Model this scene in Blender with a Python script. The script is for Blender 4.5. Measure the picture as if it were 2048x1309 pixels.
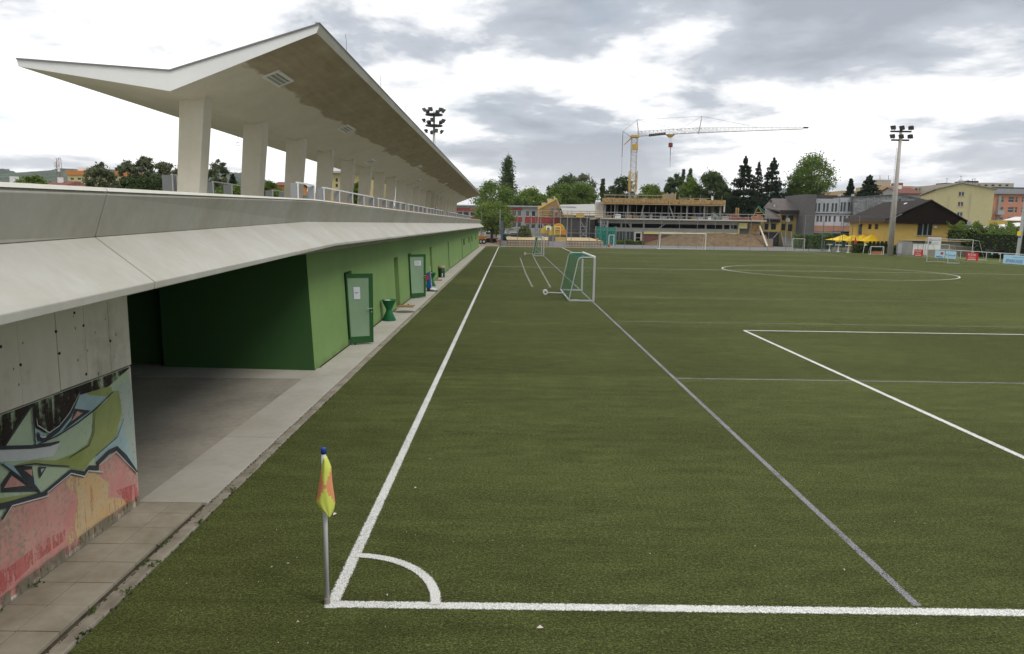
import bpy, math, random
import numpy as np
from mathutils import Vector, Matrix
R = math.radians
rng = random.Random(7)
nrg = np.random.default_rng(11)
scene = bpy.context.scene
col = scene.collection
for o in list(bpy.data.objects): bpy.data.objects.remove(o)

# ------------------------------------------------------------------ camera
F, CX, CY, H = 1400.0, 1024.0, 654.5, 3.47      # focal length and centre in photograph pixels, eye height in metres
def _n(v): return np.array(v, float) / np.linalg.norm(v)
_v1 = _n([1019 - CX, CY - 448, F]); _r = R(0.9)
_v2 = np.array([math.cos(_r), -math.sin(_r), 0.0])
AZ = _n(np.cross(_v1, _v2)); AZ = AZ if AZ[1] > 0 else -AZ
AY = _v1; AX = np.cross(AY, AZ); AX = AX if AX[0] > 0 else -AX
def ray(x, y):
    c = np.array([x - CX, CY - y, F]); return np.array([c @ AX, c @ AY, c @ AZ])
def G(x, y, z=0.0):
    d = ray(x, y); t = (z - H) / d[2]; return Vector((d[0] * t, d[1] * t, z))
def W(x, y, Y):
    d = ray(x, y); t = Y / d[1]; return Vector((d[0] * t, Y, H + d[2] * t))
def WX(x, y, X):
    d = ray(x, y); t = X / d[0]; return Vector((X, d[1] * t, H + d[2] * t))
cam = bpy.data.cameras.new('camera'); camo = bpy.data.objects.new('camera', cam); col.objects.link(camo)
cam.sensor_width = 36; cam.lens = F / 2048 * 36; cam.clip_start = .1; cam.clip_end = 12000
cr = np.array([AX[0], AY[0], AZ[0]]); cu = np.array([AX[1], AY[1], AZ[1]]); cf = np.array([AX[2], AY[2], AZ[2]])
m = Matrix.Identity(4)
for i in range(3): m[i][0], m[i][1], m[i][2] = cr[i], cu[i], -cf[i]
m[2][3] = H; camo.matrix_world = m
scene.camera = camo

# ------------------------------------------------------------------ sky, sun, exposure
SUN_EL, SUN_AZ = 50.0, 122.0       # azimuth from +Y towards +X
world = bpy.data.worlds.new('World'); scene.world = world; world.use_nodes = True
nt = world.node_tree; nt.nodes.clear()
def N(nt, t, **k):
    n = nt.nodes.new(t)
    for a, b in k.items(): setattr(n, a, b)
    return n
def L(nt, a, b): nt.links.new(a, b)
def mth(nt, op, a, b=None, clamp=False):
    n = N(nt, 'ShaderNodeMath', operation=op, use_clamp=clamp)
    for i, v in enumerate((a, b)):
        if v is None: continue
        if isinstance(v, (int, float)): n.inputs[i].default_value = v
        else: L(nt, v, n.inputs[i])
    return n.outputs[0]
def ramp(nt, fac, stops, interp='LINEAR'):
    n = N(nt, 'ShaderNodeValToRGB'); n.color_ramp.interpolation = interp
    e = n.color_ramp.elements
    while len(e) < len(stops): e.new(.5)
    for el, (p, c) in zip(e, stops):
        el.position = p; el.color = (*c, 1) if not isinstance(c, (int, float)) else (c, c, c, 1)
    L(nt, fac, n.inputs[0]); return n.outputs[0]
def mix(nt, fac, a, b, mode='MIX'):
    n = N(nt, 'ShaderNodeMix', data_type='RGBA', blend_type=mode)
    for i, v in ((0, fac), (6, a), (7, b)):
        if isinstance(v, (int, float)): n.inputs[i].default_value = v
        elif isinstance(v, tuple): n.inputs[i].default_value = (*v, 1)
        else: L(nt, v, n.inputs[i])
    return n.outputs[2]
def noise(nt, vec, scale, detail=4, rough=.5, dist=0, dim='3D'):
    n = N(nt, 'ShaderNodeTexNoise', noise_dimensions=dim)
    n.inputs['Scale'].default_value = scale; n.inputs['Detail'].default_value = detail
    n.inputs['Roughness'].default_value = rough; n.inputs['Distortion'].default_value = dist
    if vec is not None: L(nt, vec, n.inputs['Vector'])
    return n.outputs['Fac']
tc = N(nt, 'ShaderNodeTexCoord'); sp = N(nt, 'ShaderNodeSeparateXYZ'); L(nt, tc.outputs['Generated'], sp.inputs[0])
sx, sy, sz = sp.outputs
zz = mth(nt, 'ADD', mth(nt, 'MAXIMUM', sz, 0.0), .17)
cb = N(nt, 'ShaderNodeCombineXYZ'); L(nt, mth(nt, 'DIVIDE', sx, zz), cb.inputs[0]); L(nt, mth(nt, 'DIVIDE', sy, zz), cb.inputs[1])
cb.inputs[2].default_value = .7
mpb = N(nt, 'ShaderNodeMapping'); L(nt, cb.outputs[0], mpb.inputs[0]); mpb.inputs['Rotation'].default_value = (0, 0, R(25)); mpb.inputs['Scale'].default_value = (1, 1.0, 1)
big = noise(nt, mpb.outputs[0], .72, 7, .55, .25)
mp = N(nt, 'ShaderNodeMapping'); L(nt, cb.outputs[0], mp.inputs[0]); mp.inputs['Location'].default_value = (7.3, 2.9, 0)
sml = noise(nt, mp.outputs[0], 2.3, 8, .58, .3)
dens = mth(nt, 'ADD', mth(nt, 'MULTIPLY', big, .74), mth(nt, 'MULTIPLY', sml, .34))
glow = mth(nt, 'MULTIPLY', sx, -.115)      # thinner, brighter cloud on the side away from the weather
dens = mth(nt, 'SUBTRACT', dens, glow)
cloud = ramp(nt, dens, [(.455, (1.18, 1.18, 1.17)), (.515, (1.08, 1.08, 1.08)), (.55, (.84, .855, .88)), (.59, (.50, .535, .59)), (.67, (.36, .39, .445))])
sky = N(nt, 'ShaderNodeTexSky', sky_type='NISHITA'); sky.sun_disc = False
sky.sun_elevation = R(SUN_EL); sky.sun_rotation = R(SUN_AZ); sky.air_density = 1.2; sky.dust_density = 2.0
nsk = mix(nt, 1.0, sky.outputs[0], (.10, .10, .10), 'MULTIPLY')
mp2 = N(nt, 'ShaderNodeMapping'); L(nt, cb.outputs[0], mp2.inputs[0]); mp2.inputs['Location'].default_value = (1.7, 5.5, 2)
gap = ramp(nt, noise(nt, mp2.outputs[0], .9, 6, .5, .3), [(.60, 0.0), (.72, .6)])
skc = mix(nt, gap, cloud, nsk)
hz = ramp(nt, sz, [(0.0, 1.0), (.05, .5), (.13, 0.0)])
skc = mix(nt, mth(nt, 'MULTIPLY', hz, .6), skc, (.93, .93, .93))
skc = mix(nt, mth(nt, 'LESS_THAN', sz, -.01), skc, (.30, .30, .28))
bg = N(nt, 'ShaderNodeBackground'); L(nt, skc, bg.inputs[0]); bg.inputs[1].default_value = 1.0
wo = N(nt, 'ShaderNodeOutputWorld'); L(nt, bg.outputs[0], wo.inputs[0])
sun = bpy.data.lights.new('sun', 'SUN'); sun.energy = 1.5; sun.angle = R(22); sun.color = (1, .95, .87)
suno = bpy.data.objects.new('sun', sun); col.objects.link(suno)
sd = Vector((math.sin(R(SUN_AZ)) * math.cos(R(SUN_EL)), math.cos(R(SUN_AZ)) * math.cos(R(SUN_EL)), math.sin(R(SUN_EL))))
suno.rotation_euler = (-sd).to_track_quat('-Z', 'Y').to_euler()
vs = scene.view_settings; vs.view_transform = 'Standard'; vs.look = 'None'; vs.exposure = .25; vs.gamma = 1

# ------------------------------------------------------------------ materials
MATS = {}
def newmat(name):
    mt = bpy.data.materials.new(name); mt.use_nodes = True
    t = mt.node_tree; b = t.nodes['Principled BSDF']; return mt, t, b
def pos(t, scale=None):
    g = N(t, 'ShaderNodeNewGeometry')
    if scale is None: return g.outputs['Position']
    mpn = N(t, 'ShaderNodeMapping'); L(t, g.outputs['Position'], mpn.inputs[0]); mpn.inputs['Scale'].default_value = scale
    return mpn.outputs[0]
def bump(t, b, h, strength, dist=.01):
    n = N(t, 'ShaderNodeBump'); n.inputs['Strength'].default_value = strength; n.inputs['Distance'].default_value = dist
    L(t, h, n.inputs['Height']); L(t, n.outputs[0], b.inputs['Normal'])
def M(name, c, rough=.75, var=.12, scale=1.5, bmp=0, metal=0, spec=.3, c2=None, emit=0, trans=0):
    if name in MATS: return MATS[name]
    mt, t, b = newmat(name)
    p = pos(t)
    n1 = noise(t, p, scale, 6, .6); n2 = noise(t, p, scale * 14, 3, .6)
    f = mth(t, 'ADD', mth(t, 'MULTIPLY', n1, .7), mth(t, 'MULTIPLY', n2, .3))
    lo = tuple(v * (1 - var * 1.6) for v in c); hi = tuple(min(1, v * (1 + var * 1.4)) for v in (c2 or c))
    L(t, ramp(t, f, [(.3, lo), (.7, hi)]), b.inputs['Base Color'])
    b.inputs['Roughness'].default_value = rough; b.inputs['Metallic'].default_value = metal
    b.inputs['Specular IOR Level'].default_value = spec
    if bmp: bump(t, b, n2, bmp)
    MATS[name] = mt; return mt
def concrete(name, c, stain=.25, pores=False, scale=.6, streak=True):
    if name in MATS: return MATS[name]
    mt, t, b = newmat(name); p = pos(t)
    n1 = noise(t, p, scale, 7, .62, .3); n2 = noise(t, p, 9, 5, .6); n3 = noise(t, pos(t, (5, 5, .7)), 1.3, 5, .6)
    f = mth(t, 'ADD', mth(t, 'MULTIPLY', n1, .55), mth(t, 'ADD', mth(t, 'MULTIPLY', n2, .18), mth(t, 'MULTIPLY', n3, .27 if streak else .1)))
    cc = ramp(t, f, [(.32, tuple(v * (1 - stain) * k for v, k in zip(c, (1, .97, .9)))), (.5, c), (.72, tuple(min(1, v * (1 + stain * .35)) for v in c))])
    if pores:
        v = N(t, 'ShaderNodeTexVoronoi'); v.inputs['Scale'].default_value = 8; L(t, pos(t, (1, 1.3, .8)), v.inputs['Vector'])
        dots = mth(t, 'LESS_THAN', mth(t, 'ADD', v.outputs['Distance'], mth(t, 'MULTIPLY', n2, .30)), .245)
        cc = mix(t, mth(t, 'MULTIPLY', dots, .75), cc, (.06, .05, .045))
    L(t, cc, b.inputs['Base Color']); b.inputs['Roughness'].default_value = .85; b.inputs['Specular IOR Level'].default_value = .25
    bump(t, b, mth(t, 'ADD', n2, n1), .12); MATS[name] = mt; return mt
def splash(mt, zmax=.5, c=(.10, .085, .05), amt=.6):
    """rain splash and scuffs along the foot of a painted wall"""
    t = mt.node_tree; b = t.nodes['Principled BSDF']; src = b.inputs['Base Color'].links[0].from_socket
    p = pos(t); s = N(t, 'ShaderNodeSeparateXYZ'); L(t, p, s.inputs[0])
    n1 = noise(t, pos(t, (1.5, 1.5, .6)), 1.6, 6, .7); n2 = noise(t, pos(t, (9, 9, .5)), 1, 5, .65)
    h = mth(t, 'ADD', mth(t, 'DIVIDE', s.outputs[2], zmax), mth(t, 'MULTIPLY', mth(t, 'SUBTRACT', n1, .5), -1.6))
    foot = ramp(t, h, [(.05, amt), (.55, 0.0)])
    drip = ramp(t, n2, [(.62, 0.0), (.74, .22)])
    L(t, mix(t, mth(t, 'MAXIMUM', foot, drip), src, c), b.inputs['Base Color']); return mt
def paint_line(name, c, wm=.62):
    mt, t, b = newmat(name)
    uv = N(t, 'ShaderNodeUVMap'); s = N(t, 'ShaderNodeSeparateXYZ'); L(t, uv.outputs[0], s.inputs[0])
    edge = mth(t, 'SUBTRACT', 1.0, mth(t, 'ABSOLUTE', mth(t, 'SUBTRACT', mth(t, 'MULTIPLY', s.outputs[1], 2.0), 1.0)))
    p = pos(t); nf = noise(t, p, 75, 3, .6); nc = noise(t, p, 2.2, 4, .6)
    a = mth(t, 'ADD', edge, mth(t, 'MULTIPLY', mth(t, 'SUBTRACT', nf, .5), 1.1))
    al = ramp(t, a, [(.10, 0.0), (.28, .97)])
    wear = ramp(t, mth(t, 'ADD', mth(t, 'MULTIPLY', nf, .7), mth(t, 'MULTIPLY', nc, .45)), [(.42, wm), (.58, 1.0)])
    L(t, mth(t, 'MULTIPLY', al, wear), b.inputs['Alpha'])
    L(t, ramp(t, nf, [(.3, tuple(v * .55 for v in c)), (.6, c)]), b.inputs['Base Color']); b.inputs['Roughness'].default_value = .9
    MATS[name] = mt; return mt
def turf_mat():
    mt, t, b = newmat('artificial_turf'); p = pos(t)
    fine = noise(t, p, 55, 4, .75); fib = noise(t, pos(t, (34, 75, 1)), 1, 3, .7); grit = noise(t, p, 23, 3, .7); st = noise(t, pos(t, (.5, 3.2, 1)), 1, 5, .6)
    med = noise(t, pos(t, (1.6, 4.2, 1)), 1.0, 5, .62); big = noise(t, p, .16, 4, .6); sw = noise(t, pos(t, (.03, .5, 1)), 1, 3, .5)
    s = N(t, 'ShaderNodeSeparateXYZ'); L(t, p, s.inputs[0])
    roll = N(t, 'ShaderNodeTexWhiteNoise', noise_dimensions='1D'); L(t, mth(t, 'FLOOR', mth(t, 'DIVIDE', mth(t, 'ADD', s.outputs[1], mth(t, 'MULTIPLY', med, .03)), 4.0)), roll.inputs['W'])
    f = mth(t, 'ADD', mth(t, 'MULTIPLY', fine, .40), mth(t, 'ADD', mth(t, 'MULTIPLY', fib, .24), mth(t, 'MULTIPLY', grit, .18)))
    f = mth(t, 'ADD', f, mth(t, 'ADD', mth(t, 'MULTIPLY', med, .08), mth(t, 'MULTIPLY', st, .05)))
    f = mth(t, 'ADD', f, mth(t, 'ADD', mth(t, 'MULTIPLY', big, .06), mth(t, 'MULTIPLY', sw, .05)))
    f = mth(t, 'ADD', f, mth(t, 'MULTIPLY', mth(t, 'SUBTRACT', roll.outputs[0], .5), .009))
    cc = ramp(t, f, [(.455, (.005, .007, .002)), (.50, (.021, .026, .007)), (.538, (.055, .066, .018)), (.576, (.100, .115, .034)), (.625, (.23, .245, .095))])
    seam = mth(t, 'LESS_THAN', mth(t, 'ABSOLUTE', mth(t, 'SUBTRACT', mth(t, 'FRACT', mth(t, 'DIVIDE', s.outputs[1], 4.0)), .5)), .0022)
    cc = mix(t, mth(t, 'MULTIPLY', seam, .35), cc, (.012, .016, .006))
    L(t, cc, b.inputs['Base Color']); b.inputs['Roughness'].default_value = .9; b.inputs['Specular IOR Level'].default_value = .10
    b.inputs['Sheen Weight'].default_value = .42; b.inputs['Sheen Roughness'].default_value = .13; b.inputs['Sheen Tint'].default_value = (.54, .62, .20, 1)
    bump(t, b, mth(t, 'ADD', fine, fib), .8, .025); return mt
def foliage(name, c, dark=.35):
    if name in MATS: return MATS[name]
    mt, t, b = newmat(name)
    oi = N(t, 'ShaderNodeObjectInfo'); p = pos(t)
    n1 = noise(t, p, .55, 3, .6); n2 = noise(t, p, 3.0, 2, .6)
    f = mth(t, 'ADD', mth(t, 'MULTIPLY', n1, .6), mth(t, 'MULTIPLY', n2, .4))
    cc = ramp(t, f, [(.32, tuple(v * (1 - dark) for v in c)), (.5, c), (.68, tuple(v * k for v, k in zip(c, (1.5, 1.35, 1.15))))])
    cc = mix(t, mth(t, 'MULTIPLY', oi.outputs['Random'], .35), cc, tuple(v * k for v, k in zip(c, (.75, .7, .6))))
    L(t, cc, b.inputs['Base Color']); b.inputs['Roughness'].default_value = .65; b.inputs['Specular IOR Level'].default_value = .25
    tr = N(t, 'ShaderNodeBsdfTranslucent'); L(t, cc, tr.inputs[0]); ms = N(t, 'ShaderNodeMixShader'); ms.inputs[0].default_value = .35
    L(t, b.outputs[0], ms.inputs[1]); L(t, tr.outputs[0], ms.inputs[2]); L(t, ms.outputs[0], t.nodes['Material Output'].inputs[0])
    MATS[name] = mt; return mt
def glass(name='window_glass', c=(.03, .04, .045), rough=.08):
    if name in MATS: return MATS[name]
    mt, t, b = newmat(name); b.inputs['Base Color'].default_value = (*c, 1); b.inputs['Roughness'].default_value = rough
    b.inputs['Specular IOR Level'].default_value = .7; MATS[name] = mt; return mt

# ------------------------------------------------------------------ mesh helpers
def rootloc(p):
    while p.parent: p = p.parent
    return p.location
class MB:
    def __init__(s): s.v = []; s.f = []; s.mi = []; s.cur = 0
    def face(s, pts):
        i = len(s.v); s.v += [tuple(p) for p in pts]; s.f.append(tuple(range(i, i + len(pts)))); s.mi.append(s.cur)
    def box(s, x0, x1, y0, y1, z0, z1):
        x0, x1 = sorted((x0, x1)); y0, y1 = sorted((y0, y1)); z0, z1 = sorted((z0, z1))
        i = len(s.v)
        s.v += [(x0, y0, z0), (x1, y0, z0), (x1, y1, z0), (x0, y1, z0), (x0, y0, z1), (x1, y0, z1), (x1, y1, z1), (x0, y1, z1)]
        for f in ((0, 3, 2, 1), (4, 5, 6, 7), (0, 1, 5, 4), (1, 2, 6, 5), (2, 3, 7, 6), (3, 0, 4, 7)):
            s.f.append(tuple(i + k for k in f)); s.mi.append(s.cur)
        return s
    def loft(s, A, B, caps=True):
        i = len(s.v); n = len(A); s.v += [tuple(p) for p in A] + [tuple(p) for p in B]
        for k in range(n):
            j = (k + 1) % n; s.f.append((i + k, i + j, i + n + j, i + n + k)); s.mi.append(s.cur)
        if caps:
            s.f.append(tuple(range(i + n - 1, i - 1, -1))); s.f.append(tuple(range(i + n, i + 2 * n))); s.mi += [s.cur] * 2
        return s
    def prism(s, poly, d):        # poly: list of points, d: extrusion vector
        d = Vector(d); return s.loft([Vector(p) for p in poly], [Vector(p) + d for p in poly])
    def tube(s, p, q, r0, r1=None, n=8, caps=True):
        p, q = Vector(p), Vector(q); r1 = r0 if r1 is None else r1
        d = (q - p); 
        if d.length < 1e-6: return s
        d.normalize(); a = d.orthogonal().normalized(); b = d.cross(a)
        A = []; B = []
        for k in range(n):
            t = 2 * math.pi * (k + .5) / n; o = a * math.cos(t) + b * math.sin(t)
            A.append(p + o * r0); B.append(q + o * r1)
        return s.loft(A, B, caps)
    def path(s, pts, r, n=8):
        for a, b in zip(pts, pts[1:]): s.tube(a, b, r, r, n)
        return s
    def lathe(s, c, prof, n=20):   # prof: (r, z)
        c = Vector(c); i = len(s.v)
        for r, z in prof:
            for k in range(n):
                t = 2 * math.pi * k / n; s.v.append((c.x + r * math.cos(t), c.y + r * math.sin(t), c.z + z))
        for a in range(len(prof) - 1):
            for k in range(n):
                j = (k + 1) % n
                s.f.append((i + a * n + k, i + a * n + j, i + (a + 1) * n + j, i + (a + 1) * n + k)); s.mi.append(s.cur)
        s.f.append(tuple(range(i + n - 1, i - 1, -1))); e = i + (len(prof) - 1) * n; s.f.append(tuple(range(e, e + n))); s.mi += [s.cur] * 2
        return s
    def sphere(s, c, r, n=12):
        prof = [(max(.001, r * math.sin(math.pi * k / 8)), -r * math.cos(math.pi * k / 8)) for k in range(9)]
        return s.lathe(c, prof, n)
    def pb(s, x0, y0, x1, y1, Y, th=.2):     # box seen through a photograph rectangle, standing at depth Y
        xm, ym = (x0 + x1) / 2, (y0 + y1) / 2
        a, b = W(x0, ym, Y).x, W(x1, ym, Y).x; c, d = W(xm, y1, Y).z, W(xm, y0, Y).z
        return s.box(a, b, Y, Y + th, c, d)
    def build(s, name, mat, parent=None, smooth=False, bev=0):
        me = bpy.data.meshes.new(name)
        off = rootloc(parent) if parent else Vector((0, 0, 0))
        v = [(a - off.x, b - off.y, c - off.z) for a, b, c in s.v] if parent else s.v
        me.from_pydata(v, [], s.f)
        mats = mat if isinstance(mat, (list, tuple)) else [mat]
        for q in mats: me.materials.append(q)
        if len(mats) > 1: me.polygons.foreach_set('material_index', s.mi)
        if smooth: me.shade_smooth() if hasattr(me, 'shade_smooth') else me.polygons.foreach_set('use_smooth', [True] * len(me.polygons))
        me.update()
        o = bpy.data.objects.new(name, me); col.objects.link(o)
        if parent: o.parent = parent
        if smooth == 'auto':
            pass
        if bev:
            md = o.modifiers.new('bevel', 'BEVEL'); md.width = bev; md.segments = 2; md.limit_method = 'ANGLE'
        return o
def tag(o, label=None, cat=None, group=None, kind=None):
    for k, v in (('label', label), ('category', cat), ('group', group), ('kind', kind)):
        if v: o[k] = v
    return o
def thing(name, label, cat, loc, group=None):
    o = bpy.data.objects.new(name, None); o.location = loc; o.empty_display_size = .3; col.objects.link(o)
    return tag(o, label, cat, group)
def copy_tree(o, parent=None, off=None):
    c = o.copy(); col.objects.link(c); c.parent = parent
    for ch in o.children: copy_tree(ch, c)
    return c
def wall_holes(mb, u0, u1, v0, v1, Mp, holes, depth=.15, flip=False):
    us = sorted({u0, u1} | {h[k] for h in holes for k in (0, 1)}); vs_ = sorted({v0, v1} | {h[k] for h in holes for k in (2, 3)})
    for a, b in zip(us, us[1:]):
        for c, d in zip(vs_, vs_[1:]):
            um, vm = (a + b) / 2, (c + d) / 2
            if any(h[0] < um < h[1] and h[2] < vm < h[3] for h in holes): continue
            mb.face([Mp(a, c, 0), Mp(b, c, 0), Mp(b, d, 0), Mp(a, d, 0)])
    for a, b, c, d in holes:
        for p, q in (((a, c), (b, c)), ((b, c), (b, d)), ((b, d), (a, d)), ((a, d), (a, c))):
            mb.face([Mp(*p, 0), Mp(*q, 0), Mp(*q, depth), Mp(*p, depth)])
    return mb
def leaf_mesh(name, mat, C, size, parent, flat=.0):
    """one mesh of small leaf faces: C is an (n,3) array of world positions"""
    n = len(C); off = np.array(rootloc(parent)) if parent else np.zeros(3)
    a = nrg.normal(size=(n, 3)); a /= np.linalg.norm(a, axis=1)[:, None]
    b = np.cross(a, nrg.normal(size=(n, 3))); b /= np.linalg.norm(b, axis=1)[:, None]
    if np.isscalar(size): size = np.full(n, size)
    s = (size * nrg.uniform(.6, 1.3, n))[:, None]
    P = np.asarray(C) - off
    V = np.stack([P - a * s * .5, P + b * s * .32, P + a * s * .5, P - b * s * .32], 1).reshape(-1, 3)
    me = bpy.data.meshes.new(name); me.vertices.add(4 * n); me.loops.add(4 * n); me.polygons.add(n)
    me.vertices.foreach_set('co', V.ravel()); me.loops.foreach_set('vertex_index', np.arange(4 * n))
    me.polygons.foreach_set('loop_start', np.arange(0, 4 * n, 4)); me.update(calc_edges=True)
    me.materials.append(mat); o = bpy.data.objects.new(name, me); col.objects.link(o)
    if parent: o.parent = parent
    return o
def text_mesh(name, body, size, mat, parent, loc, rot=(90, 0, 0), ext=.004, align='CENTER', shear=0, sx=1):
    cu_ = bpy.data.curves.new(name, 'FONT'); cu_.body = body; cu_.size = size; cu_.extrude = ext; cu_.align_x = align; cu_.align_y = 'CENTER'; cu_.shear = shear
    to = bpy.data.objects.new(name, cu_); col.objects.link(to)
    dg = bpy.context.evaluated_depsgraph_get(); me = bpy.data.meshes.new_from_object(to.evaluated_get(dg)); bpy.data.objects.remove(to)
    me.materials.clear(); me.materials.append(mat)
    o = bpy.data.objects.new(name, me); col.objects.link(o); o.parent = parent
    o.location = Vector(loc) - (rootloc(parent) if parent else Vector((0, 0, 0))); o.rotation_euler = [R(a) for a in rot]; o.scale = (sx, 1, 1)
    return o

# colours
m_conc = concrete('apron_concrete', (.51, .505, .465), .16, streak=False)
m_conc_d = concrete('parapet_concrete', (.43, .42, .375), .20, streak=False)
m_white = M('white_paint', (.74, .74, .72), .5, .05)
m_metal = M('galvanised_metal', (.42, .43, .43), .45, .10, 2, metal=.3)
m_steel = M('grey_steel', (.25, .26, .27), .5, .1, 2, metal=.3)
m_dark = M('dark_metal', (.03, .03, .032), .5, .1)
m_black = M('black_plastic', (.018, .018, .02), .45, .1)
m_wood = M('formwork_timber', (.29, .165, .06), .7, .32, 2.5, c2=(.38, .245, .10))
m_palewood = M('pale_plywood', (.38, .30, .18), .7, .15, 2)
m_glass = glass()
# ------------------------------------------------------------------ ground, pitch, paving
def sheet(name, x0, x1, y0, y1, z, mat, th=0):
    b = MB()
    if th: b.box(x0, x1, y0, y1, z - th, z)
    else: b.face([(x0, y0, z), (x1, y0, z), (x1, y1, z), (x0, y1, z)])
    return tag(b.build(name, mat), kind='structure')
m_ground = M('bare_ground', (.13, .105, .07), .95, .35, .25, c2=(.10, .115, .05))
sheet('ground', -4500, 4500, -300, 6000, -.06, m_ground)
turf = sheet('artificial_turf', -3.5, 54.2, -8, 108.2, 0, turf_mat())
m_verge = M('mown_grass', (.075, .105, .022), .95, .35, .8, c2=(.11, .13, .03))
sheet('grass_verge', 54.2, 75, -8, 112, -.004, m_verge)
m_asph = M('grey_asphalt', (.185, .18, .185), .9, .12, .6, .1)
sheet('hard_court', 12, 56, 108.2, 131, -.008, m_asph)
sheet('worn_yard', -30, 12, 106.4, 150, -.012, M('sandy_dirt', (.25, .20, .14), .95, .3, .5, .1))

m_line = paint_line('white_line_paint', (.74, .74, .70)); m_gline = paint_line('grey_line_paint', (.25, .255, .265), .22); m_gline2 = paint_line('faded_line_paint', (.26, .27, .21), .35)
def strip(pts, w, mat, name='painted_line', z=.004):
    P = [Vector((p[0], p[1], z)) for p in pts]; v = []; f = []; uvs = []; acc = 0
    for i, p in enumerate(P):
        d = (P[min(i + 1, len(P) - 1)] - P[max(i - 1, 0)]).normalized(); nn = Vector((-d.y, d.x, 0)) * w / 2
        v += [p - nn, p + nn]
    for i in range(len(P) - 1):
        f.append((2 * i, 2 * i + 2, 2 * i + 3, 2 * i + 1)); ln = (P[i + 1] - P[i]).length
        uvs += [(acc, 0), (acc + ln, 0), (acc + ln, 1), (acc, 1)]; acc += ln
    me = bpy.data.meshes.new(name); me.from_pydata(v, [], f); u = me.uv_layers.new(name='UVMap')
    for i, q in enumerate(uvs): u.data[i].uv = q
    me.materials.append(mat); o = bpy.data.objects.new(name, me); col.objects.link(o); o.parent = turf; return o
def arc(c, r, a0, a1, n=24): return [(c[0] + r * math.cos(R(a0 + (a1 - a0) * k / n)), c[1] + r * math.sin(R(a0 + (a1 - a0) * k / n))) for k in range(n + 1)]
XL, XR, Y0, Y1, LW = -1.57, 52.7, 5.97, 107.0, .135
YM = 57.3; XC = (XL + XR) / 2
WH = [([(XL, Y0 - LW / 2), (XL, Y1)], LW), ([(XL, Y0), (XR, Y0)], LW), ([(XR, Y0), (XR, Y1)], LW), ([(XL, Y1), (XR, Y1)], LW),
      ([(XL, YM), (XR, YM)], LW), (arc((26.6, YM), 8.75, 0, 360, 90), LW),
      ([(8.03, Y0), (8.03, 23.5)], LW), ([(8.03, 23.5), (43.1, 23.5)], LW), ([(43.1, 23.5), (43.1, Y0)], LW),
      ([(8.03, Y1), (8.03, 90)], LW), ([(8.03, 90), (43.1, 90)], LW), ([(43.1, 90), (43.1, Y1)], LW),
      (arc((XL, Y0), .94, 0, 90), LW * .85), (arc((XL, Y1), .97, -90, 0), LW), (arc((XR, Y1), .97, 180, 270), LW)]
for k, (p, w) in enumerate(WH): strip(p, w, m_line, z=.004 + .0007 * k)
GR = [([(3.86, Y0 + .1), (3.86, Y1)], .095, m_gline), ([(3.9, 15.8), (49, 15.8)], .08, m_gline), ([(3.9, 25.4), (49, 25.4)], .08, m_gline2), ([(4.2, 34.2), (49, 34.2)], .08, m_gline2),
      ([(1.15, 73), (1.2, 50), (1.33, 39)], .12, m_gline2), ([(2.66, 80), (2.5, 60), (2.34, 39)], .12, m_gline2), ([(1.33, 39), (2.34, 39)], .12, m_gline2), ([(5, 98), (49, 98)], .1, m_gline2)]
for k, (p, w, mt) in enumerate(GR): strip(p, w, mt, z=.0031 - .0003 * k)

m_slab = concrete('paving_slab_concrete', (.35, .315, .25), .30, scale=1.6, streak=False)
m_walk = concrete('walkway_concrete', (.47, .45, .40), .16, scale=.8, streak=False)
m_kerb = concrete('kerb_concrete', (.33, .30, .24), .4, scale=3, streak=False)
m_dirt = M('joint_dirt', (.075, .062, .042), .95, .4, 12)
sheet('walkway_bed', -13, -3.5, -8, 106.4, -.02, m_dirt)
paving = tag(bpy.data.objects.new('paved_walkway', None), kind='structure'); col.objects.link(paving)
ys = [8.19, 7.88] + [7.88 - .405 * k for k in range(1, 28)]
for a, b in zip(ys, ys[1:]):
    for x0, x1 in ((-4.455, -4.09), (-4.08, -3.722)):
        t_ = rng.uniform(-.003, .003)
        MB().box(x0, x1, b + .005, a - .005, -.015, .03 + t_).build('paving_slab', m_slab, paving, bev=.004)
yy = [8.2, 10.85] + [10.85 + 2.7 * k for k in range(1, 36)]
for a, b in zip(yy, yy[1:]):
    MB().box(-4.43 if a > 15.9 else -4.50, -3.66, a + .006, b - .006, -.015, .03 + rng.uniform(-.002, .002)).build('concrete_panel', m_walk, paving, bev=.005)
MB().box(-12.5, -4.506, 15.06, 16.6, -.015, .029).build('concrete_panel', m_walk, paving)
MB().box(-12.5, -4.506, 8.2, 15.05, -.015, .022).build('asphalt_floor', M('passage_asphalt', (.33, .30, .25), .9, .18, .7, .1), paving)
y = -5.0; k = 0
while y < 105:
    ln = rng.uniform(.92, 1.05)
    if y < 62: MB().box(-3.625 + rng.uniform(-.006, .006), -3.50 + rng.uniform(-.012, .008), y + .006, y + ln - .006, -.03, .022 + rng.uniform(-.008, .008)).build('kerb_stone', m_kerb, paving, bev=.012)
    else: MB().box(-3.625, -3.50, y + .006, y + ln - .006, -.03, .022).build('kerb_stone', m_kerb, paving)
    y += ln
MB().box(-3.655, -3.632, -6, 105, -.03, .012).build('gutter_strip', m_kerb, paving)
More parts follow.
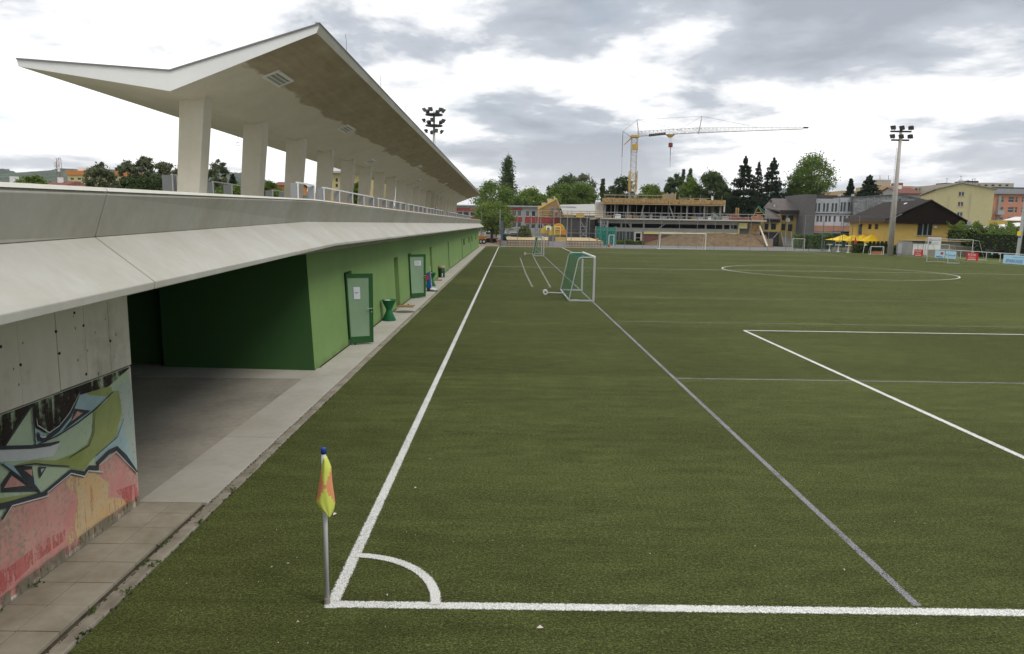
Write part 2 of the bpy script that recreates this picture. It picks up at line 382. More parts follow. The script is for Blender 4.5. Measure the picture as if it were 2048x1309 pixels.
# loose rubble in the gutter and weeds in the paving joints
b = MB()
for k in range(320):
    yq = rng.uniform(5, 60) if k > 300 else rng.uniform(5, 14); xq = rng.choice([-3.64, -3.49, -3.64, -4.45]) + rng.gauss(0, .012); r_ = rng.uniform(.003, .008)
    if xq < -4.2 and yq > 8: continue
    b.box(xq - r_, xq + r_, yq - r_ * 1.4, yq + r_ * 1.4, .0, .012 + r_)
tag(b.build('gutter_grit', m_dirt), 'dark grit and crumbs lying along the kerb gutter', 'grit', kind='stuff')
m_weed = foliage('weed_leaf', (.07, .12, .025))
WP = []
for gx, gy in ((-3.63, 5.75), (-3.63, 6.65), (-3.64, 7.05), (-4.42, 6.2), (-4.43, 5.6), (-3.5, 6.1), (-3.5, 5.4), (-3.49, 7.6), (-3.5, 6.6), (-3.5, 8.6)):
    for k in range(26): WP.append((gx + rng.gauss(0, .022), gy + rng.gauss(0, .045), .03 + abs(rng.gauss(0, .014))))
tag(leaf_mesh('weeds', m_weed, np.array(WP), .03, None), 'small green weeds sprouting from the paving joints', 'weeds', kind='stuff')
# scraps of paper and petals on the turf
b = MB()
SC = [(860, 920, 2), (831, 978, 2), (670, 1031, 3.2), (774, 1193, 1.6), (1080, 1259, 3), (1440, 855, 2), (1688, 1142, 2), (1595, 655, 2), (1457, 857, 2), (576, 1130, 1.4), (544, 1137, 1.4), (596, 1247, 1.4), (1180, 725, 1.5), (828, 706, 1.5), (914, 680, 1.5), (1217, 846, 1.2), (1300, 1110, 1.2), (1510, 1095, 1.2), (1000, 1010, 1.2)]
SC += [(rng.uniform(330, 640), rng.uniform(960, 1290), .8) for _ in range(18)] + [(rng.uniform(760, 2040), rng.uniform(540, 1290), .8) for _ in range(60)]
for px, py, s in SC:
    p = G(px, py); r_ = s * .011; a = rng.uniform(0, 3.14); c_, s_ = math.cos(a) * r_, math.sin(a) * r_
    b.face([(p.x - c_, p.y - s_, .012), (p.x + s_ * .5, p.y - c_ * .5, .02), (p.x + c_, p.y + s_, .013), (p.x - s_ * .5, p.y + c_ * .5, .016 + r_ * .5)])
tag(b.build('litter', M('scrap_white', (.62, .58, .50), .8, .2, 8)), 'tiny pale scraps scattered over the turf', 'litter', kind='stuff')

# ------------------------------------------------------------------ grandstand
stand = thing('grandstand', 'long concrete grandstand with winged roof, white pillars and green ground floor wall', 'grandstand', (-8, 17, 0))
m_green = M('green_wall_paint', (.18, .29, .095),   .8, .07, .5)
splash(m_green, .35, (.10, .12, .05), .45)
m_dgreen = M('dark_green_door_paint', (.018, .085, .022), .6, .08)
m_pgreen = M('pale_green_door_panel', (.215, .32, .205), .45, .05, 1)
m_cream = concrete('cream_soffit', (.64, .61, .52), .10, streak=False)
m_roofw = M('white_roof_coating', (.80, .80, .79), .7, .04, .7)
def prof(Y):      # outline of the parapet (T top, C crease, L lower edge) at depth Y
    t = 1.0 if Y >= 15.45 else (Y - 5.35) / 10.1
    lp = lambda a, b: a + (b - a) * t
    T = (lp(-3.02, -4.24), lp(3.657, 3.90)); C = (lp(-3.13, -4.44), lp(3.32, 3.445)); Lq = (lp(-2.70, -3.80), lp(2.99, 2.99))
    return T, C, Lq
def par(Y):
    T, C, Lq = prof(Y)
    return [(T[0], Y, T[1] - .02), (C[0], Y, C[1] + .002), (C[0] - .16, Y, C[1] + .002), (T[0] - .17, Y, T[1] + .012), (T[0] - .025, Y, T[1] + .012)]
def apr(Y):
    T, C, Lq = prof(Y)
    return [(C[0] + .002, Y, C[1]), (Lq[0], Y, Lq[1]), (Lq[0] - .004, Y, Lq[1] - .055), (Lq[0] - .03, Y, Lq[1] - .06), (-4.9, Y, Lq[1] - .06), (-4.9, Y, 3.2), (C[0] - .2, Y, C[1])]
JY = [-6, 5.35, 15.45] + [15.45 + 6.96 * k for k in range(1, 14)]; JY[-1] = 105.6
for a, b_ in zip(JY, JY[1:]):
    MB().loft(par(a + .012), par(b_ - .012)).build('parapet_panel', m_conc_d, stand, bev=.006)
    MB().loft(apr(a + .012), apr(b_ - .012)).build('apron_panel', m_conc, stand, bev=.006)
m_edge_hi = concrete('top_edge_highlight', (.72, .71, .66), .10, streak=False)  # pale strip added to paint in the highlight on the parapet's top edge
for a, b_ in zip(JY, JY[1:]):
    A_, B_ = prof(a + .008)[0], prof(b_ - .008)[0]
    MB().loft([(A_[0] + .006, a + .008, A_[1] + .006), (A_[0] - .19, a + .008, A_[1] + .013), (A_[0] - .19, a + .008, A_[1] + .04), (A_[0] - .012, a + .008, A_[1] + .034)], [(B_[0] + .006, b_ - .008, B_[1] + .006), (B_[0] - .19, b_ - .008, B_[1] + .013), (B_[0] - .19, b_ - .008, B_[1] + .04), (B_[0] - .012, b_ - .008, B_[1] + .034)]).build('top_edge_cap', m_edge_hi, stand)
m_joint = M('joint_sealant', (.10, .09, .075), .9, .2)
for jy in JY[1:-1]:      # recessed joint backing
    MB().loft([(x - .02, y_ - .02, z - .004) for x, y_, z in apr(jy)], [(x - .02, y_ + .02, z - .004) for x, y_, z in apr(jy)]).build('joint_filler', m_joint, stand)
    MB().loft([(x - .02, y_ - .02, z - .004) for x, y_, z in par(jy)], [(x - .02, y_ + .02, z - .004) for x, y_, z in par(jy)]).build('joint_filler', m_joint, stand)
MB().box(-12.2, -4.6, -6, 105.4, 2.72, 2.9).build('deck', m_conc_d, stand)
MB().box(-4.52, -4.40, 17.2, 101, 3.93, 3.965).build('bench_edge', M('orange_brown_timber', (.36, .16, .06), .6, .15), stand)
# green ground floor wall, leaning back a little
def Mw(u, v, d): return (-4.467 - .049 * v - d, u, v)
doors = [(19.42, 20.36), (27.85, 28.85), (31.75, 32.7), (40.4, 41.4), (52.2, 53.2), (67.2, 68.15), (82.6, 83.3)]
wins = [(69.6, 72.3, 1.25, 1.95), (78.2, 81.0, 1.25, 1.95), (84.6, 87.4, 1.25, 1.95), (94.0, 96.6, 1.25, 1.95)]
gw = MB(); wall_holes(gw, 15.95, 104.8, .03, 2.93, Mw, [(a, b_, .035, 2.06) for a, b_ in doors] + wins, .26)
gw.face([(-4.467, 104.8, .03), (-12.2, 104.8, .03), (-12.2, 104.8, 2.93), (-4.61, 104.8, 2.93)])
gw.face([(-12.2, 104.8, -.05), (-12.2, 16.5, -.05), (-12.2, 16.5, 2.9), (-12.2, 104.8, 2.9)])
gw.face([(-4.5, -6, -.05), (-12.2, -6, -.05), (-12.2, -6, 2.9), (-4.5, -6, 2.9)])
gw.build('green_wall', m_green, stand)
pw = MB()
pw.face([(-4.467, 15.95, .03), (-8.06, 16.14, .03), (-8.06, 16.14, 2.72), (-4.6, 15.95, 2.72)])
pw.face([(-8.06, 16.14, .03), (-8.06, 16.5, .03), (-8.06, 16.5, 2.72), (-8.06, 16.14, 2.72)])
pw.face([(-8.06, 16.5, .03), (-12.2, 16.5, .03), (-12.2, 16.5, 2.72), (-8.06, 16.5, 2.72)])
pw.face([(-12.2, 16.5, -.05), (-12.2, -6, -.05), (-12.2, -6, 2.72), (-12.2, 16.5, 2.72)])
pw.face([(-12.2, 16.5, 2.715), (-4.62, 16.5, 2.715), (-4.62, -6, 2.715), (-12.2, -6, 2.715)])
pw.build('passage_wall', M('shade_darkened_green', (.046, .120, .036), .8, .05, .5), stand)  # wall green darkened, so the passage's shade is painted into its colour
for k, (a, b_) in enumerate(doors):
    fr = MB()
    for u0, u1, v0, v1 in ((a, a + .06, .035, 2.06), (b_ - .06, b_, .035, 2.06), (a + .06, b_ - .06, 2.0, 2.06)):
        fr.loft([Mw(u0, v0, .16), Mw(u1, v0, .16), Mw(u1, v1, .16), Mw(u0, v1, .16)], [Mw(u0, v0, .25), Mw(u1, v0, .25), Mw(u1, v1, .25), Mw(u0, v1, .25)])
    d = fr.build('door', m_dgreen, stand)
    if k in (0, 2):       # standing open, hinged at the near side
        A = Vector((-4.40, a - .07, 0)) if k == 0 else Vector((-4.40, a - .05, 0)); dirv = Vector((.58, .30 if k == 0 else .55, 0)).normalized(); wl = .66 if k == 0 else .80
        nn = Vector((dirv.y, -dirv.x, 0)); z0, z1 = .075, 2.03
        def LP(s, z, o): 
            q = A + dirv * s + nn * o; lean = -.10 * (z / 2.0) * (1 - s / wl); return (q.x + lean, q.y, z)
        def slab(mb, s0, s1, za, zb, o0, o1): mb.loft([LP(s0, za, o0), LP(s1, za, o0), LP(s1, zb, o0), LP(s0, zb, o0)], [LP(s0, za, o1), LP(s1, za, o1), LP(s1, zb, o1), LP(s0, zb, o1)])
        lf = MB(); slab(lf, .0, wl, z0, z0 + .19, 0, -.05); slab(lf, 0, wl, z1 - .11, z1, 0, -.05); slab(lf, wl - .10, wl, z0 + .19, z1 - .11, 0, -.05); slab(lf, 0, .03, z0 + .19, z1 - .11, 0, -.05)
        lf.build('door_leaf', m_dgreen, d)
        pn = MB(); slab(pn, .03, wl - .10, z0 + .19, z1 - .11, -.012, -.04); pn.build('door_panel', m_pgreen, d)
        hd = MB(); hd.tube(LP(wl - .05, 1.05, 0), LP(wl - .05, 1.05, .055), .012); hd.tube(LP(wl - .045, 1.05, .055), LP(wl - .17, 1.05, .055), .010); hd.build('door_handle', m_metal, d); MB().tube(LP(wl - .05, .95, -.01), LP(wl - .05, .95, .015), .018).build('lock_cylinder', m_metal, d)
        s0, s1, za, zb = ((.17, .33, 1.32, 1.66) if k == 0 else (.24, .56, 1.52, 1.74))
        nb = MB(); slab(nb, s0, s1, za, zb, -.010, -.006); nb.build('paper_notice', M('notice_paper', (.62, .64, .72), .6, .03), d)
        ln = MB()
        for q in range(3 if k == 0 else 6):
            zc = zb - .15 - q * .012 if k == 0 else zb - .04 - q * .026; slab(ln, s0 + .03, s1 - .03 - rng.uniform(0, .05), zc - .003, zc + .003, -.0055, -.004)
        ln.build('notice_print', m_dark, d)
        st = MB(); slab(st, .12, .16, .032, .09, .0, -.04); st.build('door_stop', m_black, d)
        if k == 0: pass
    else:
        lf = MB().loft([Mw(a + .06, .05, .17), Mw(b_ - .06, .05, .17), Mw(b_ - .06, 2.0, .17), Mw(a + .06, 2.0, .17)], [Mw(a + .06, .05, .22), Mw(b_ - .06, .05, .22), Mw(b_ - .06, 2.0, .22), Mw(a + .06, 2.0, .22)])
        lf.build('door_leaf', m_dgreen, d)
        hd = MB(); p = Vector(Mw(a + .14, 1.05, .17)); hd.tube(p, p + Vector((.06, 0, 0)), .012); hd.tube(p + Vector((.06, 0, 0)), p + Vector((.06, .13, 0)), .010); hd.build('door_handle', m_metal, d)
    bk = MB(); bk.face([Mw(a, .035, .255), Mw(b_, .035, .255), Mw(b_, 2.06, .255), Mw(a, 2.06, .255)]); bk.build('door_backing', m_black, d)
    MB().box(-4.60, -4.44, a, b_, .031, .036).build('threshold', m_metal, d)
for (a, b_, c, d_) in wins:
    fr = MB()
    um = (a + b_) / 2
    for u0, u1, v0, v1 in ((a, a + .07, c, d_), (b_ - .07, b_, c, d_), (a + .07, b_ - .07, d_ - .06, d_), (a + .07, b_ - .07, c, c + .06), (um - .04, um + .04, c + .06, d_ - .06)):
        fr.loft([Mw(u0, v0, .14), Mw(u1, v0, .14), Mw(u1, v1, .14), Mw(u0, v1, .14)], [Mw(u0, v0, .22), Mw(u1, v0, .22), Mw(u1, v1, .22), Mw(u0, v1, .22)])
    w_ = fr.build('window', m_dgreen, stand); pn = MB(); pn.face([Mw(a, c, .2), Mw(b_, c, .2), Mw(b_, d_, .2), Mw(a, d_, .2)]); pn.build('pane', m_glass, w_)
    MB().box(-4.56, -4.50, a - .03, b_ + .03, c - .03, c).build('sill', m_metal, w_)
# roof: rising wing over the seats, a valley on the pillars, a smaller wing at the rear
def roofm():
    mt, t, b = newmat('roof_soffit'); p = pos(t); s = N(t, 'ShaderNodeSeparateXYZ'); L(t, p, s.inputs[0])
    n1 = noise(t, pos(t, (1, .35, 1)), 1.1, 6, .6, .3); n2 = noise(t, p, 7, 4, .6); n3 = noise(t, pos(t, (6, .8, 1)), 1, 5, .6)
    edge = mth(t, 'ADD', s.outputs[0], mth(t, 'MULTIPLY', mth(t, 'SUBTRACT', n1, .5), 1.1))
    raw = ramp(t, mth(t, 'ADD', edge, 7.0), [(.66, 0.0), (.76, 1.0)])
    n4 = noise(t, p, .8, 5, .65, .4)
    cr_ = ramp(t, mth(t, 'ADD', mth(t, 'MULTIPLY', n3, .5), mth(t, 'MULTIPLY', n4, .5)), [(.3, (.27, .225, .145)), (.5, (.36, .305, .205)), (.7, (.44, .385, .27))])
    cp = ramp(t, mth(t, 'ADD', mth(t, 'MULTIPLY', n4, .7), mth(t, 'MULTIPLY', n2, .3)), [(.3, (.56, .53, .43)), (.7, (.68, .645, .54))])
    L(t, mix(t, raw, cp, cr_), b.inputs['Base Color']); b.inputs['Roughness'].default_value = .85; bump(t, b, n2, .1); return mt
m_soff = roofm()
TT, TB, VT, VB, RT, RB = (-4.44, 7.97), (-4.52, 7.76), (-7.95, 6.88), (-7.97, 6.41), (-11.48, 7.08), (-11.46, 6.91)
ya, yb = 17.0, 107.2
rf = MB(); P = [TT, TB, VB, RB, RT, VT]
pt = lambda q, Y: (q[0], Y, q[1])
rf.cur = 1
for a, b_ in ((TB, VB), (VB, RB)):   # soffits
    rf.face([pt(a, ya), pt(b_, ya), pt(b_, yb), pt(a, yb)])
rf.cur = 0
for Yq in (ya, yb): rf.face([pt(TT, Yq), pt(TB, Yq), pt(VB, Yq), pt(VT, Yq)]); rf.face([pt(VT, Yq), pt(VB, Yq), pt(RB, Yq), pt(RT, Yq)])
for a, b_ in ((TT, VT), (VT, RT), (RB, RT)): rf.face([pt(a, ya), pt(b_, ya), pt(b_, yb), pt(a, yb)])
rf.cur = 2; rf.face([pt(TT, ya), pt(TB, ya), pt(TB, yb), pt(TT, yb)])
roof = rf.build('roof', [m_roofw, m_soff, m_conc], stand)
fl = MB()
for a, b_ in ((TT, VT), (VT, RT)):     # thin metal flashing along the top edge of the near end
    fl.loft([(a[0], ya - .03, a[1] + .012), (b_[0], ya - .03, b_[1] + .012), (b_[0], ya - .03, b_[1] - .025), (a[0], ya - .03, a[1] - .025)], [(a[0], ya + .1, a[1] + .012), (b_[0], ya + .1, b_[1] + .012), (b_[0], ya + .1, b_[1] - .004), (a[0], ya + .1, a[1] - .004)])
fl.loft([(TT[0] + .012, ya - .03, TT[1] + .014), (TT[0] - .1, ya - .03, TT[1] + .014), (TT[0] - .1, ya - .03, TT[1] + .002), (TT[0] + .012, ya - .03, TT[1] - .008)], [(TT[0] + .012, yb, TT[1] + .014), (TT[0] - .1, yb, TT[1] + .014), (TT[0] - .1, yb, TT[1] + .002), (TT[0] + .012, yb, TT[1] - .008)])
fl.build('roof_flashing', M('roof_flashing_grey', (.20, .20, .20), .5, .08), roof)
rd = MB()
for Yq in (19.8, 24.9, 30.6, 37.5): rd.path([(-4.47, Yq, 7.95), (-4.47, Yq, 8.28), (-4.50, Yq + .02, 8.45)], .005, 4)
rd.build('lightning_rod', m_dark, roof)
# pillars
base_prof = [(-8.62, 2.9), (-8.07, 2.9)]
c0 = None
for k in range(21):
    Yk = 18.25 + 4.27 * k
    if c0 is None:
        A = [(-8.62, Yk, 2.9), (-8.08, Yk, 2.9), (-8.08, Yk + .46, 2.9), (-8.62, Yk + .46, 2.9)]
        zl, zr = 6.46, 6.47
        B = [(-8.33, Yk, 6.50), (-7.70, Yk, 6.54), (-7.70, Yk + .5, 6.54), (-8.33, Yk + .5, 6.50)]
        c0 = MB().loft(A, B).build('column', m_cream, stand, bev=.012)
    else:
        c = c0.copy(); col.objects.link(c); c.parent = stand; c.location = (0, 4.27 * k, 0)
# recessed lights in the soffit
sl = (7.76 - 6.41) / (7.97 - 4.52)
def sof(x): return 7.76 + sl * (x + 4.52)
m_tube = M('lamp_diffuser', (.75, .77, .74), .3, .04)
for (lx, ly) in ((-6.1, 19.09), (-6.39, 28.08), (-7.42, 37.92), (-6.12, 47.73), (-7.19, 55.72), (-6.16, 67.52), (-7.55, 77.8), (-6.64, 88.5)):
    def SP(u, v, d): return (lx + u, ly + v, sof(lx + u) - d)
    def plate(mb, u0, u1, v0, v1, d0, d1): mb.loft([SP(u0, v0, d0), SP(u1, v0, d0), SP(u1, v1, d0), SP(u0, v1, d0)], [SP(u0, v0, d1), SP(u1, v0, d1), SP(u1, v1, d1), SP(u0, v1, d1)])
    fr = MB(); w2, l2 = .21, .64
    for q in ((-w2, -w2 + .06, -l2, l2), (w2 - .06, w2, -l2, l2), (-w2 + .06, w2 - .06, -l2, -l2 + .08), (-w2 + .06, w2 - .06, l2 - .08, l2)): plate(fr, *q, -.01, .035)
    lt = fr.build('ceiling_light', m_white, stand)
    bkm = MB(); plate(bkm, -w2 + .06, w2 - .06, -l2 + .08, l2 - .08, .002, .006); bkm.build('reflector', M('lamp_reflector', (.30, .31, .29), .4, .05), lt)
    for u in (-.06, .06):
        tb = MB(); tb.tube(SP(u, -l2 + .12, .022), SP(u, l2 - .12, .022), .016, n=8); tb.build('lamp_tube', m_tube, lt)
# railings along the front of the seating and at the rear
m_rail = M('white_rail', (.74, .75, .75), .45, .05); m_rp = M('grey_rail_plate', (.30, .31, .315), .5, .05)
def railing(X, a, b_, ztop, z0=3.0, step=1.9, w=.15):
    n_ = max(1, round((b_ - a) / step)); tr = MB().box(X - .03, X + .03, a, b_, ztop - .035, ztop)
    r_ = tr.build('railing', m_rail, stand)
    for k in range(n_ + 1):
        yk = a + (b_ - a) * k / n_
        MB().box(X - w, X + .012, yk - .012, yk + .012, z0, ztop - .036).build('rail_plate', m_rp, r_)
        MB().box(X + .013, X + .035, yk - .022, yk + .022, z0, ztop - .036).build('post', m_rail, r_)
for a, b_ in ((16.75, 18.15), (19.08, 26.0), (26.9, 34.0), (34.75, 42.5), (43, 53.5), (58, 66), (66.9, 90)): railing(-5.0, a, b_, 4.37)
for a, b_, zt in ((22.2, 22.5, 4.84), (25.2, 30.3, 4.80), (31.5, 37, 4.8)): railing(-10.5, a, b_, zt, w=.3)
# wire hoop hanging from the soffit between the first pillars
b = MB(); q = W(476, 285, 24.0); b.path([q + Vector((0, 0, .25)), q + Vector((.01, 0, .12)), q], .006, 4)
b.path([q + Vector((.07 * math.cos(t), 0, -.06 + .06 * math.sin(t))) for t in np.linspace(1.6, 8, 14)], .006, 4)
b.build('hanging_cable', m_dark, stand)

# ------------------------------------------------------------------ graffiti wall under the deck
gwall = thing('graffiti_wall', 'concrete wall with bare upper panels and a worn graffiti mural below', 'wall', (-4.46, 8.15, 0))
m_gc = concrete('pitted_concrete', (.70, .66, .56), .34, pores=True, scale=1.1)
MB().box(-4.95, -4.461, -6, 8.145, -.02, 1.735).build('wall_base', m_gc, gwall)
zt = 2.935
jy = [8.15] + [WX(x, y_, -4.45).y for x, y_ in ((220, 690), (171, 690), (115, 700), (37, 700))]; jy += [jy[-1] - .42 * k for k in range(1, 20)]
for a, b_ in zip(jy, jy[1:]): MB().box(-4.95, -4.447 + rng.uniform(-.003, .002), b_ + .004, a - .004, 1.752 + rng.uniform(-.004, .004), zt).build('concrete_panel', m_gc, gwall, bev=.003)
MB().box(-4.94, -4.462, -6, 8.12, 1.73, zt - .01).build('panel_backing', M('wall_joint', (.17, .155, .125), .9, .2), gwall)
MB().box(-4.94, -4.40, -6, 8.13, 2.80, 2.929).build('mortar_bed', m_gc, gwall)
b = MB()
for k in range(70):
    yq = rng.uniform(5.2, 8.1); b.sphere((-4.43 + rng.uniform(-.02, 0), yq, 2.80 + rng.uniform(-.05, .02)), rng.uniform(.012, .035), 6)
b.build('mortar_crust', M('crumbled_mortar', (.22, .20, .16), .95, .4, 12, .3), gwall)
for zx, zy in ((645, 738), (666, 1112), (460, 952), (434, 784), (852, 856), (160, 1040), (8, 900), (575, 640)):
    q = WX(zx / 3.85, 460 + zy / 3.85, -4.443); MB().tube((-4.46, q.y, q.z), (-4.4435, q.y, q.z), .016, n=10).build('tie_hole', m_black, gwall)
def gpaint(name, c, c2, wear=.45, sc=3.5, streak=False, alpha=None):
    mt, t, b = newmat(name); p = pos(t)
    n1 = noise(t, p, sc, 6, .65, .3); n2 = noise(t, p, 22, 4, .65); n3 = noise(t, pos(t, (1, 14, 1.6)), 1, 5, .65); n4 = noise(t, p, 1.3, 4, .6)
    f = mth(t, 'ADD', mth(t, 'MULTIPLY', n1, .6), mth(t, 'MULTIPLY', n4, .4))
    cc = ramp(t, f, [(.36, c), (.62, c2)])
    wr = ramp(t, mth(t, 'ADD', mth(t, 'MULTIPLY', n2, .45), mth(t, 'ADD', mth(t, 'MULTIPLY', n3, .35), mth(t, 'MULTIPLY', n4, .2))), [(wear + .08, 0.0), (wear + .16, 1.0)])
    cc = mix(t, mth(t, 'MULTIPLY', wr, .8), cc, (.30, .27, .21))
    v = N(t, 'ShaderNodeTexVoronoi'); v.inputs['Scale'].default_value = 9; L(t, p, v.inputs['Vector'])
    dots = mth(t, 'LESS_THAN', mth(t, 'ADD', v.outputs['Distance'], mth(t, 'MULTIPLY', n2, .16)), .135)
    cc = mix(t, mth(t, 'MULTIPLY', dots, .7), cc, (.05, .04, .035))
    L(t, cc, b.inputs['Base Color']); b.inputs['Roughness'].default_value = .8; b.inputs['Specular IOR Level'].default_value = .2
    if alpha: L(t, ramp(t, mth(t, 'ADD', mth(t, 'MULTIPLY', n3, .75), mth(t, 'MULTIPLY', n2, .25)), [(alpha, 0.0), (alpha + .1, 1.0)]), b.inputs['Alpha'])
    return mt
gm = dict(pink=gpaint('pink_spray', (.56, .22, .21), (.60, .34, .28), .42), mint=gpaint('mint_spray', (.40, .50, .32), (.48, .58, .42), .47),
          blue=gpaint('blue_spray', (.28, .42, .45), (.40, .52, .52), .5), olive=gpaint('olive_spray', (.25, .30, .09), (.34, .38, .15), .50),
          white=gpaint('white_spray', (.52, .55, .55), (.62, .64, .62), .52), black=gpaint('black_spray', (.035, .04, .045), (.07, .075, .08), .58),
          orange=gpaint('orange_spray', (.60, .38, .16), (.56, .46, .30), .46, alpha=.36), red=gpaint('red_spray', (.50, .12, .11), (.54, .20, .17), .46, alpha=.44),
          grime=gpaint('black_grime', (.025, .02, .016), (.05, .035, .03), .6, alpha=.40), dirt=gpaint('base_dirt', (.16, .14, .10), (.26, .23, .17), .6, alpha=.42),
          pale=gpaint('pale_spray', (.48, .50, .42), (.40, .50, .44), .46))
lay = [0]
def Q(x, y): return WX(x / 2.976, 780 + y / 2.976, -4.46)
def gpoly(mat, pts, ext=False):
    lay[0] += 1; X = -4.46 + .0006 * lay[0]; b = MB(); P3 = [Q(*p) for p in pts]
    P3 = [(X, min(p.y, 8.144), max(.02, min(p.z, 1.733))) for p in P3]
    b.face(P3); b.build('paint_shape', gm[mat], gwall)
def gstroke(mat, pts, w):
    lay[0] += 1; X = -4.46 + .0006 * lay[0]; b = MB(); P2 = []
    for i in range(len(pts)):       # outline both sides in the wall plane
        a = Q(*pts[max(i - 1, 0)]); c = Q(*pts[min(i + 1, len(pts) - 1)]); p = Q(*pts[i])
        d = Vector((0, c.y - a.y, c.z - a.z)).normalized(); nn = Vector((0, -d.z, d.y)) * (w * (.55 if i in (0, len(pts) - 1) else 1)) / 2
        P2.append((p - nn, p + nn))
    for (a, b1), (c, d) in zip(P2, P2[1:]):
        q = [(X, min(v.y, 8.144), max(.02, min(v.z, 1.733))) for v in (a, c, d, b1)]; b.face(q)
    b.build('paint_stroke', gm[mat], gwall)
gpoly('mint', [(-500, 300), (0, 120), (480, -60), (760, -160), (812, 0), (840, 640), (0, 1280), (-500, 1700)])
gpoly('pale', [(690, -20), (770, -60), (800, 100), (818, 300), (825, 490), (720, 380), (735, 200), (715, 100)])
gpoly('blue', [(560, 400), (690, 270), (735, 170), (745, 250), (810, 480), (690, 340), (575, 430)])
gpoly('pink', [(-500, 1000), (0, 775), (55, 690), (280, 632), (268, 615), (412, 494), (492, 516), (515, 480), (607, 492), (580, 447), (682, 368), (815, 500), (838, 640), (0, 1285), (-500, 1720)])
gpoly('orange', [(420, 500), (560, 488), (650, 560), (640, 640), (740, 650), (800, 660), (640, 790), (470, 890), (390, 930), (440, 780), (460, 640), (390, 560)])
gpoly('red', [(-100, 1120), (60, 1050), (250, 900), (390, 830), (380, 900), (230, 1010), (0, 1220), (-100, 1290)])
gpoly('red', [(690, 600), (800, 560), (836, 600), (830, 645), (760, 690)])
gpoly('blue', [(470, 10), (640, 30), (560, 115), (450, 200), (330, 280), (205, 335), (200, 200), (290, 285), (400, 170)])
gpoly('olive', [(80, 450), (200, 418), (330, 420), (440, 378), (520, 320), (548, 250), (553, 130), (640, 60), (665, 10), (705, 5), (722, 130), (690, 275), (560, 400), (490, 482), (380, 458), (200, 445)])
gpoly('olive', [(490, -30), (660, -15), (665, 10), (640, 40), (520, 30)])
gpoly('white', [(-300, 400), (0, 350), (180, 347), (310, 330), (345, 305), (352, 325), (310, 395), (180, 418), (0, 430), (-300, 470)])
gpoly('blue', [(0, 430), (80, 450), (200, 520), (240, 620), (0, 440)])
gpoly('olive', [(-200, 700), (0, 645), (235, 610), (240, 628), (0, 682), (-200, 740)])
gpoly('black', [(440, 112), (535, 124), (365, 250), (420, 180)]); gpoly('pink', [(455, 128), (488, 138), (418, 190)])
gpoly('black', [(75, 452), (185, 455), (200, 560), (240, 610), (140, 540)]); gpoly('pink', [(138, 478), (185, 474), (186, 515)])
gpoly('black', [(55, 485), (205, 605), (0, 610), (0, 560)]); gpoly('pink', [(62, 510), (145, 570), (15, 585)])
gpoly('black', [(222, 458), (270, 460), (228, 530)]); gpoly('blue', [(235, 470), (258, 468), (238, 495)])
gpoly('grime', [(-300, 260), (0, 110), (370, -30), (480, -60), (462, 40), (400, 165), (330, 235), (270, 262), (205, 225), (190, 95), (110, 190), (20, 335), (-300, 400)])
gpoly('grime', [(360, -30), (760, -190), (765, -130), (640, -20), (470, 30)])
for p, w in (([(-200, 370), (0, 345), (180, 340), (290, 325), (345, 310)], .035), ([(20, 335), (95, 215), (180, 95)], .03), ([(184, 90), (192, 200), (203, 335)], .018), ([(215, 255), (225, 290), (260, 298), (340, 235), (410, 150), (470, 5)], .05),
             ([(80, 455), (200, 440), (300, 450), (405, 455)], .014), ([(205, 330), (330, 275), (450, 200), (560, 115), (668, 10)], .016), ([(560, 395), (690, 280), (730, 170)], .012),
             ([(-200, 720), (0, 692), (50, 680), (250, 622), (410, 488), (490, 502), (520, 465), (578, 465), (568, 440), (640, 370), (685, 348), (740, 400), (808, 492)], .055), ([(0, 770), (50, 690)], .05), ([(255, 640), (190, 580), (0, 440)], .02), ([(555, 130), (548, 260), (520, 330), (400, 405)], .012)): gstroke('black', p, w)
for p, w in (([(0, 785), (60, 690), (280, 630), (270, 612), (412, 497), (492, 516), (515, 482), (605, 490), (582, 447), (682, 368), (808, 500)], .012), ([(205, 170), (210, 210), (280, 255), (340, 215), (400, 140), (462, 20)], .010), ([(225, 275), (240, 282), (262, 280)], .018)): gstroke('white', p, w)
gpoly('dirt', [(-400, 1620), (0, 1225), (280, 1010), (560, 800), (836, 615), (840, 660), (560, 880), (280, 1090), (0, 1300), (-400, 1720)])

# ------------------------------------------------------------------ corner flag
cf_ = thing('corner_flag', 'grey corner flag pole with yellow and orange flag at the near pitch corner', 'corner flag', (XL - .05, Y0 + .02, 0))
bx, by = XL - .05, Y0 + .02
MB().tube((bx, by, 0), (bx, by, 1.44), .021, .021, 14).build('pole', M('flag_pole_plastic', (.58, .58, .59), .45, .06), cf_, smooth=True)
MB().lathe((bx, by, 1.425), [(.024, 0), (.025, .045), (.021, .055), (.004, .058)], 14).build('cap', M('blue_plastic', (.02, .06, .30), .35, .05), cf_, smooth=True)
MB().lathe((bx, by, 0), [(.03, 0), (.03, .05), (.024, .06)], 12).build('base_sleeve', M('rubber_sleeve', (.25, .23, .20), .7, .1), cf_)
m_fy = M('neon_yellow_cloth', (.86, .92, .20), .6, .05); m_fo = M('orange_cloth', (.95, .46, .24), .6, .05)
for mt_ in (m_fy, m_fo):
    t = mt_.node_tree; b_ = t.nodes['Principled BSDF']; tr = N(t, 'ShaderNodeBsdfTranslucent'); tr.inputs[0].default_value = (.85, .9, .2, 1) if mt_ is m_fy else (.95, .45, .22, 1)
    ms = N(t, 'ShaderNodeMixShader'); ms.inputs[0].default_value = .3; L(t, b_.outputs[0], ms.inputs[1]); L(t, tr.outputs[0], ms.inputs[2]); L(t, ms.outputs[0], t.nodes['Material Output'].inputs[0])
def fpt(px, py, d): q = W(px, py, by - .03); return Vector((q.x, by - .03 - d, q.z))
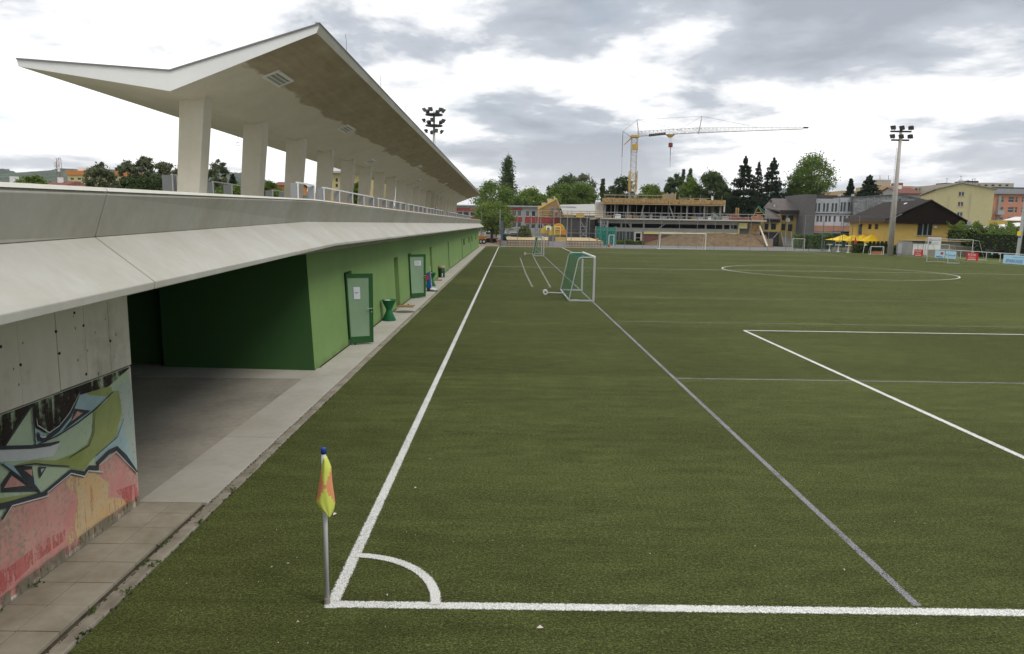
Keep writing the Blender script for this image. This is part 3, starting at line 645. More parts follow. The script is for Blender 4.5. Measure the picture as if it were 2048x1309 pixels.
# drooping flag: rows of points from the top hoist down
key = [(912, 650, 653), (923, 646, 658), (935, 643, 662.7), (958, 640, 664), (982, 636, 667.5), (1004, 632, 670.6), (1015, 639, 669), (1024, 650, 666), (1031, 659.5, 662.5)]
rows = []
for (y0_, a0, d0), (y1_, a1, d1) in zip(key, key[1:]):
    for q in range(3): s_ = q / 3; rows.append((y0_ + (y1_ - y0_) * s_, a0 + (a1 - a0) * s_, d0 + (d1 - d0) * s_))
rows.append(key[-1]); NC = 14; b1 = MB()
for (py, a, d) in rows:
    for q in range(NC + 1):
        s_ = q / NC; wq = (py - 912) / 119; fold = .008 * wq * math.sin(s_ * 9 + py * .025) + .05 * math.sin(math.pi * s_) + .003 * math.sin(s_ * 17 - py * .06) * wq
        b1.v.append(tuple(fpt(a + (d - a) * s_, py, fold)))
for i in range(len(rows) - 1):
    for q in range(NC):
        cxp = (q + .5) / NC; tpos = ((rows[i][0] + rows[i + 1][0]) / 2 - 970) / 36
        b1.f.append((i * (NC + 1) + q, i * (NC + 1) + q + 1, (i + 1) * (NC + 1) + q + 1, (i + 1) * (NC + 1) + q)); b1.mi.append(1 if abs(cxp - .52) * 2 > abs(tpos) and abs(tpos) < 1 else 0)
fo_ = b1.build('flag', [m_fy, m_fo], cf_, smooth=True)
so = fo_.modifiers.new('thick', 'SOLIDIFY'); so.thickness = .002

# ------------------------------------------------------------------ portable goals with green nets
m_alu = M('goal_aluminium', (.50, .51, .50), .4, .06, 2, metal=.2); m_net = M('green_net', (.02, .20, .12), .7, .1)
def portable_goal(label, X, ya_, yb_, dep, Hh, loc, group, wheel=True):
    g = thing('portable_goal', label, 'goal', (X, ya_, 0), group)
    for yq in (ya_, yb_): MB().box(X - .05, X + .05, yq - .05, yq + .05, 0, Hh).build('post', m_alu, g, bev=.01)
    MB().box(X - .05, X + .05, ya_ - .05, yb_ + .05, Hh + .001, Hh + .09).build('crossbar', M('goal_white', (.72, .72, .72), .4, .04), g, bev=.01)
    td = dep * .68
    for yq in (ya_, yb_):
        b = MB(); pts = [(X - .05, yq, Hh + .03)] + [(X - td + .22 - .22 * math.sin(t), yq, Hh + .03 - .2 + .2 * math.cos(t)) for t in np.linspace(0, 1.35, 7)] + [(X - dep, yq, .06)]
        b.path([Vector(p) for p in pts], .028, 8); b.build('side_frame', m_alu, g)
        MB().box(X - dep, X - .05, yq - .035, yq + .035, 0.005, .075).build('ground_bar', m_alu, g)
        MB().tube((X - dep + .05, yq, .06), (X - dep + .45, yq + (.35 if yq == ya_ else -.35), .04), .018, n=6).build('brace', m_alu, g)
    MB().box(X - dep - .035, X - dep + .035, ya_, yb_, .005, .075).build('rear_bar', m_alu, g)
    if wheel:
        ym = (ya_ + yb_) / 2 + .25
        MB().tube((X - dep, ym, .09), (X - dep - .88, ym + .1, .10), .03, n=8).build('tow_bar', m_alu, g)
        for q in (-.11, .11):
            b = MB(); b.tube((X - dep - .93, ym + .06 + q, .13), (X - dep - .93, ym + .14 + q, .13), .13, n=16); w_ = b.build('wheel', M('white_wheel', (.68, .67, .62), .5, .06), g)
            b = MB(); b.tube((X - dep - .93, ym + .055 + q, .13), (X - dep - .93, ym + .145 + q, .13), .045, n=10); b.build('hub', m_dark, w_)
    nb = MB(); r_ = .0028; st = .115
    def ln(p, q): nb.tube(p, q, r_, n=3, caps=False)
    z_ = Hh
    def back(s): # profile from top front to ground rear
        L1 = td - .05; L2 = math.hypot(dep - td, Hh - .05); tot = L1 + L2; d_ = s * tot
        if d_ < L1: return (X - .05 - d_, Hh + .02 - .05 * math.sin(math.pi * d_ / L1))
        e = (d_ - L1) / L2; return (X - td - (dep - td) * e + .10 * math.sin(math.pi * e), Hh - (Hh - .06) * e)
    ns = int((td + Hh) / st); prof_ = [back(k / ns) for k in range(ns + 1)]
    ny = int((yb_ - ya_) / st)
    for k in range(ny + 1):
        yq = ya_ + (yb_ - ya_) * k / ny
        for a, c in zip(prof_, prof_[1:]): ln((a[0], yq, a[1]), (c[0], yq, c[1]))
    for a in prof_:
        for k in range(0, ny, 4): ln((a[0], ya_ + (yb_ - ya_) * k / ny, a[1]), (a[0], ya_ + (yb_ - ya_) * min(k + 4, ny) / ny, a[1]))
    for yq in (ya_, yb_):
        for k in range(1, int(Hh / st)):
            zq = k * st; e = 1 - zq / Hh; xb = X - td - (dep - td) * e
            ln((xb, yq, zq), (X - .03, yq, zq))
        for k in range(0, int(dep / st)):
            xq = X - .05 - k * st
            e0 = max(0, (X - td - xq) / (dep - td)); ln((xq, yq, .05), (xq, yq, Hh * (1 - e0)))
    nb.build('net', m_net, g); return g
portable_goal('portable goal with green net and white tow wheels standing nearest on the grey line', 3.89, 31.9, 37.1, 1.12, 1.98, None, 'portable goals on the grey line')
portable_goal('smaller looking portable green net goal farther down the grey line', 3.80, 77.2, 82.4, 1.05, 1.98, None, 'portable goals on the grey line')

# ------------------------------------------------------------------ things on the walkway
m_bin = M('bin_green', (.012, .12, .045), .4, .08)
def hourglass_bin(label, x, y_, full=False):
    t_ = thing('waste_bin', label, 'bin', (x, y_, .03), 'hourglass bins by the green wall')
    MB().lathe((x, y_, .03), [(.24, 0), (.245, .02), (.10, .34), (.095, .37), (.10, .40), (.245, .70), (.25, .72), (.22, .72), (.10, .45)], 24).build('bin_body', m_bin, t_, smooth=True)
    MB().lathe((x, y_, .03), [(.252, .705), (.262, .712), (.262, .732), (.246, .735), (.238, .72)], 24).build('rim', M('bin_rim_green', (.015, .15, .06), .35, .05), t_, smooth=True)
    MB().lathe((x - .05, y_ - .02, .03), [(.02, .70), (.12, .715), (.10, .73), (.02, .735)], 10).build('bin_lid_plate', m_white, t_)
    return t_
hourglass_bin('hourglass shaped green bin between the first open door and the first doormat', -4.2, 24.5)
hourglass_bin('hourglass shaped green bin half hidden behind the blue cart', -4.22, 38.2)
t_ = thing('waste_bin', 'dark green cylindrical bin with tan top against the green wall', 'bin', (-4.27, 44.6, .03))
MB().lathe((-4.27, 44.6, .03), [(.19, 0), (.2, .02), (.2, .56), (.17, .58)], 20).build('bin_body', M('bottle_green', (.008, .05, .02), .4, .1), t_, smooth=True)
MB().lathe((-4.27, 44.6, .61), [(.21, 0), (.22, .03), (.21, .12), (.13, .16), (.02, .17)], 20).build('bin_top', M('tan_plastic', (.40, .28, .18), .6, .1), t_, smooth=True)
MB().box(-4.24, -4.18, 44.38, 44.41, .08, .30).build('sticker', m_white, t_)
m_mat = M('coir_mat', (.34, .19, .07), .95, .2, 9, .3)
for lab, x, y_ in (('orange brown doormat lying by the manhole cover', -4.22, 28.7), ('orange brown doormat lying past the blue cart', -4.35, 42.2)):
    t_ = thing('doormat', lab, 'doormat', (x, y_, .03), 'doormats on the walkway')
    MB().box(x - .38, x + .33, y_ - .30, y_ + .30, .031, .052).build('mat', m_mat, t_, bev=.006)
    b = MB()
    for s_ in (-1, 1): b.box(x - .385, x + .335, y_ + s_ * .30 - .018, y_ + s_ * .30 + .018, .031, .057)
    b.build('mat_border', M('mat_border', (.20, .11, .04), .9, .1), t_)
    MB().tube((x + .02, y_ + .52, .03), (x + .02, y_ + .52, .075), .022, .018, 8).build('door_stopper', m_black, t_)
t_ = thing('manhole_cover', 'round dark manhole cover set in the concrete walkway', 'manhole cover', (-4.03, 27.0, .03))
MB().lathe((-4.03, 26.95, .031), [(.36, 0), (.36, .004), (.33, .006), (.01, .006)], 28).build('cover', M('cast_iron', (.10, .095, .085), .7, .2, 8), t_)
MB().lathe((-4.03, 26.95, .030), [(.41, 0), (.41, .004), (.37, .005)], 28).build('cover_frame', M('iron_frame', (.17, .16, .145), .7, .15, 8), t_)
# blue cleaning cart
t_ = thing('cleaning_cart', 'blue and red wheeled cleaning cart behind the second open door', 'cart', (-4.0, 35.4, .03))
x, y_ = -3.98, 35.4
m_bl = M('blue_cart', (.015, .09, .30), .4, .1)
MB().box(x - .17, x + .06, y_ - .2, y_ + .2, .17, .42).build('cart_body', m_bl, t_, bev=.03)
b = MB(); b.loft([(x - .14, y_ - .17, .42), (x + .02, y_ - .17, .42), (x + .02, y_ + .17, .42), (x - .14, y_ + .17, .42)], [(x - .22, y_ - .19, .92), (x - .02, y_ - .19, .92), (x - .02, y_ + .19, .92), (x - .22, y_ + .19, .92)]); b.build('tank', m_bl, t_, bev=.02)
MB().box(x - .20, x - .04, y_ - .21, y_ - .185, .62, .86).build('tank_panel', M('red_plastic', (.50, .06, .03), .4, .06), t_)
b = MB(); b.path([Vector((x - .12, y_ - .16, .90)), Vector((x + .02, y_ - .16, 1.0)), Vector((x + .10, y_ - .16, 1.02)), Vector((x + .10, y_ + .16, 1.02)), Vector((x + .02, y_ + .16, 1.0))], .02, 6); b.build('handle', m_dark, t_)
b = MB(); b.loft([(x + .03, y_ - .22, .12), (x + .32, y_ - .22, .08), (x + .32, y_ + .22, .08), (x + .03, y_ + .22, .12)], [(x + .03, y_ - .22, .20), (x + .32, y_ - .22, .13), (x + .32, y_ + .22, .13), (x + .03, y_ + .22, .20)]); b.build('brush_head', m_white, t_)
MB().box(x + .05, x + .35, y_ - .225, y_ + .225, .035, .078).build('brush_bristles', m_black, t_)
for s_ in (-1, 1): MB().tube((x - .05, y_ + s_ * .21, .12), (x - .05, y_ + s_ * .25, .12), .09, n=14).build('wheel', m_dark, t_)
MB().tube((x + .10, y_ + .05, .1), (x - .02, y_ + .12, 1.28), .012, n=6).build('broom_stick', m_white, t_)
# ------------------------------------------------------------------ background helpers
def S(Y): return Y / F
def base_at(px, Y, z=0): return Vector((W(px, 480, Y).x, Y, z))
def window(parent, Mp, a, b_, c, d, fm, depth=.14, mull=1, gm_=None, sill=None, trans=0):
    fr = MB(); t = min(.07, (b_ - a) * .09); dd = depth
    bars = [(a, a + t, c, d), (b_ - t, b_, c, d), (a + t, b_ - t, d - t, d), (a + t, b_ - t, c, c + t)]
    for k in range(1, mull + 1): u = a + (b_ - a) * k / (mull + 1); bars.append((u - t * .6, u + t * .6, c + t, d - t))
    if trans: bars.append((a + t, b_ - t, c + (d - c) * trans - t * .5, c + (d - c) * trans + t * .5))
    for u0, u1, v0, v1 in bars: fr.loft([Mp(u0, v0, dd - .06), Mp(u1, v0, dd - .06), Mp(u1, v1, dd - .06), Mp(u0, v1, dd - .06)], [Mp(u0, v0, dd), Mp(u1, v0, dd), Mp(u1, v1, dd), Mp(u0, v1, dd)])
    w_ = fr.build('window', fm, parent)
    p = MB(); p.face([Mp(a, c, dd - .02), Mp(b_, c, dd - .02), Mp(b_, d, dd - .02), Mp(a, d, dd - .02)]); p.build('pane', gm_ or m_glass, w_)
    if sill:
        s_ = MB(); s_.loft([Mp(a - .08, c - .08, -.09), Mp(b_ + .08, c - .08, -.09), Mp(b_ + .08, c, -.09), Mp(a - .08, c, -.09)], [Mp(a - .08, c - .08, dd - .05), Mp(b_ + .08, c - .08, dd - .05), Mp(b_ + .08, c, dd - .05), Mp(a - .08, c, dd - .05)]); s_.build('sill', sill, w_)
    return w_
def pxrect(Y, x0, y0, x1, y1):
    xm, ym = (x0 + x1) / 2, (y0 + y1) / 2
    return (W(x0, ym, Y).x, W(x1, ym, Y).x, W(xm, y1, Y).z, W(xm, y0, Y).z)
def facade(parent, Y, rect, wins, mat, depth, fm, name='wall', dd=.18, z0=None, top=True, mull=1, sill=None, trans=0):
    """front wall with real openings seen through a photograph rectangle, plus side and back walls"""
    a, b_, c, d = pxrect(Y, *rect); c = c if z0 is None else z0
    Mp = lambda u, v, q: (u, Y + q, v)
    hs = []
    for w_ in wins:
        h = pxrect(Y, *w_); hs.append(h)
    m_ = MB(); wall_holes(m_, a, b_, c, d, Mp, hs, dd)
    m_.face([(a, Y, c), (a, Y + depth, c), (a, Y + depth, d), (a, Y, d)]); m_.face([(b_, Y, c), (b_, Y + depth, c), (b_, Y + depth, d), (b_, Y, d)]); m_.face([(a, Y + depth, c), (b_, Y + depth, c), (b_, Y + depth, d), (a, Y + depth, d)])
    if top: m_.face([(a, Y, d), (b_, Y, d), (b_, Y + depth, d), (a, Y + depth, d)])
    o = m_.build(name, mat, parent)
    for h in hs: window(parent, Mp, *h, fm, dd, mull, sill=sill, trans=trans)
    return a, b_, c, d
def side_wall(parent, X, ya_, yb_, z0, z1, wins, mat, fm, name='side_wall', sgn=1, mull=0, dd=.15):
    Mp = lambda u, v, q: (X + sgn * q, u, v)
    m_ = MB(); wall_holes(m_, ya_, yb_, z0, z1, Mp, wins, dd); m_.build(name, mat, parent)
    for h in wins: window(parent, Mp, *h, fm, dd, mull)
def pslab(mb, pts, th):      # slab through (px, py, Y) corners, thickened downwards
    mb.prism([W(*p) for p in pts], (0, 0, -th)); return mb
m_frw = M('white_window_frame', (.66, .66, .64), .5, .04); m_frd = M('dark_window_frame', (.06, .06, .06), .5, .1)
m_bark = M('tree_bark', (.10, .075, .05), .9, .3, 3)
f_bright = foliage('leaf_bright_green', (.15, .225, .042)); f_mid = foliage('leaf_mid_green', (.13, .20, .042)); f_dark = foliage('leaf_dark_green', (.078, .122, .042), .4)
f_con = foliage('needle_dark', (.026, .046, .022), .4); f_olive = foliage('leaf_olive', (.15, .175, .085)); f_grey = foliage('leaf_grey_green', (.15, .175, .10))
def clump_points(cs, rad, n):
    P = []
    for c, r_ in zip(cs, rad):
        v = nrg.normal(size=(n, 3)) * .50
        P.append(np.array(c) + v * r_ * np.array([1, 1, .8]))
    return np.concatenate(P)
def trunk_mesh(t_, X, Y, z0, zt, r0, limbs):
    b = MB(); k_ = 5; pts = [Vector((X + nrg.normal() * r0 * .3 * (k > 0), Y + nrg.normal() * r0 * .3 * (k > 0), z0 + (zt - z0) * k / k_)) for k in range(k_ + 1)]
    for k in range(k_): b.tube(pts[k], pts[k + 1], r0 * (1 - .8 * k / k_), r0 * (1 - .8 * (k + 1) / k_), 7)
    for L_ in limbs:
        s_ = pts[nrg.integers(2, 5)]; b.tube(s_, Vector(L_), r0 * .35, r0 * .08, 5)
    b.build('trunk', m_bark, t_)
def tree(label, px, ptop, pbot, pw, Y, mat, kind='round', leaf=None, dens=1.0, group='trees', z0=0.0, name=None, lean=0):
    X = W(px, (ptop + pbot) / 2, Y).x; zt = W(px, ptop, Y).z; zb = max(W(px, pbot, Y).z, z0 + .4); w = pw * S(Y) * (.5 if kind == 'bush' else .56 if kind != 'spruce' else .66); h = zt - zb
    nm = name or {'round': 'leafy_tree', 'poplar': 'poplar_tree', 'spruce': 'spruce_tree', 'airy': 'leafy_tree', 'bush': 'bush'}[kind]
    t_ = thing(nm, label, 'bush' if kind == 'bush' else 'tree', (X, Y, z0), group); leaf = leaf or max(.24, .0025 * Y)
    if kind == 'spruce':
        P = []; tip = []; nl = 27
        for k in range(nl):
            f = k / (nl - 1); z = zb + h * (f ** .92) + nrg.normal() * h * .012; rr = w * (1 - f) ** .85 * nrg.uniform(.66, 1.15) + .2
            nb = max(6, int(14 * (1 - f * .5)))
            for j in range(nb):
                a = nrg.uniform(0, 6.283); ln = rr * nrg.uniform(.75, 1.12); m_ = int(26 * dens * (.45 + (1 - f)))
                s_ = nrg.uniform(.08, 1, m_) ** .7; dz = -.32 * ln * s_ + .22 * ln * s_ ** 2.2; wd = .17 * ln * (1 - s_ * .75)
                P.append(np.stack([X + np.cos(a) * ln * s_ + nrg.normal(size=m_) * wd, Y + np.sin(a) * ln * s_ + nrg.normal(size=m_) * wd, z + dz + nrg.normal(size=m_) * .16 * h / nl * 2.2], 1))
        v = np.stack([X + nrg.normal(size=40) * .12, Y + nrg.normal(size=40) * .12, zt - nrg.uniform(0, h * .08, 40)], 1); P.append(v)
        leaf_mesh('crown', mat, np.concatenate(P), leaf * 1.05, t_); trunk_mesh(t_, X, Y, z0, zt, max(.18, h * .018), [])
        return t_
    if kind == 'poplar':
        cs = []; rad = []
        for k in range(int(46 * dens)):
            f = nrg.uniform(0, 1); rr = w * math.sin(math.pi * min(1, .12 + f * .86)) ** .7; a = nrg.uniform(0, 6.283); q = rr * nrg.uniform(.2, .85)
            cs.append((X + math.cos(a) * q + lean * f, Y + math.sin(a) * q, zb + h * f * .96)); rad.append(w * nrg.uniform(.28, .5))
        P = clump_points(cs, rad, 110); P[:, 2] += (nrg.uniform(-1, 1, len(P)) * w * .45)
        leaf_mesh('crown', mat, P, leaf, t_); trunk_mesh(t_, X, Y, z0, zb + h * .8, max(.15, h * .02), [])
        return t_
    cs = []; rad = []; n_ = int((44 if kind != 'airy' else 44) * dens)
    for k in range(n_):
        v = nrg.normal(size=3); v /= np.linalg.norm(v); q = nrg.uniform(.35, .86) ** .6
        if kind == 'bush': v[2] = abs(v[2])
        cz = zb + h * (.48 if kind != 'bush' else .1)
        tap = 1.0 - .25 * max(0, v[2])
        cs.append((X + v[0] * q * w * tap, Y + v[1] * q * w * tap, cz + v[2] * q * h * (.5 if kind != 'bush' else .85)))
        rad.append(min(w, h * .6) * nrg.uniform(.20, .36) * (.75 if kind == 'airy' else 1))
    P = clump_points(cs, rad, int(130 if kind != 'airy' else 100)); P = P[P[:, 2] > z0 + .05]
    leaf_mesh('crown', mat, P, leaf, t_); trunk_mesh(t_, X, Y, z0, zb + h * .6, max(.12, w * .07), [cs[i] for i in range(0, n_, 5)])
    return t_
def hedge(label, x0, x1, ya_, yb_, z0, z1, mat, n, leaf=.22, name='hedge', wave=.25, group=None):
    t_ = thing(name, label, 'hedge', ((x0 + x1) / 2, (ya_ + yb_) / 2, z0), group)
    MB().box(x0 + .25, x1 - .25, ya_ + .25, yb_ - .25, z0, z0 + (z1 - z0) * .8).build('branches', M('hedge_core', (.012, .018, .008), .95, .3), t_)
    u = nrg.uniform(size=(n, 3)); k = nrg.integers(0, 3, n)
    u[k == 0, 1] *= .18; u[k == 1, 2] = 1 - u[k == 1, 2] * .2; sd_ = nrg.uniform(size=n) < .5; u[(k == 2) & sd_, 0] *= .12; u[(k == 2) & ~sd_, 0] = 1 - u[(k == 2) & ~sd_, 0] * .12
    P = np.stack([x0 + u[:, 0] * (x1 - x0), ya_ + u[:, 1] * (yb_ - ya_), z0 + u[:, 2] * (z1 - z0)], 1)
    P[:, 2] += (np.sin(P[:, 0] * 1.1 + P[:, 1] * .7) + np.sin(P[:, 0] * 2.7 - P[:, 1] * 1.9)) * wave * .5 * u[:, 2]
    leaf_mesh('foliage', mat, P, leaf, t_); return t_

# ------------------------------------------------------------------ hills
def hills(name, Y, prof_, mat, front=900):
    b = MB(); xs = []
    pts = []
    for (a, c), (d, e) in zip(prof_, prof_[1:]):
        for k in range(12): f = k / 12; pts.append((a + (d - a) * f, c + (e - c) * f))
    pts.append(prof_[-1]); n_ = len(pts); rows_ = 9
    for r_ in range(rows_ + 1):
        f = r_ / rows_
        for i, (px, py) in enumerate(pts):
            q = W(px, py, Y); z = max(q.z, 0) * (f ** .75); yy_ = Y - front * (1 - f)
            j = nrg.normal() * 4 * f + (math.sin(i * 1.7) * 3 + math.sin(i * .61 + r_) * 8) * f * (1 - .6 * f)
            b.v.append((q.x, yy_ + nrg.normal() * 12 * (f < 1), z + j * (1 if r_ < rows_ else .5) - .1))
    for r_ in range(rows_):
        for i in range(n_ - 1): b.f.append((r_ * n_ + i, r_ * n_ + i + 1, (r_ + 1) * n_ + i + 1, (r_ + 1) * n_ + i)); b.mi.append(0)
    return tag(b.build(name, mat), kind='structure')
m_hill = M('wooded_hillside', (.028, .050, .026), .95, .5, .012, c2=(.05, .075, .034))
hills('hills', 2600, [(-700, 345), (-300, 352), (-120, 330), (-40, 330), (15, 340), (50, 350), (100, 343), (150, 339), (200, 341), (260, 340), (330, 345), (400, 340), (460, 346), (505, 347), (545, 368), (600, 382), (660, 395), (760, 410), (900, 425)], m_hill)
hills('distant_mountain', 3600, [(1180, 440), (1250, 415), (1310, 388), (1340, 382), (1400, 392), (1480, 398), (1540, 385), (1575, 376), (1610, 378), (1660, 395), (1760, 410), (1900, 425), (2150, 440)], M('mountain_forest', (.05, .085, .06), .95, .4, .006), 1500)

# ------------------------------------------------------------------ left background, seen under the roof and over the parapet
GL = 'trees beyond the grandstand'
tree('low bright green bush before the red roofs behind the parapet', 62, 347, 400, 95, 70, f_bright, 'bush', dens=1.1, group=GL, z0=0, name='bush')
tree('leaning dark grey green tree in front of the yellow block', 200, 322, 395, 54, 75, f_grey, 'airy', group=GL, dens=1.3)
for i, (px, pt_, pw, lab) in enumerate(((255, 318, 48, 'first airy tree of the row beside the leaning tree'), (290, 308, 56, 'tallest airy tree in the row behind the parapet'), (332, 314, 58, 'airy tree in the row just before the first pillar'), (378, 322, 60, 'airy tree hidden partly by the first pillar'))):
    tree(lab, px, pt_ + 3, 372, pw * .8, 80, f_grey, 'airy', group=GL, dens=.9)
    tree('dark undergrowth below ' + ('the first airy tree', 'the tallest airy tree', 'the airy tree by the pillar', 'the pillar')[i], px + 4, 350, 420, pw * 1.05, 78, f_dark, 'round', group=GL, dens=1.0)
tree('bushy tree between the first and second pillars', 436, 312, 400, 44, 80, f_grey, 'airy', group=GL, dens=1.1)
tree('green shrub low between the first and second pillars', 470, 368, 420, 70, 60, f_mid, 'round', group=GL)
tree('small green tree between the second and third pillars', 540, 358, 420, 42, 82, f_mid, 'round', group=GL)
tree('low green bush between the second and third pillars', 560, 382, 425, 50, 60, f_bright, 'round', group=GL)
tree('small spruce at the foot of the hill', 466, 350, 400, 22, 120, f_con, 'spruce', group=GL)
tree('leafy tree in front of the yellow house behind the pillars', 720, 362, 430, 30, 58, f_bright, 'round', group=GL)
tree('dark leafy tree behind the sixth pillar gap', 752, 350, 430, 20, 75, f_mid, 'round', group=GL)
m_yel = M('yellow_render', (.56, .47, .24), .85, .06); m_ored = M('orange_render', (.55, .22, .07), .85, .08); m_tile = M('red_roof_tiles', (.17, .065, .05), .85, .25, 2)
t_ = thing('apartment_block', 'pale yellow apartment block with an orange top band far behind the parapet', 'building', base_at(190, 150))
wl = []
for r_ in range(2):
    for k in range(7): wl.append((141 + k * 14, 356 + r_ * 8, 148 + k * 14, 360 + r_ * 8))
a, b_, c, d = facade(t_, 150, (136, 351, 245, 376), wl, m_yel, 12, m_frd, z0=0, mull=0)
MB().box(a - .15, b_ + .15, 149.8, 162.2, d + .004, d + .9).build('roof_band', m_ored, t_); MB().box(a + 1, a + 3, 152, 155, d + .9, d + 1.7).build('chimney', m_white, t_)
def gable_house(name, label, px0, px1, peave, pridge, Y, dep, wallm, roofm_, wins=(), mull=0, hip=.0, group=None):
    t_ = thing(name, label, 'building', base_at((px0 + px1) / 2, Y), group)
    a, b_, c, d = facade(t_, Y, (px0, peave, px1, peave + 30), wins, wallm, dep, m_frd, z0=0, mull=mull)
    zr = W((px0 + px1) / 2, pridge, Y + dep / 2).z; e = .4
    b = MB(); hx = (b_ - a) * hip
    for y0_, sg in ((Y - e, 1), (Y + dep + e, -1)):
        b.prism([(a - e, y0_, d - .05), (b_ + e, y0_, d - .05), (b_ + e - hx, Y + dep / 2, zr), (a - e + hx, Y + dep / 2, zr)], (0, 0, .18))
    if hip:
        b.prism([(a - e, Y - e, d - .05), (a - e, Y + dep + e, d - .05), (a - e + hx, Y + dep / 2, zr)], (0, 0, .18)); b.prism([(b_ + e, Y - e, d - .05), (b_ + e, Y + dep + e, d - .05), (b_ + e - hx, Y + dep / 2, zr)], (0, 0, .18))
    r_ = b.build('roof', roofm_, t_)
    if not hip:
        g_ = MB()
        for xq in (a + .002, b_ - .002): g_.face([(xq, Y, d), (xq, Y + dep, d), (xq, Y + dep / 2, zr)])
        g_.build('gable', wallm, t_)
    xm = a + (b_ - a) * .35; MB().box(xm, xm + .7, Y + dep * .35, Y + dep * .35 + .6, zr - .6, zr + .7).build('chimney', m_white, r_)
    return t_
gable_house('tiled_house', 'red tiled house roof below the yellow block', 122, 186, 380, 371, 110, 12, m_yel, m_tile, hip=.2)
gable_house('tiled_house', 'red tiled house roof beside the green bush', 68, 118, 377, 364, 120, 12, m_yel, m_tile, hip=.2)
gable_house('tiled_house', 'grey roofed house at the far end of the parapet', -60, 24, 376, 366, 80, 12, m_white, M('grey_roof_tiles', (.13, .12, .12), .85, .2, 2), hip=.25)
gable_house('yellow_house', 'tall yellow house with pale windows behind the pillars', 650, 745, 346, 338, 66, 10, m_yel, M('pale_roof_edge', (.45, .45, .44), .8, .1), [(671, 357 + 11 * k, 676, 364 + 11 * k) for k in range(5)], hip=.1)
gable_house('orange_house', 'distant house with orange wall behind the second pillar gap', 548, 592, 372, 366, 180, 10, m_ored, m_tile)
t_ = thing('antenna_mast', 'slender lattice antenna mast on the skyline', 'mast', base_at(117, 130))
q = W(117, 316, 130); b = MB()
for dx in (-.45, .45):
    for dy in (-.45, .45): b.tube((q.x + dx * 1.2, 130 + dy * 1.2, 0), (q.x + dx * .5, 130 + dy * .5, q.z), .05, n=4)
for k in range(14):
    z = q.z * k / 14; zz_ = q.z * (k + 1) / 14; b.tube((q.x - .5, 129.6, z), (q.x + .5, 129.6, zz_), .03, n=4); b.tube((q.x + .5, 129.6, z), (q.x - .5, 129.6, zz_), .03, n=4)
b.build('lattice', M('mast_red_grey', (.22, .15, .14), .6, .2), t_)
for k, (dx, dz) in enumerate(((.3, -.4), (-.3, -.8), (.3, -1.6))): MB().box(q.x + dx - .15, q.x + dx + .15, 129.2, 129.5, q.z + dz - .9, q.z + dz).build('antenna', m_white, t_)
MB().lathe((q.x + .9, 129.5, q.z - 4.2), [(.05, 0), (.45, .12), (.5, .2)], 10).build('dish', m_white, t_)

# ------------------------------------------------------------------ flood light masts
def lamp_head(parent, c, fx, fy, s=.62):
    """one floodlight: a tapered housing with a glass front, facing (fx, fy) and tilted down"""
    f = Vector((fx, fy, -.75)).normalized(); r_ = f.cross(Vector((0, 0, 1))).normalized(); u = r_.cross(f); c = Vector(c)
    A = [c + r_ * a * s * .28 + u * q * s * .22 - f * s * .32 for a, q in ((-1, -1), (1, -1), (1, 1), (-1, 1))]; B = [c + r_ * a * s * .55 + u * q * s * .48 + f * s * .3 for a, q in ((-1, -1), (1, -1), (1, 1), (-1, 1))]
    o = MB().loft(A, B).build('floodlight', m_lh, parent)
    C_ = [p + f * .012 for p in B]; cc = sum(C_, Vector()) / 4; C_ = [cc + (p - cc) * .88 for p in C_]
    g_ = MB(); g_.face(C_); g_.build('lens', m_lens, o)
    k_ = MB(); k_.tube(c - u * s * .3, c - u * s * .75 , .05, n=5); k_.build('bracket', m_dark, o)
m_lh = M('lamp_housing', (.05, .055, .055), .5, .1); m_lens = M('lamp_lens', (.13, .13, .12), .15, .05)
t_ = thing('floodlight_mast', 'tall concrete floodlight mast with six lamps beyond the pitch by the clubhouse', 'floodlight', (51.3, 94.5, 0))
q = W(1802, 262, 94.5)
MB().tube((51.3, 94.5, 0), (q.x, 94.5, q.z), .38, .17, 16).build('pole', M('mast_concrete', (.44, .40, .36), .8, .1), t_, smooth=True)
for k, z in ((0, q.z - .1), (1, q.z - 1.2)):
    MB().box(q.x - (1.35 if k == 0 else 1.15), q.x + (1.35 if k == 0 else 1.15), 94.38, 94.62, z - .1, z + .1).build('cross_arm', m_dark, t_)
    for dx in (-1.15, 0, 1.15): lamp_head(t_, (q.x + dx, 94.2, z + .52), -.75 + dx * .25, -.6, .60)
MB().tube((q.x, 94.5, q.z - .2), (q.x, 94.5, q.z + .35), .2, .16, 8).build('mast_head', m_dark, t_)
b = MB()
for dx in (-.62, -.40): b.tube((51.3 + dx, 94.2, 2.5), (q.x + dx * .75, 94.3, q.z - 2), .018, n=4)
for k in range(36): f = k / 36; z = 2.6 + (q.z - 4.7) * f; xo = 51.3 + (q.x - 51.3) * f; b.tube((xo - .62, 94.22, z), (xo - .38, 94.22, z), .014, n=4)
b.build('ladder', m_metal, t_)
MB().box(52.0, 52.55, 94.0, 94.4, .35, 1.75).build('switch_box', m_metal, t_); MB().box(52.02, 52.5, 94.05, 94.35, 0, .35).build('box_plinth', m_steel, t_)
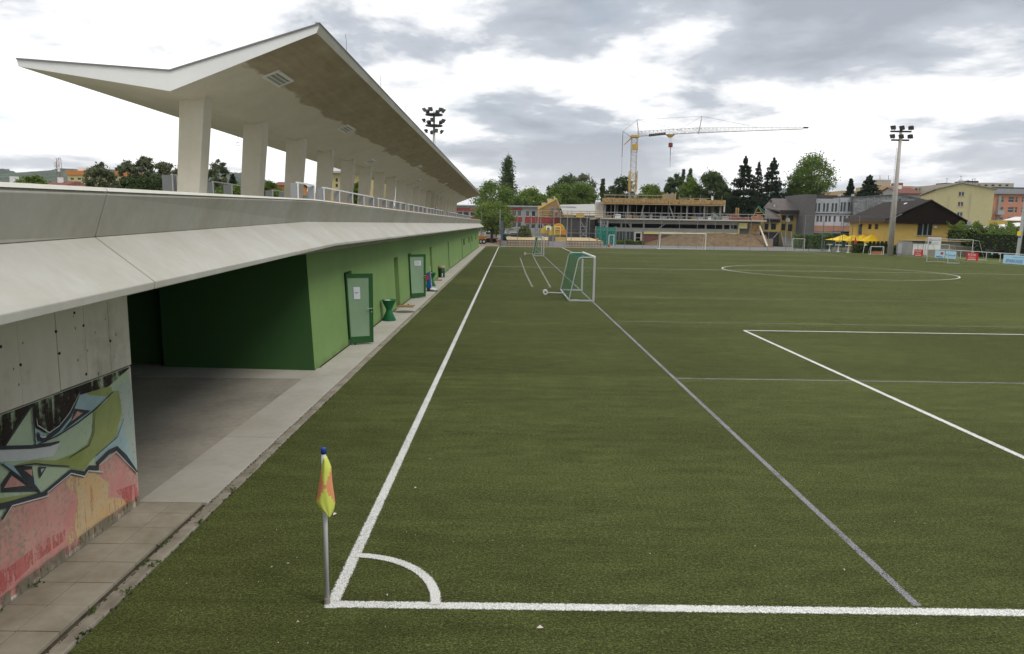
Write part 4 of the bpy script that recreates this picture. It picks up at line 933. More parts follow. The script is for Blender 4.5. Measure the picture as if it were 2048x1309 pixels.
# second mast beyond the far end of the stand
q = W(868, 240, 112); X_ = q.x
t_ = thing('floodlight_mast', 'floodlight mast with a round crown of lamps rising behind the grandstand roof', 'floodlight', (X_, 112, 0))
MB().tube((X_, 112, 0), (X_, 112, q.z + 1.2), .30, .16, 12).build('pole', m_metal, t_, smooth=True)
for z in (q.z - .9, q.z + .75):
    b = MB(); b.lathe((X_, 112, z), [(1.25, -.08), (1.35, -.08), (1.35, .08), (1.25, .08)], 16)
    for a in range(4): b.tube((X_, 112, z), (X_ + 1.3 * math.cos(a * 1.571 + .4), 112 + 1.3 * math.sin(a * 1.571 + .4), z), .06, n=5)
    b.build('lamp_ring', m_dark, t_)
for ring, (z, n_, r_) in enumerate(((q.z + 1.45, 6, 1.5), (q.z - .15, 5, 1.55), (q.z - 1.7, 4, 1.2))):
    for k in range(n_):
        a = 2 * math.pi * (k + .5 * (ring % 2)) / n_ + .3; lamp_head(t_, (X_ + r_ * math.cos(a), 112 + r_ * math.sin(a), z), math.cos(a), math.sin(a), .66)

# ------------------------------------------------------------------ tower crane
YC = 152.0
t_ = thing('tower_crane', 'yellow and white tower crane with a long lattice jib over the building site', 'crane', base_at(1267, YC))
m_cry = M('crane_yellow', (.50, .34, .10), .5, .12); m_crw = M('crane_white', (.40, .39, .36), .5, .08); m_rope = M('steel_rope', (.10, .10, .11), .5, .1)
mx = W(1267, 330, YC).x; zt = W(1272, 276, YC).z
def lattice(mb, A, B, w0, w1, n, r=.05, tri=False):
    A, B = Vector(A), Vector(B); d = (B - A).normalized(); up = Vector((0, 0, 1)) if abs(d.z) < .8 else Vector((1, 0, 0)); s_ = d.cross(up).normalized(); u = s_.cross(d).normalized()
    def cor(f):
        c = A + (B - A) * f; w = w0 + (w1 - w0) * f
        return [c - s_ * w / 2 - u * w / 2, c + s_ * w / 2 - u * w / 2, c + u * w / 2] if tri else [c - s_ * w / 2 - u * w / 2, c + s_ * w / 2 - u * w / 2, c + s_ * w / 2 + u * w / 2, c - s_ * w / 2 + u * w / 2]
    for k in range(n):
        a, b_ = cor(k / n), cor((k + 1) / n); m_ = len(a)
        for j in range(m_):
            mb.tube(a[j], b_[j], r, n=4, caps=False); i2 = (j + 1) % m_
            if k % 2: mb.tube(a[j], b_[i2], r * .6, n=4, caps=False)
            else: mb.tube(a[i2], b_[j], r * .6, n=4, caps=False)
            mb.tube(a[j], a[i2], r * .5, n=4, caps=False)
    return mb
zq = W(1268, 343, YC).z
lattice(MB(), (mx, YC, 0), (mx, YC, zq - 4.2), 1.3, 1.3, 9, .05).build('lower_mast', m_crw, t_)
lattice(MB(), (mx, YC, zq - 4.2), (mx, YC, zq), 1.5, 1.5, 2, .10).build('climbing_frame', m_cry, t_)
lattice(MB(), (mx, YC, zq - 4.0), (mx, YC, zt - 3.0), 1.15, 1.15, 13, .042).build('mast', m_crw, t_)
lattice(MB(), (mx, YC, zt - 3.0), (mx, YC, zt), 1.2, 1.2, 3, .06).build('mast_top', m_crw, t_)
MB().box(mx - .85, mx + .85, YC - .85, YC + .85, zt, zt + .45).build('slewing_ring', m_cry, t_); MB().box(mx - .6, mx + .65, YC - .95, YC - .6, zt - 2.6, zt - 1.4).build('cab', m_cry, t_)
p0 = W(1275, 271, YC); p1 = W(1394, 265, YC); p2 = W(1616, 256, YC)
lattice(MB(), p0 + Vector((0, 0, .3)), p1 + Vector((0, 0, .4)), 1.0, 1.0, 15, .042, True).build('jib_inner', m_crw, t_)
lattice(MB(), p1 + Vector((0, 0, .4)), W(1607, 256.5, YC), 1.0, .45, 27, .038, True).build('jib_outer', m_crw, t_)
MB().box(p2.x - .9, p2.x, YC - .25, YC + .25, p2.z - .12, p2.z + .15).build('jib_tip', m_dark, t_)
k1, k2, kl, kf = W(1274, 240, YC), W(1404, 233, YC), W(1246, 263, YC), W(1263, 275, YC)
MB().tube(W(1278, 274, YC), k1, .13, .08, 6).build('apex_strut', m_crw, t_); MB().tube(W(1397, 268, YC), k2, .14, .08, 6).build('jib_strut', m_crw, t_)
MB().tube(kf, kl, .10, .06, 6).build('rear_strut', m_crw, t_); MB().tube(W(1263, 276, YC), W(1248, 290, YC), .12, .1, 6).build('rear_brace', m_cry, t_)
for a, b_ in ((k1, k2), (k2, W(1515, 255, YC)), (k2, W(1355, 262, YC)), (k1, W(1372, 264, YC)), (k1, kl)): MB().tube(a, b_, .022, n=4).build('stay_rope', m_rope, t_)
MB().tube(kl, W(1244, 314, YC), .06, n=4).build('ballast_rope', m_rope, t_); MB().tube(W(1244, 314, YC), W(1243, 375, YC), .022, n=4).build('thin_rope', m_rope, t_)
tr = W(1341, 272, YC); MB().loft([(tr.x - .9, YC - .5, tr.z + .2), (tr.x + .9, YC - .5, tr.z + .2), (tr.x + .9, YC + .5, tr.z + .2), (tr.x - .9, YC + .5, tr.z + .2)], [(tr.x - .3, YC - .3, tr.z - .35), (tr.x + .3, YC - .3, tr.z - .35), (tr.x + .3, YC + .3, tr.z - .35), (tr.x - .3, YC + .3, tr.z - .35)]).build('trolley', m_cry, t_)
hk = W(1341, 291, YC); 
for dx in (-.12, .12): MB().tube((tr.x + dx, YC, tr.z - .3), (hk.x + dx, YC, hk.z + .5), .018, n=4).build('hoist_rope', m_rope, t_)
MB().box(hk.x - .42, hk.x + .42, YC - .3, YC + .3, hk.z - .4, hk.z + .5).build('hook_block', M('hook_block_red', (.20, .05, .04), .5, .15), t_, bev=.1); MB().tube((hk.x, YC, hk.z - .4), W(1340, 335, YC), .09, .02, 5).build('chain_sling', m_rope, t_)
for k in range(9):
    c = W(1299.5 + 3.75 * k, 271 - .42 * k, YC - .65); MB().box(c.x - .175, c.x + .175, YC - .68, YC - .65, c.z - .27, c.z + .27).build('sign_letter_plate', m_black, t_)
MB().tube(W(1297, 272.5, YC - .64), W(1332, 269, YC - .64), .03, n=4).build('sign_rail', m_dark, t_)

# ------------------------------------------------------------------ trees behind the site
GT = 'trees behind the far end of the pitch'
tree('tall dark slender poplar behind the round trees', 1017, 316, 412, 34, 190, f_dark, 'poplar', group=GT, lean=0, dens=1.3)
tree('large round green tree left of the poplar', 990, 356, 440, 82, 160, f_mid, 'round', group=GT, dens=1.7)
tree('bright green tree standing before the red school building', 984, 402, 468, 84, 128, f_bright, 'round', group=GT, dens=1.9)
tree('pale green tree behind the red school building', 1058, 376, 424, 66, 168, f_bright, 'round', group=GT, dens=1.3)
tree('low bright tree behind the plywood gable', 1095, 384, 426, 66, 168, f_bright, 'round', group=GT, dens=1.2)
tree('green tree filling the gap above the red building', 1035, 392, 430, 56, 160, f_mid, 'round', group=GT, dens=1.2)
tree('dark airy tree behind the broad green crown', 1128, 344, 410, 60, 210, f_dark, 'airy', group=GT, dens=1.5)
tree('dark airy tree overtopping the broad green crown', 1163, 343, 410, 56, 205, f_grey, 'airy', group=GT, dens=1.5)
tree('broad bright green crown above the long grey roof', 1150, 360, 420, 88, 175, f_mid, 'round', group=GT, dens=1.9)
tree('green crown between the gable and the broad crown', 1118, 372, 420, 50, 172, f_mid, 'round', group=GT, dens=1.3)
tree('slim columnar dark tree beside the crane', 1206, 359, 405, 10, 190, f_dark, 'poplar', group=GT)
tree('grey green airy tree close beside the columnar tree', 1222, 372, 405, 26, 200, f_grey, 'airy', group=GT)
tree('dark airy tree just behind the crane mast', 1247, 350, 405, 40, 195, f_dark, 'airy', group=GT, dens=1.3)
tree('round light green tree right after the crane mast', 1302, 371, 410, 46, 180, f_bright, 'round', group=GT, dens=1.3)
tree('dark ragged tree behind the timber box', 1352, 346, 410, 42, 185, f_dark, 'airy', group=GT, dens=1.5)
tree('thin dark poplar top above the ragged tree', 1379, 335, 400, 10, 195, f_dark, 'poplar', group=GT); tree('thinner dark poplar top beside its twin', 1366, 340, 400, 7, 196, f_dark, 'poplar', group=GT)
tree('fresh green tree between the two dark crowns', 1380, 352, 412, 40, 172, f_bright, 'round', group=GT, dens=1.2)
tree('big dark round crown behind the formwork deck', 1422, 337, 420, 56, 170, f_dark, 'round', group=GT, dens=1.8)
tree('dark shoulder crown touching the tall spruce', 1446, 365, 425, 40, 168, f_dark, 'round', group=GT, dens=1.3)
tree('tallest broad dark spruce behind the site', 1488, 317, 452, 86, 160, f_con, 'spruce', group=GT, dens=2.4)
tree('slim spruce between the two big spruces', 1515, 328, 440, 44, 172, f_con, 'spruce', group=GT, dens=.8)
tree('pointed dark spruce above the brown roof', 1544, 319, 448, 80, 165, f_con, 'spruce', group=GT, dens=1.8)
tree('tall leafy tree with a pointed crown behind the brown roof', 1622, 306, 405, 78, 165, f_mid, 'round', group=GT, dens=2.2)
tree('small side crown at the foot of the pointed leafy tree', 1592, 365, 405, 36, 166, f_mid, 'airy', group=GT)
tree('small bent conifer above the zinc facade', 1701, 358, 395, 12, 170, f_con, 'spruce', group=GT); tree('small dark spruce above the zinc facade', 1738, 352, 402, 52, 165, f_con, 'spruce', group=GT, dens=1.0)
tree('low green bush beside the orange dumper', 1048, 449, 482, 34, 122, f_olive, 'bush', group=GT, name='bush', dens=1.0)
tree('bright shrub in front of the parked vehicles', 992, 448, 470, 20, 135, f_bright, 'bush', group=GT, name='bush')
for i, (px, pt_) in enumerate(((1240, 384), (1270, 388), (1330, 386), (1400, 380), (1450, 384), (1340, 396))):
    tree(f'low dark green tree filling the skyline {("left of the crane base", "at the crane base", "right of the crane base", "behind the formwork", "beside the tall spruce", "behind the timber box")[i]}', px, pt_, 430, 60, 200, f_mid if i % 2 else f_dark, 'round', group=GT)
# ------------------------------------------------------------------ unfinished building
YB = 132.0
site = thing('unfinished_building', 'unfinished concrete building with timber formwork on its open upper floor', 'building', base_at(1330, YB))
m_rc = concrete('raw_concrete_grey', (.27, .265, .24), .2, scale=.8); m_rcl = concrete('raw_concrete_pale', (.48, .46, .40), .2, scale=.8); m_int = M('shaded_interior_wall', (.012, .011, .010), .9, .2)  # interior walls near-black: their shade is put into the colour
def Z(px, py, Y=YB): return W(px, py, Y).z
def X(px, Y=YB): return W(px, 450, Y).x
zS = Z(1340, 438.5); xa, xb = X(1196), X(1478); D = 14.0
MB().box(xa, X(1530), YB - .9, YB + D, zS - .22, zS + .02).build('floor_slab', m_rcl, site)
MB().box(xa, xb, YB, YB + .3, zS - .95, zS - .221).build('edge_beam', m_rc, site)
zb0, zb1 = Z(1340, 465), Z(1340, 457)
MB().box(X(1206), xb, YB, YB + .3, zb0, zb1).build('parapet_band', m_rc, site)
for px in (1207, 1243, 1262, 1288, 1412, 1447, 1461, 1477): MB().box(X(px) - .14, X(px) + .14, YB + .02, YB + .28, zb1 + .002, zS - .952).build('pier', m_rc, site)
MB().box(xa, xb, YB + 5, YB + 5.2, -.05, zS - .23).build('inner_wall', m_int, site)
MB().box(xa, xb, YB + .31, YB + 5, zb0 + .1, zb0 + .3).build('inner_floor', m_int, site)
# ground floor: glazing, door frame, brick wall
a, b_, c, d = X(1232), X(1268), 0, zb0 - .002
fr = MB()
for u in np.linspace(a, b_, 6): fr.box(u - .05, u + .05, YB + .1, YB + .2, c, d)
fr.box(a, b_, YB + .1, YB + .2, .35, .45); w_ = fr.build('window', m_steel, site); g_ = MB(); g_.face([(a, YB + .16, c), (b_, YB + .16, c), (b_, YB + .16, d), (a, YB + .16, d)]); g_.build('pane', m_glass, w_)
dr = MB(); a, b_ = X(1269), X(1285)
for q in ((a, a + .3, 0, 2.35), (b_ - .3, b_, 0, 2.35), (a + .3, b_ - .3, 2.1, 2.35), (a + .3, b_ - .3, 1.2, 1.26), (a + .3, b_ - .3, .6, .66)): dr.box(q[0], q[1], YB - .12, YB + .12, q[2], q[3])
dr.build('door_frame', m_rcl, site); MB().box(a, b_, YB + .05, YB + .3, 2.36, zb0 - .002).build('wall', m_rc, site)
m_brk = M('dull_red_brick', (.17, .075, .06), .9, .25, 3)
MB().box(X(1286), xb, YB + .05, YB + .3, 0, zb0 - .35).build('brick_wall', m_brk, site)
m_ins = M('yellow_insulation_board', (.55, .52, .22), .8, .08)
for k in range(6): u0 = X(1288) + k * (X(1476) - X(1288)) / 6; MB().box(u0, u0 + (X(1476) - X(1288)) / 6 - .04, YB - .12, YB + .04, zb0 - .38, zb0 + .05).build('insulation_board', m_ins, site)
MB().box(xb - .12, xb + .1, YB - .14, YB + .35, zb0 - .3, zS - 1.0).build('insulation_strip', m_ins, site)
MB().box(X(1477.5), X(1494), YB - .25, YB + .2, Z(1485, 457.5), Z(1485, 446.5)).build('insulation_panel', m_ins, site)
MB().box(X(1478), X(1526), YB + 1.2, YB + 1.5, -.05, zS - .23).build('recess_wall', m_rc, site)
for k in range(7):
    z0 = Z(1508, 468) + k * .27; MB().box(X(1499), X(1521), YB + .2, YB + .3, z0, z0 + .24).build('shuttering_board', m_wood, site)
# open upper floor
zU = Z(1325, 409); zT = Z(1325, 402)
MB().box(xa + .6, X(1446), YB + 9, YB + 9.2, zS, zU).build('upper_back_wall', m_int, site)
MB().box(xa + .6, X(1446), YB - .2, YB + D - 2, zU, zU + .14).build('formwork_deck', m_wood, site)
for k in range(11):
    u0 = X(1203) + k * (X(1446) - X(1203)) / 11; u1 = u0 + (X(1446) - X(1203)) / 11
    MB().box(u0 + .02, u1 - .02, YB - .35, YB - .28, zU + .12, zT + .25).build('formwork_panel', m_wood, site)
    MB().box(u0 - .05, u0 + .06, YB - .46, YB - .355, zU - .1, zT + .3).build('formwork_clamp', m_palewood, site)
    MB().box(u0, u1, YB - .5, YB - .40, zU - .12, zU + .0).build('formwork_beam', m_palewood, site)
for px, r_ in ((1209, .2), (1229, .09), (1255, .12), (1373, .11), (1408, .12), (1440, .16)): MB().box(X(px) - r_, X(px) + r_, YB + .2, YB + .2 + 2 * r_, zS, zU).build('column', m_rc, site)
for p0_, p1_ in (((1288, 409), (1281, 438)), ((1338, 409), (1348, 438)), ((1256, 446), (1264, 458)), ((1333, 446), (1316, 458))): MB().tube(W(*p0_, YB + .1), W(*p1_, YB + .1), .12, n=6).build('raking_prop', m_rc, site)
for k in range(64):
    u = X(1206) + (X(1444) - X(1206)) * (k + .5) / 64; yq = YB + .8 + (k * 37 % 7) * .9
    MB().tube((u, yq, zS), (u, yq, zU), .045, n=5).build('steel_prop', m_steel, site)
    if k % 3 == 0:
        for s_ in (-.5, .5): MB().tube((u, yq, zS + 1.0), (u + s_, yq, zS), .03, n=4).build('prop_leg', m_steel, site)
n_ = 19
for k in range(n_ + 1):
    u = xa + (X(1528) - xa) * k / n_; MB().tube((u, YB - .8, zS), (u, YB - .8, zS + 1.15), .035, n=5).build('guard_post', m_metal, site)
for z in (.45, 1.05): MB().box(xa, X(1528), YB - .86, YB - .82, zS + z - .07, zS + z + .07).build('guard_board', m_steel if z < 1 else m_rc, site)
# things on the top deck
MB().box(xa - .3, xa + .9, YB, YB + 3, zS, Z(1200, 404)).build('end_wall', m_rcl, site)
for k in range(5): MB().tube(W(1193 + 3 * k, 406, YB - .1), W(1193.5 + 3 * k, 420 + k, YB - .1), .035, n=4).build('rebar', m_steel, site)
a, b_ = X(1326), X(1351); z0, z1 = Z(1338, 403), Z(1338, 388)
for k in range(9): u = a + (b_ - a) * k / 9; MB().box(u, u + (b_ - a) / 9 - .05, YB + .4, YB + .5, z0, z1 + (.25 if k in (2, 6, 8) else 0)).build('shaft_board', m_palewood, site)
MB().box(a + .1, b_ - .1, YB + .55, YB + 2.2, z0, z1 - .1).build('shaft_form', m_wood, site)
for u0, u1 in ((1208, 1262), (1272, 1322), (1356, 1420)): MB().box(X(u0), X(u1), YB + .2, YB + .28, Z(u0, 397) , Z(u0, 396)).build('edge_rail', m_palewood, site)
MB().loft([(X(1416), YB - .1, Z(1440, 411)), (X(1448), YB - .1, Z(1440, 412)), (X(1448), YB - .1, Z(1440, 401)), (X(1416), YB - .1, Z(1440, 409))], [(X(1416), YB + .1, Z(1440, 411)), (X(1448), YB + .1, Z(1440, 412)), (X(1448), YB + .1, Z(1440, 401)), (X(1416), YB + .1, Z(1440, 409))]).build('raking_form', M('pale_formply', (.58, .52, .34), .7, .1), site)
MB().box(X(1444.5), X(1447.5), YB - .25, YB - .1, Z(1446, 425), Z(1446, 401)).build('corner_post', m_rcl, site)
MB().box(X(1421.5), X(1424.5), YB + .3, YB + .6, Z(1423, 408), Z(1423, 393)).build('pipe_stub', m_white, site)
for px in (1473, 1477): MB().box(X(px) - .12, X(px) + .12, YB + .5, YB + .74, zS, Z(1475, 416)).build('timber_post', m_wood, site)
for k in range(26):
    u = X(1206) + (X(1440) - X(1206)) * (k + rng.random()) / 26; yq = YB + rng.uniform(.3, 6); h_ = rng.uniform(.5, 1.3)
    MB().tube((u, yq, zT + .05), (u + rng.uniform(-.08, .08), yq, zT + .05 + h_), .022, n=4).build('starter_bar', m_steel, site)
for k in range(9):
    u = X(1215 + 24 * k); w_ = rng.uniform(.5, 1.6); yq = YB + rng.uniform(.5, 4)
    MB().box(u, u + w_, yq, yq + .8, zT + .24, zT + .24 + rng.uniform(.12, .45)).build('timber_bundle', rng.choice([m_wood, m_palewood, m_rc, m_steel]), site)
for k in range(12): u = X(1206) + (X(1440) - X(1206)) * k / 11; MB().tube((u, YB - .3, zT), (u, YB - .3, zT + 1.15), .03, n=5).build('edge_post', m_palewood, site)
MB().box(X(1206), X(1325), YB - .33, YB - .29, zT + .85, zT + .97).build('edge_board', m_palewood, site)
for k in range(14):
    u = X(1206) + (X(1470) - X(1206)) * (k + rng.random() * .6) / 14; w_ = rng.uniform(.4, 1.5)
    MB().box(u, u + w_, YB + rng.uniform(.2, 1.5), YB + 2.4, zS + .022, zS + .03 + rng.uniform(.2, .8)).build('stored_material', rng.choice([m_white, m_wood, m_rc, m_metal, m_palewood]), site)
def pile(label, px0, px1, py0, py1, mat, cat='materials', name='material_stack', Y=YB - .2, n=(5, 4), dep=1.2):
    a, b_, c, d = pxrect(Y, px0, py0, px1, py1); t_ = thing(name, label, cat, ((a + b_) / 2, Y, c))
    for i in range(n[0]):
        for j in range(n[1]):
            u0 = a + (b_ - a) * i / n[0]; z0 = c + (d - c) * j / n[1]; sh = rng.uniform(0, .12)
            if j == n[1] - 1 and rng.random() < .3: continue
            MB().box(u0 + .02, u0 + (b_ - a) / n[0] - .02, Y + sh, Y + dep, z0 + .006, z0 + (d - c) / n[1] - .012).build('brick_block', mat, t_)
    return t_
zd = lambda px: W(px, 438.5 + (px - 1340) * .0157, YB - .2).y
m_redbr = M('hollow_brick_red', (.34, .12, .07), .85, .2, 4); m_orbr = M('hollow_brick_orange', (.48, .20, .09), .85, .15, 4)
pile('stack of dull red hollow bricks on the slab edge', 1458, 1476, 429.5, 440.3, m_redbr, n=(5, 4)); pile('stack of bright orange hollow bricks by the teal tarpaulin', 1506, 1526, 429, 441.2, m_orbr, n=(5, 4))
pile('low heap of red bricks between the two stacks', 1480, 1500, 434, 440.8, m_redbr, n=(6, 2))
MB().box(X(1443), X(1456), YB - .3, YB + .8, zS + .03, zS + .65).build('metal_crate', m_metal, site)
# teal tarpaulin dormer
t_ = thing('tarpaulin_dormer', 'small dormer frame covered with bright teal tarpaulin on the roof edge', 'dormer', base_at(1522, 134.5, zS)); b = MB()
b.prism([W(1516, 412.5, 134.5), W(1533, 428, 134.5), W(1533, 428, 137), W(1516, 412.5, 137)], (0, 0, .12)); b.prism([W(1517, 412.5, 134.5), W(1509, 424, 134.5), W(1509, 424, 137), W(1517, 412.5, 137)], (0, 0, .10)); b.build('tarpaulin', M('teal_tarpaulin', (.01, .36, .28), .45, .1, 2), t_)
for p0_, p1_ in (((1516, 415), (1507, 432)), ((1516, 415), (1530, 431)), ((1510, 426), (1524, 425))): MB().tube(W(*p0_, 134.6), W(*p1_, 134.6), .08, n=4).build('rafter', m_wood, t_)
# earth bank, retaining beam
b = MB(); zt_ = Z(1420, 467)
rowsb = []
for j, (yy_, f) in enumerate(((127.2, 0), (128.6, .35), (130, .68), (131.6, 1.0))):
    r_ = []
    for k in range(25):
        px = 1292 + (1538 - 1292) * k / 24; xx = X(px, 130); top = zt_ * min(1, (k + .3) / 7) * (1 if k < 22 else .9); r_.append((xx, yy_ + rng.uniform(-.25, .25), max(-.05, top * f + rng.uniform(-.12, .12) * (f > 0))))
    rowsb.append(r_)
for r0, r1 in zip(rowsb, rowsb[1:]):
    for k in range(24): b.face([r0[k], r0[k + 1], r1[k + 1], r1[k]])
tag(b.build('earth_bank', M('bare_earth', (.165, .115, .065), .95, .3, 1.2, .3)), kind='structure')
t_ = thing('concrete_stair_edge', 'pale sloping concrete stair edge at the end of the earth bank', 'stair', base_at(1535, 128)); MB().prism([W(1519, 455, 131), W(1522, 455, 131), W(1537, 493, 127), W(1533, 493, 127)], (0, .35, .15)).build('stringer', m_rcl, t_)
MB().prism([W(1519, 452, 131.2), W(1521, 452, 131.2), W(1521, 460, 131.2), W(1519, 460, 131.2)], (.1, .2, 0)).build('newel', m_white, t_)
hedge('low clipped hedge below the dark ground floor glazing', X(1233, 130), X(1289, 130), 129.3, 130.4, 0, .75, f_mid, 2600, .18)

# ------------------------------------------------------------------ ball fence behind the goal line
YF = 109.2
t_ = thing('ball_fence', 'tall thin wire ball fence along the far end of the pitch', 'fence', base_at(1250, YF))
xs = [X(1251, YF) + 2.78 * k for k in range(-9, 17)]; hf = 5.5
for u in xs: MB().tube((u, YF, 0), (u, YF, hf), .042, n=6).build('post', M('fence_post_grey', (.20, .21, .21), .5, .1), t_)
for z in (.05, hf * .5, hf): MB().tube((xs[0], YF, z), (xs[-1], YF, z), .008, n=4).build('tension_wire', m_steel, t_)
b = MB()
for k in range(int((xs[-1] - xs[0]) / .30)): u = xs[0] + k * .30; b.tube((u, YF, 0), (u, YF, hf), .0018, n=3, caps=False)
for k in range(18): b.tube((xs[0], YF, .3 * k), (xs[-1], YF, .3 * k), .0018, n=3, caps=False)
tag(b.build('wire_mesh', m_steel, t_), kind='stuff')
t_ = thing('side_fence', 'blue grey fence panels seen edge on past the pitch corner', 'fence', (-1.35, 110, 0)); m_bg = M('blue_grey_fence', (.085, .11, .14), .6, .1)
for k in range(9):
    y0_ = 110 + k * 2.6; xo = -1.35 + k * .05; MB().tube((xo, y0_, 0), (xo, y0_, 4.0), .045, n=6).build('post', m_bg, t_)
    b = MB()
    for j in range(14): b.box(xo - .012, xo + .012, y0_ + .05, y0_ + 2.55, .1 + j * .27, .1 + j * .27 + .06)
    for j in range(9): b.box(xo - .008, xo + .008, y0_ + .15 + j * .28, y0_ + .2 + j * .28, .1, 3.9)
    tag(b.build('mesh_panel', m_bg, t_), kind='stuff')
MB().tube((-1.35, 110, 0), (-1.45, 110, 5.6), .03, n=6).build('corner_pole', m_metal, t_)
# far goal
def frame_goal(name, label, X0, X1, Y, Hh, dep, mat, r_=.06, net=True, along='x', group=None):
    t_ = thing(name, label, 'goal', ((X0 + X1) / 2, Y, 0) if along == 'x' else (Y, (X0 + X1) / 2, 0), group)
    P = (lambda u, d, z: Vector((u, Y + d, z))) if along == 'x' else (lambda u, d, z: Vector((Y + d, u, z)))
    for u in (X0, X1):
        MB().tube(P(u, 0, 0), P(u, 0, Hh), r_, n=8).build('post', mat, t_)
        MB().tube(P(u, 0, Hh - .02), P(u, dep * .45, Hh - .1), r_ * .5, n=6).build('net_arm', mat, t_); MB().tube(P(u, dep * .45, Hh - .1), P(u, dep, .03), r_ * .4, n=6).build('net_stay', mat, t_)
        MB().tube(P(u, 0, .03), P(u, dep, .03), r_ * .5, n=6).build('ground_bar', mat, t_)
    MB().tube(P(X0 - .001, 0, Hh), P(X1, 0, Hh), r_ * 1.02, n=8).build('crossbar', mat, t_); MB().tube(P(X0, dep, .03), P(X1, dep, .03), r_ * .5, n=6).build('rear_bar', mat, t_)
    if net:
        b = MB(); st = .14; n_ = int(abs(X1 - X0) / st)
        for k in range(n_ + 1):
            u = X0 + (X1 - X0) * k / n_; b.tube(P(u, dep * .45, Hh - .1), P(u, dep, .03), .0035, n=3, caps=False); b.tube(P(u, 0, Hh), P(u, dep * .45, Hh - .1), .0035, n=3, caps=False)
        for k in range(17): f = k / 16; b.tube(P(X0, dep * (.45 + .55 * f), (Hh - .1) * (1 - f) + .03), P(X1, dep * (.45 + .55 * f), (Hh - .1) * (1 - f) + .03), .0035, n=3, caps=False)
        tag(b.build('net', M('pale_net', (.35, .40, .38), .8, .1) if net is True else net, t_), kind='stuff')
    return t_
m_gw = M('goal_post_white', (.66, .66, .64), .45, .04)
frame_goal('football_goal', 'full size white goal on the far goal line', X(1321, 107), X(1413, 107), 107.0, 2.42, 1.8, m_gw, .07)
frame_goal('small_goal', 'small pale goal on the hard court before the brown roofed house', X(1588, 118), X(1612, 118), 118, 1.75, .8, M('cream_goal', (.55, .52, .40), .5, .05), .05)
frame_goal('small_goal', 'small frame goal near the teal netting and orange bucket', X(1219, 116), X(1229, 116), 116, 1.9, .8, m_gw, .045)

# ------------------------------------------------------------------ boarded mini court with timber studs
YM_ = 112.5
t_ = thing('mini_court_boards', 'low timber stud boards round a mini court behind the goal line', 'fence', base_at(1100, YM_)); zB = .95
m_bp = M('pale_board_panel', (.46, .40, .31), .8, .12); m_st = M('stud_brown', (.20, .13, .08), .8, .2)
def board_run(x0, x1, n):
    for k in range(n):
        u0 = x0 + (x1 - x0) * k / n; u1 = x0 + (x1 - x0) * (k + 1) / n
        for j in range(2): MB().box(u0 + .03, u1 - .03, YM_ + .03, YM_ + .06, .04 + j * .44, .42 + j * .44).build('board_panel', m_bp, t_)
        MB().box(u0 - .03, u0 + .03, YM_ - .03, YM_ + .05, 0, zB).build('stud', m_st, t_)
    for z in (0, .44, zB - .06): MB().box(x0, x1, YM_ - .02, YM_ + .045, z, z + .06).build('rail', m_st, t_)
board_run(X(1016, YM_), X(1097, YM_), 15); board_run(X(1134, YM_), X(1208, YM_), 13)
MB().box(X(1000, YM_), X(1015, YM_), YM_ - .05, YM_ + .1, 0, .8).build('concrete_block', m_rc, t_)
MB().box(X(1098.5, YM_), X(1133, YM_), YM_ - .1, YM_ + .05, 0, .82).build('grey_panel', M('grey_board', (.34, .33, .36), .7, .08), t_)
MB().box(X(1111, YM_), X(1133, YM_), YM_ - .02, YM_ + .04, .83, 1.5).build('yellow_panel', M('ochre_board', (.52, .38, .13), .7, .08), t_)
for px in (1097.5, 1133.5): MB().tube((X(px, YM_), YM_, 0), (X(px, YM_), YM_, 3.0), .06, n=6).build('goal_post', m_steel, t_)
b = MB(); x0, x1 = X(1014, YM_), X(1208, YM_)
MB().face
b.face([(x0, YM_ + .3, zB - .02), (X(1097, YM_), YM_ + .3, zB - .02), (X(1097, 123), 123, zB + .35), (X(1012, 123), 123, zB + .35)]); b.build('bench_top', M('tan_plywood', (.44, .34, .19), .8, .12), t_)
b = MB(); b.face([(X(1134, YM_), YM_ + .3, zB - .02), (x1, YM_ + .1, zB - .02), (X(1180, 123), 123, zB + .35), (X(1134, 123), 123, zB + .35)]); b.build('bench_top', M('tan_plywood', (.44, .34, .19), .8, .12), t_)
# painted yellow backboards with hoops
t_ = thing('play_wall', 'yellow play wall with two arches and a white basketball board', 'play wall', base_at(1108, 124)); YP = 124
m_py = M('play_yellow', (.58, .40, .04), .6, .12, 1.5); m_pg = M('play_lime', (.32, .42, .04), .6, .1); m_po = M('play_orange', (.55, .22, .04), .6, .1)
def disc(px, py, rpx, mat, name, off, half=True):
    c = W(px, py, YP); r_ = rpx * S(YP); b = MB(); pts = [(c.x + r_ * math.cos(a), YP - off, c.z + r_ * math.sin(a)) for a in np.linspace(0, math.pi if half else 2 * math.pi, 18)]; b.prism(pts, (0, .06, 0)); b.build(name, mat, t_)
disc(1096, 460, 9.5, m_py, 'arch_board', 0); disc(1096, 459, 6.5, m_pg, 'arch_panel', .02); disc(1117, 460, 12.5, m_py, 'arch_board', 0); disc(1117, 458, 9, m_po, 'arch_panel', .02)
for x0, y0, x1, y1, mt_ in ((1082, 457, 1096, 467, m_py), (1098, 460, 1108, 471, m_py), (1120, 460, 1132, 470, m_po), (1108, 462, 1120, 470, m_py)): MB().pb(x0, y0, x1, y1, YP - .05, .05).build('wall_board', mt_, t_)
MB().pb(1092, 453, 1102.5, 461, YP - .35, .05).build('backboard', m_white, t_); MB().pb(1094.5, 456, 1099, 460, YP - .37, .02).build('backboard_mark', m_dark, t_)
q = W(1098, 460.5, YP - .6); b = MB(); b.path([Vector((q.x + .23 * math.cos(a), YP - .6 + .23 * math.sin(a), q.z)) for a in np.linspace(0, 6.283, 12)], .02, 5); b.build('hoop', m_po, t_)
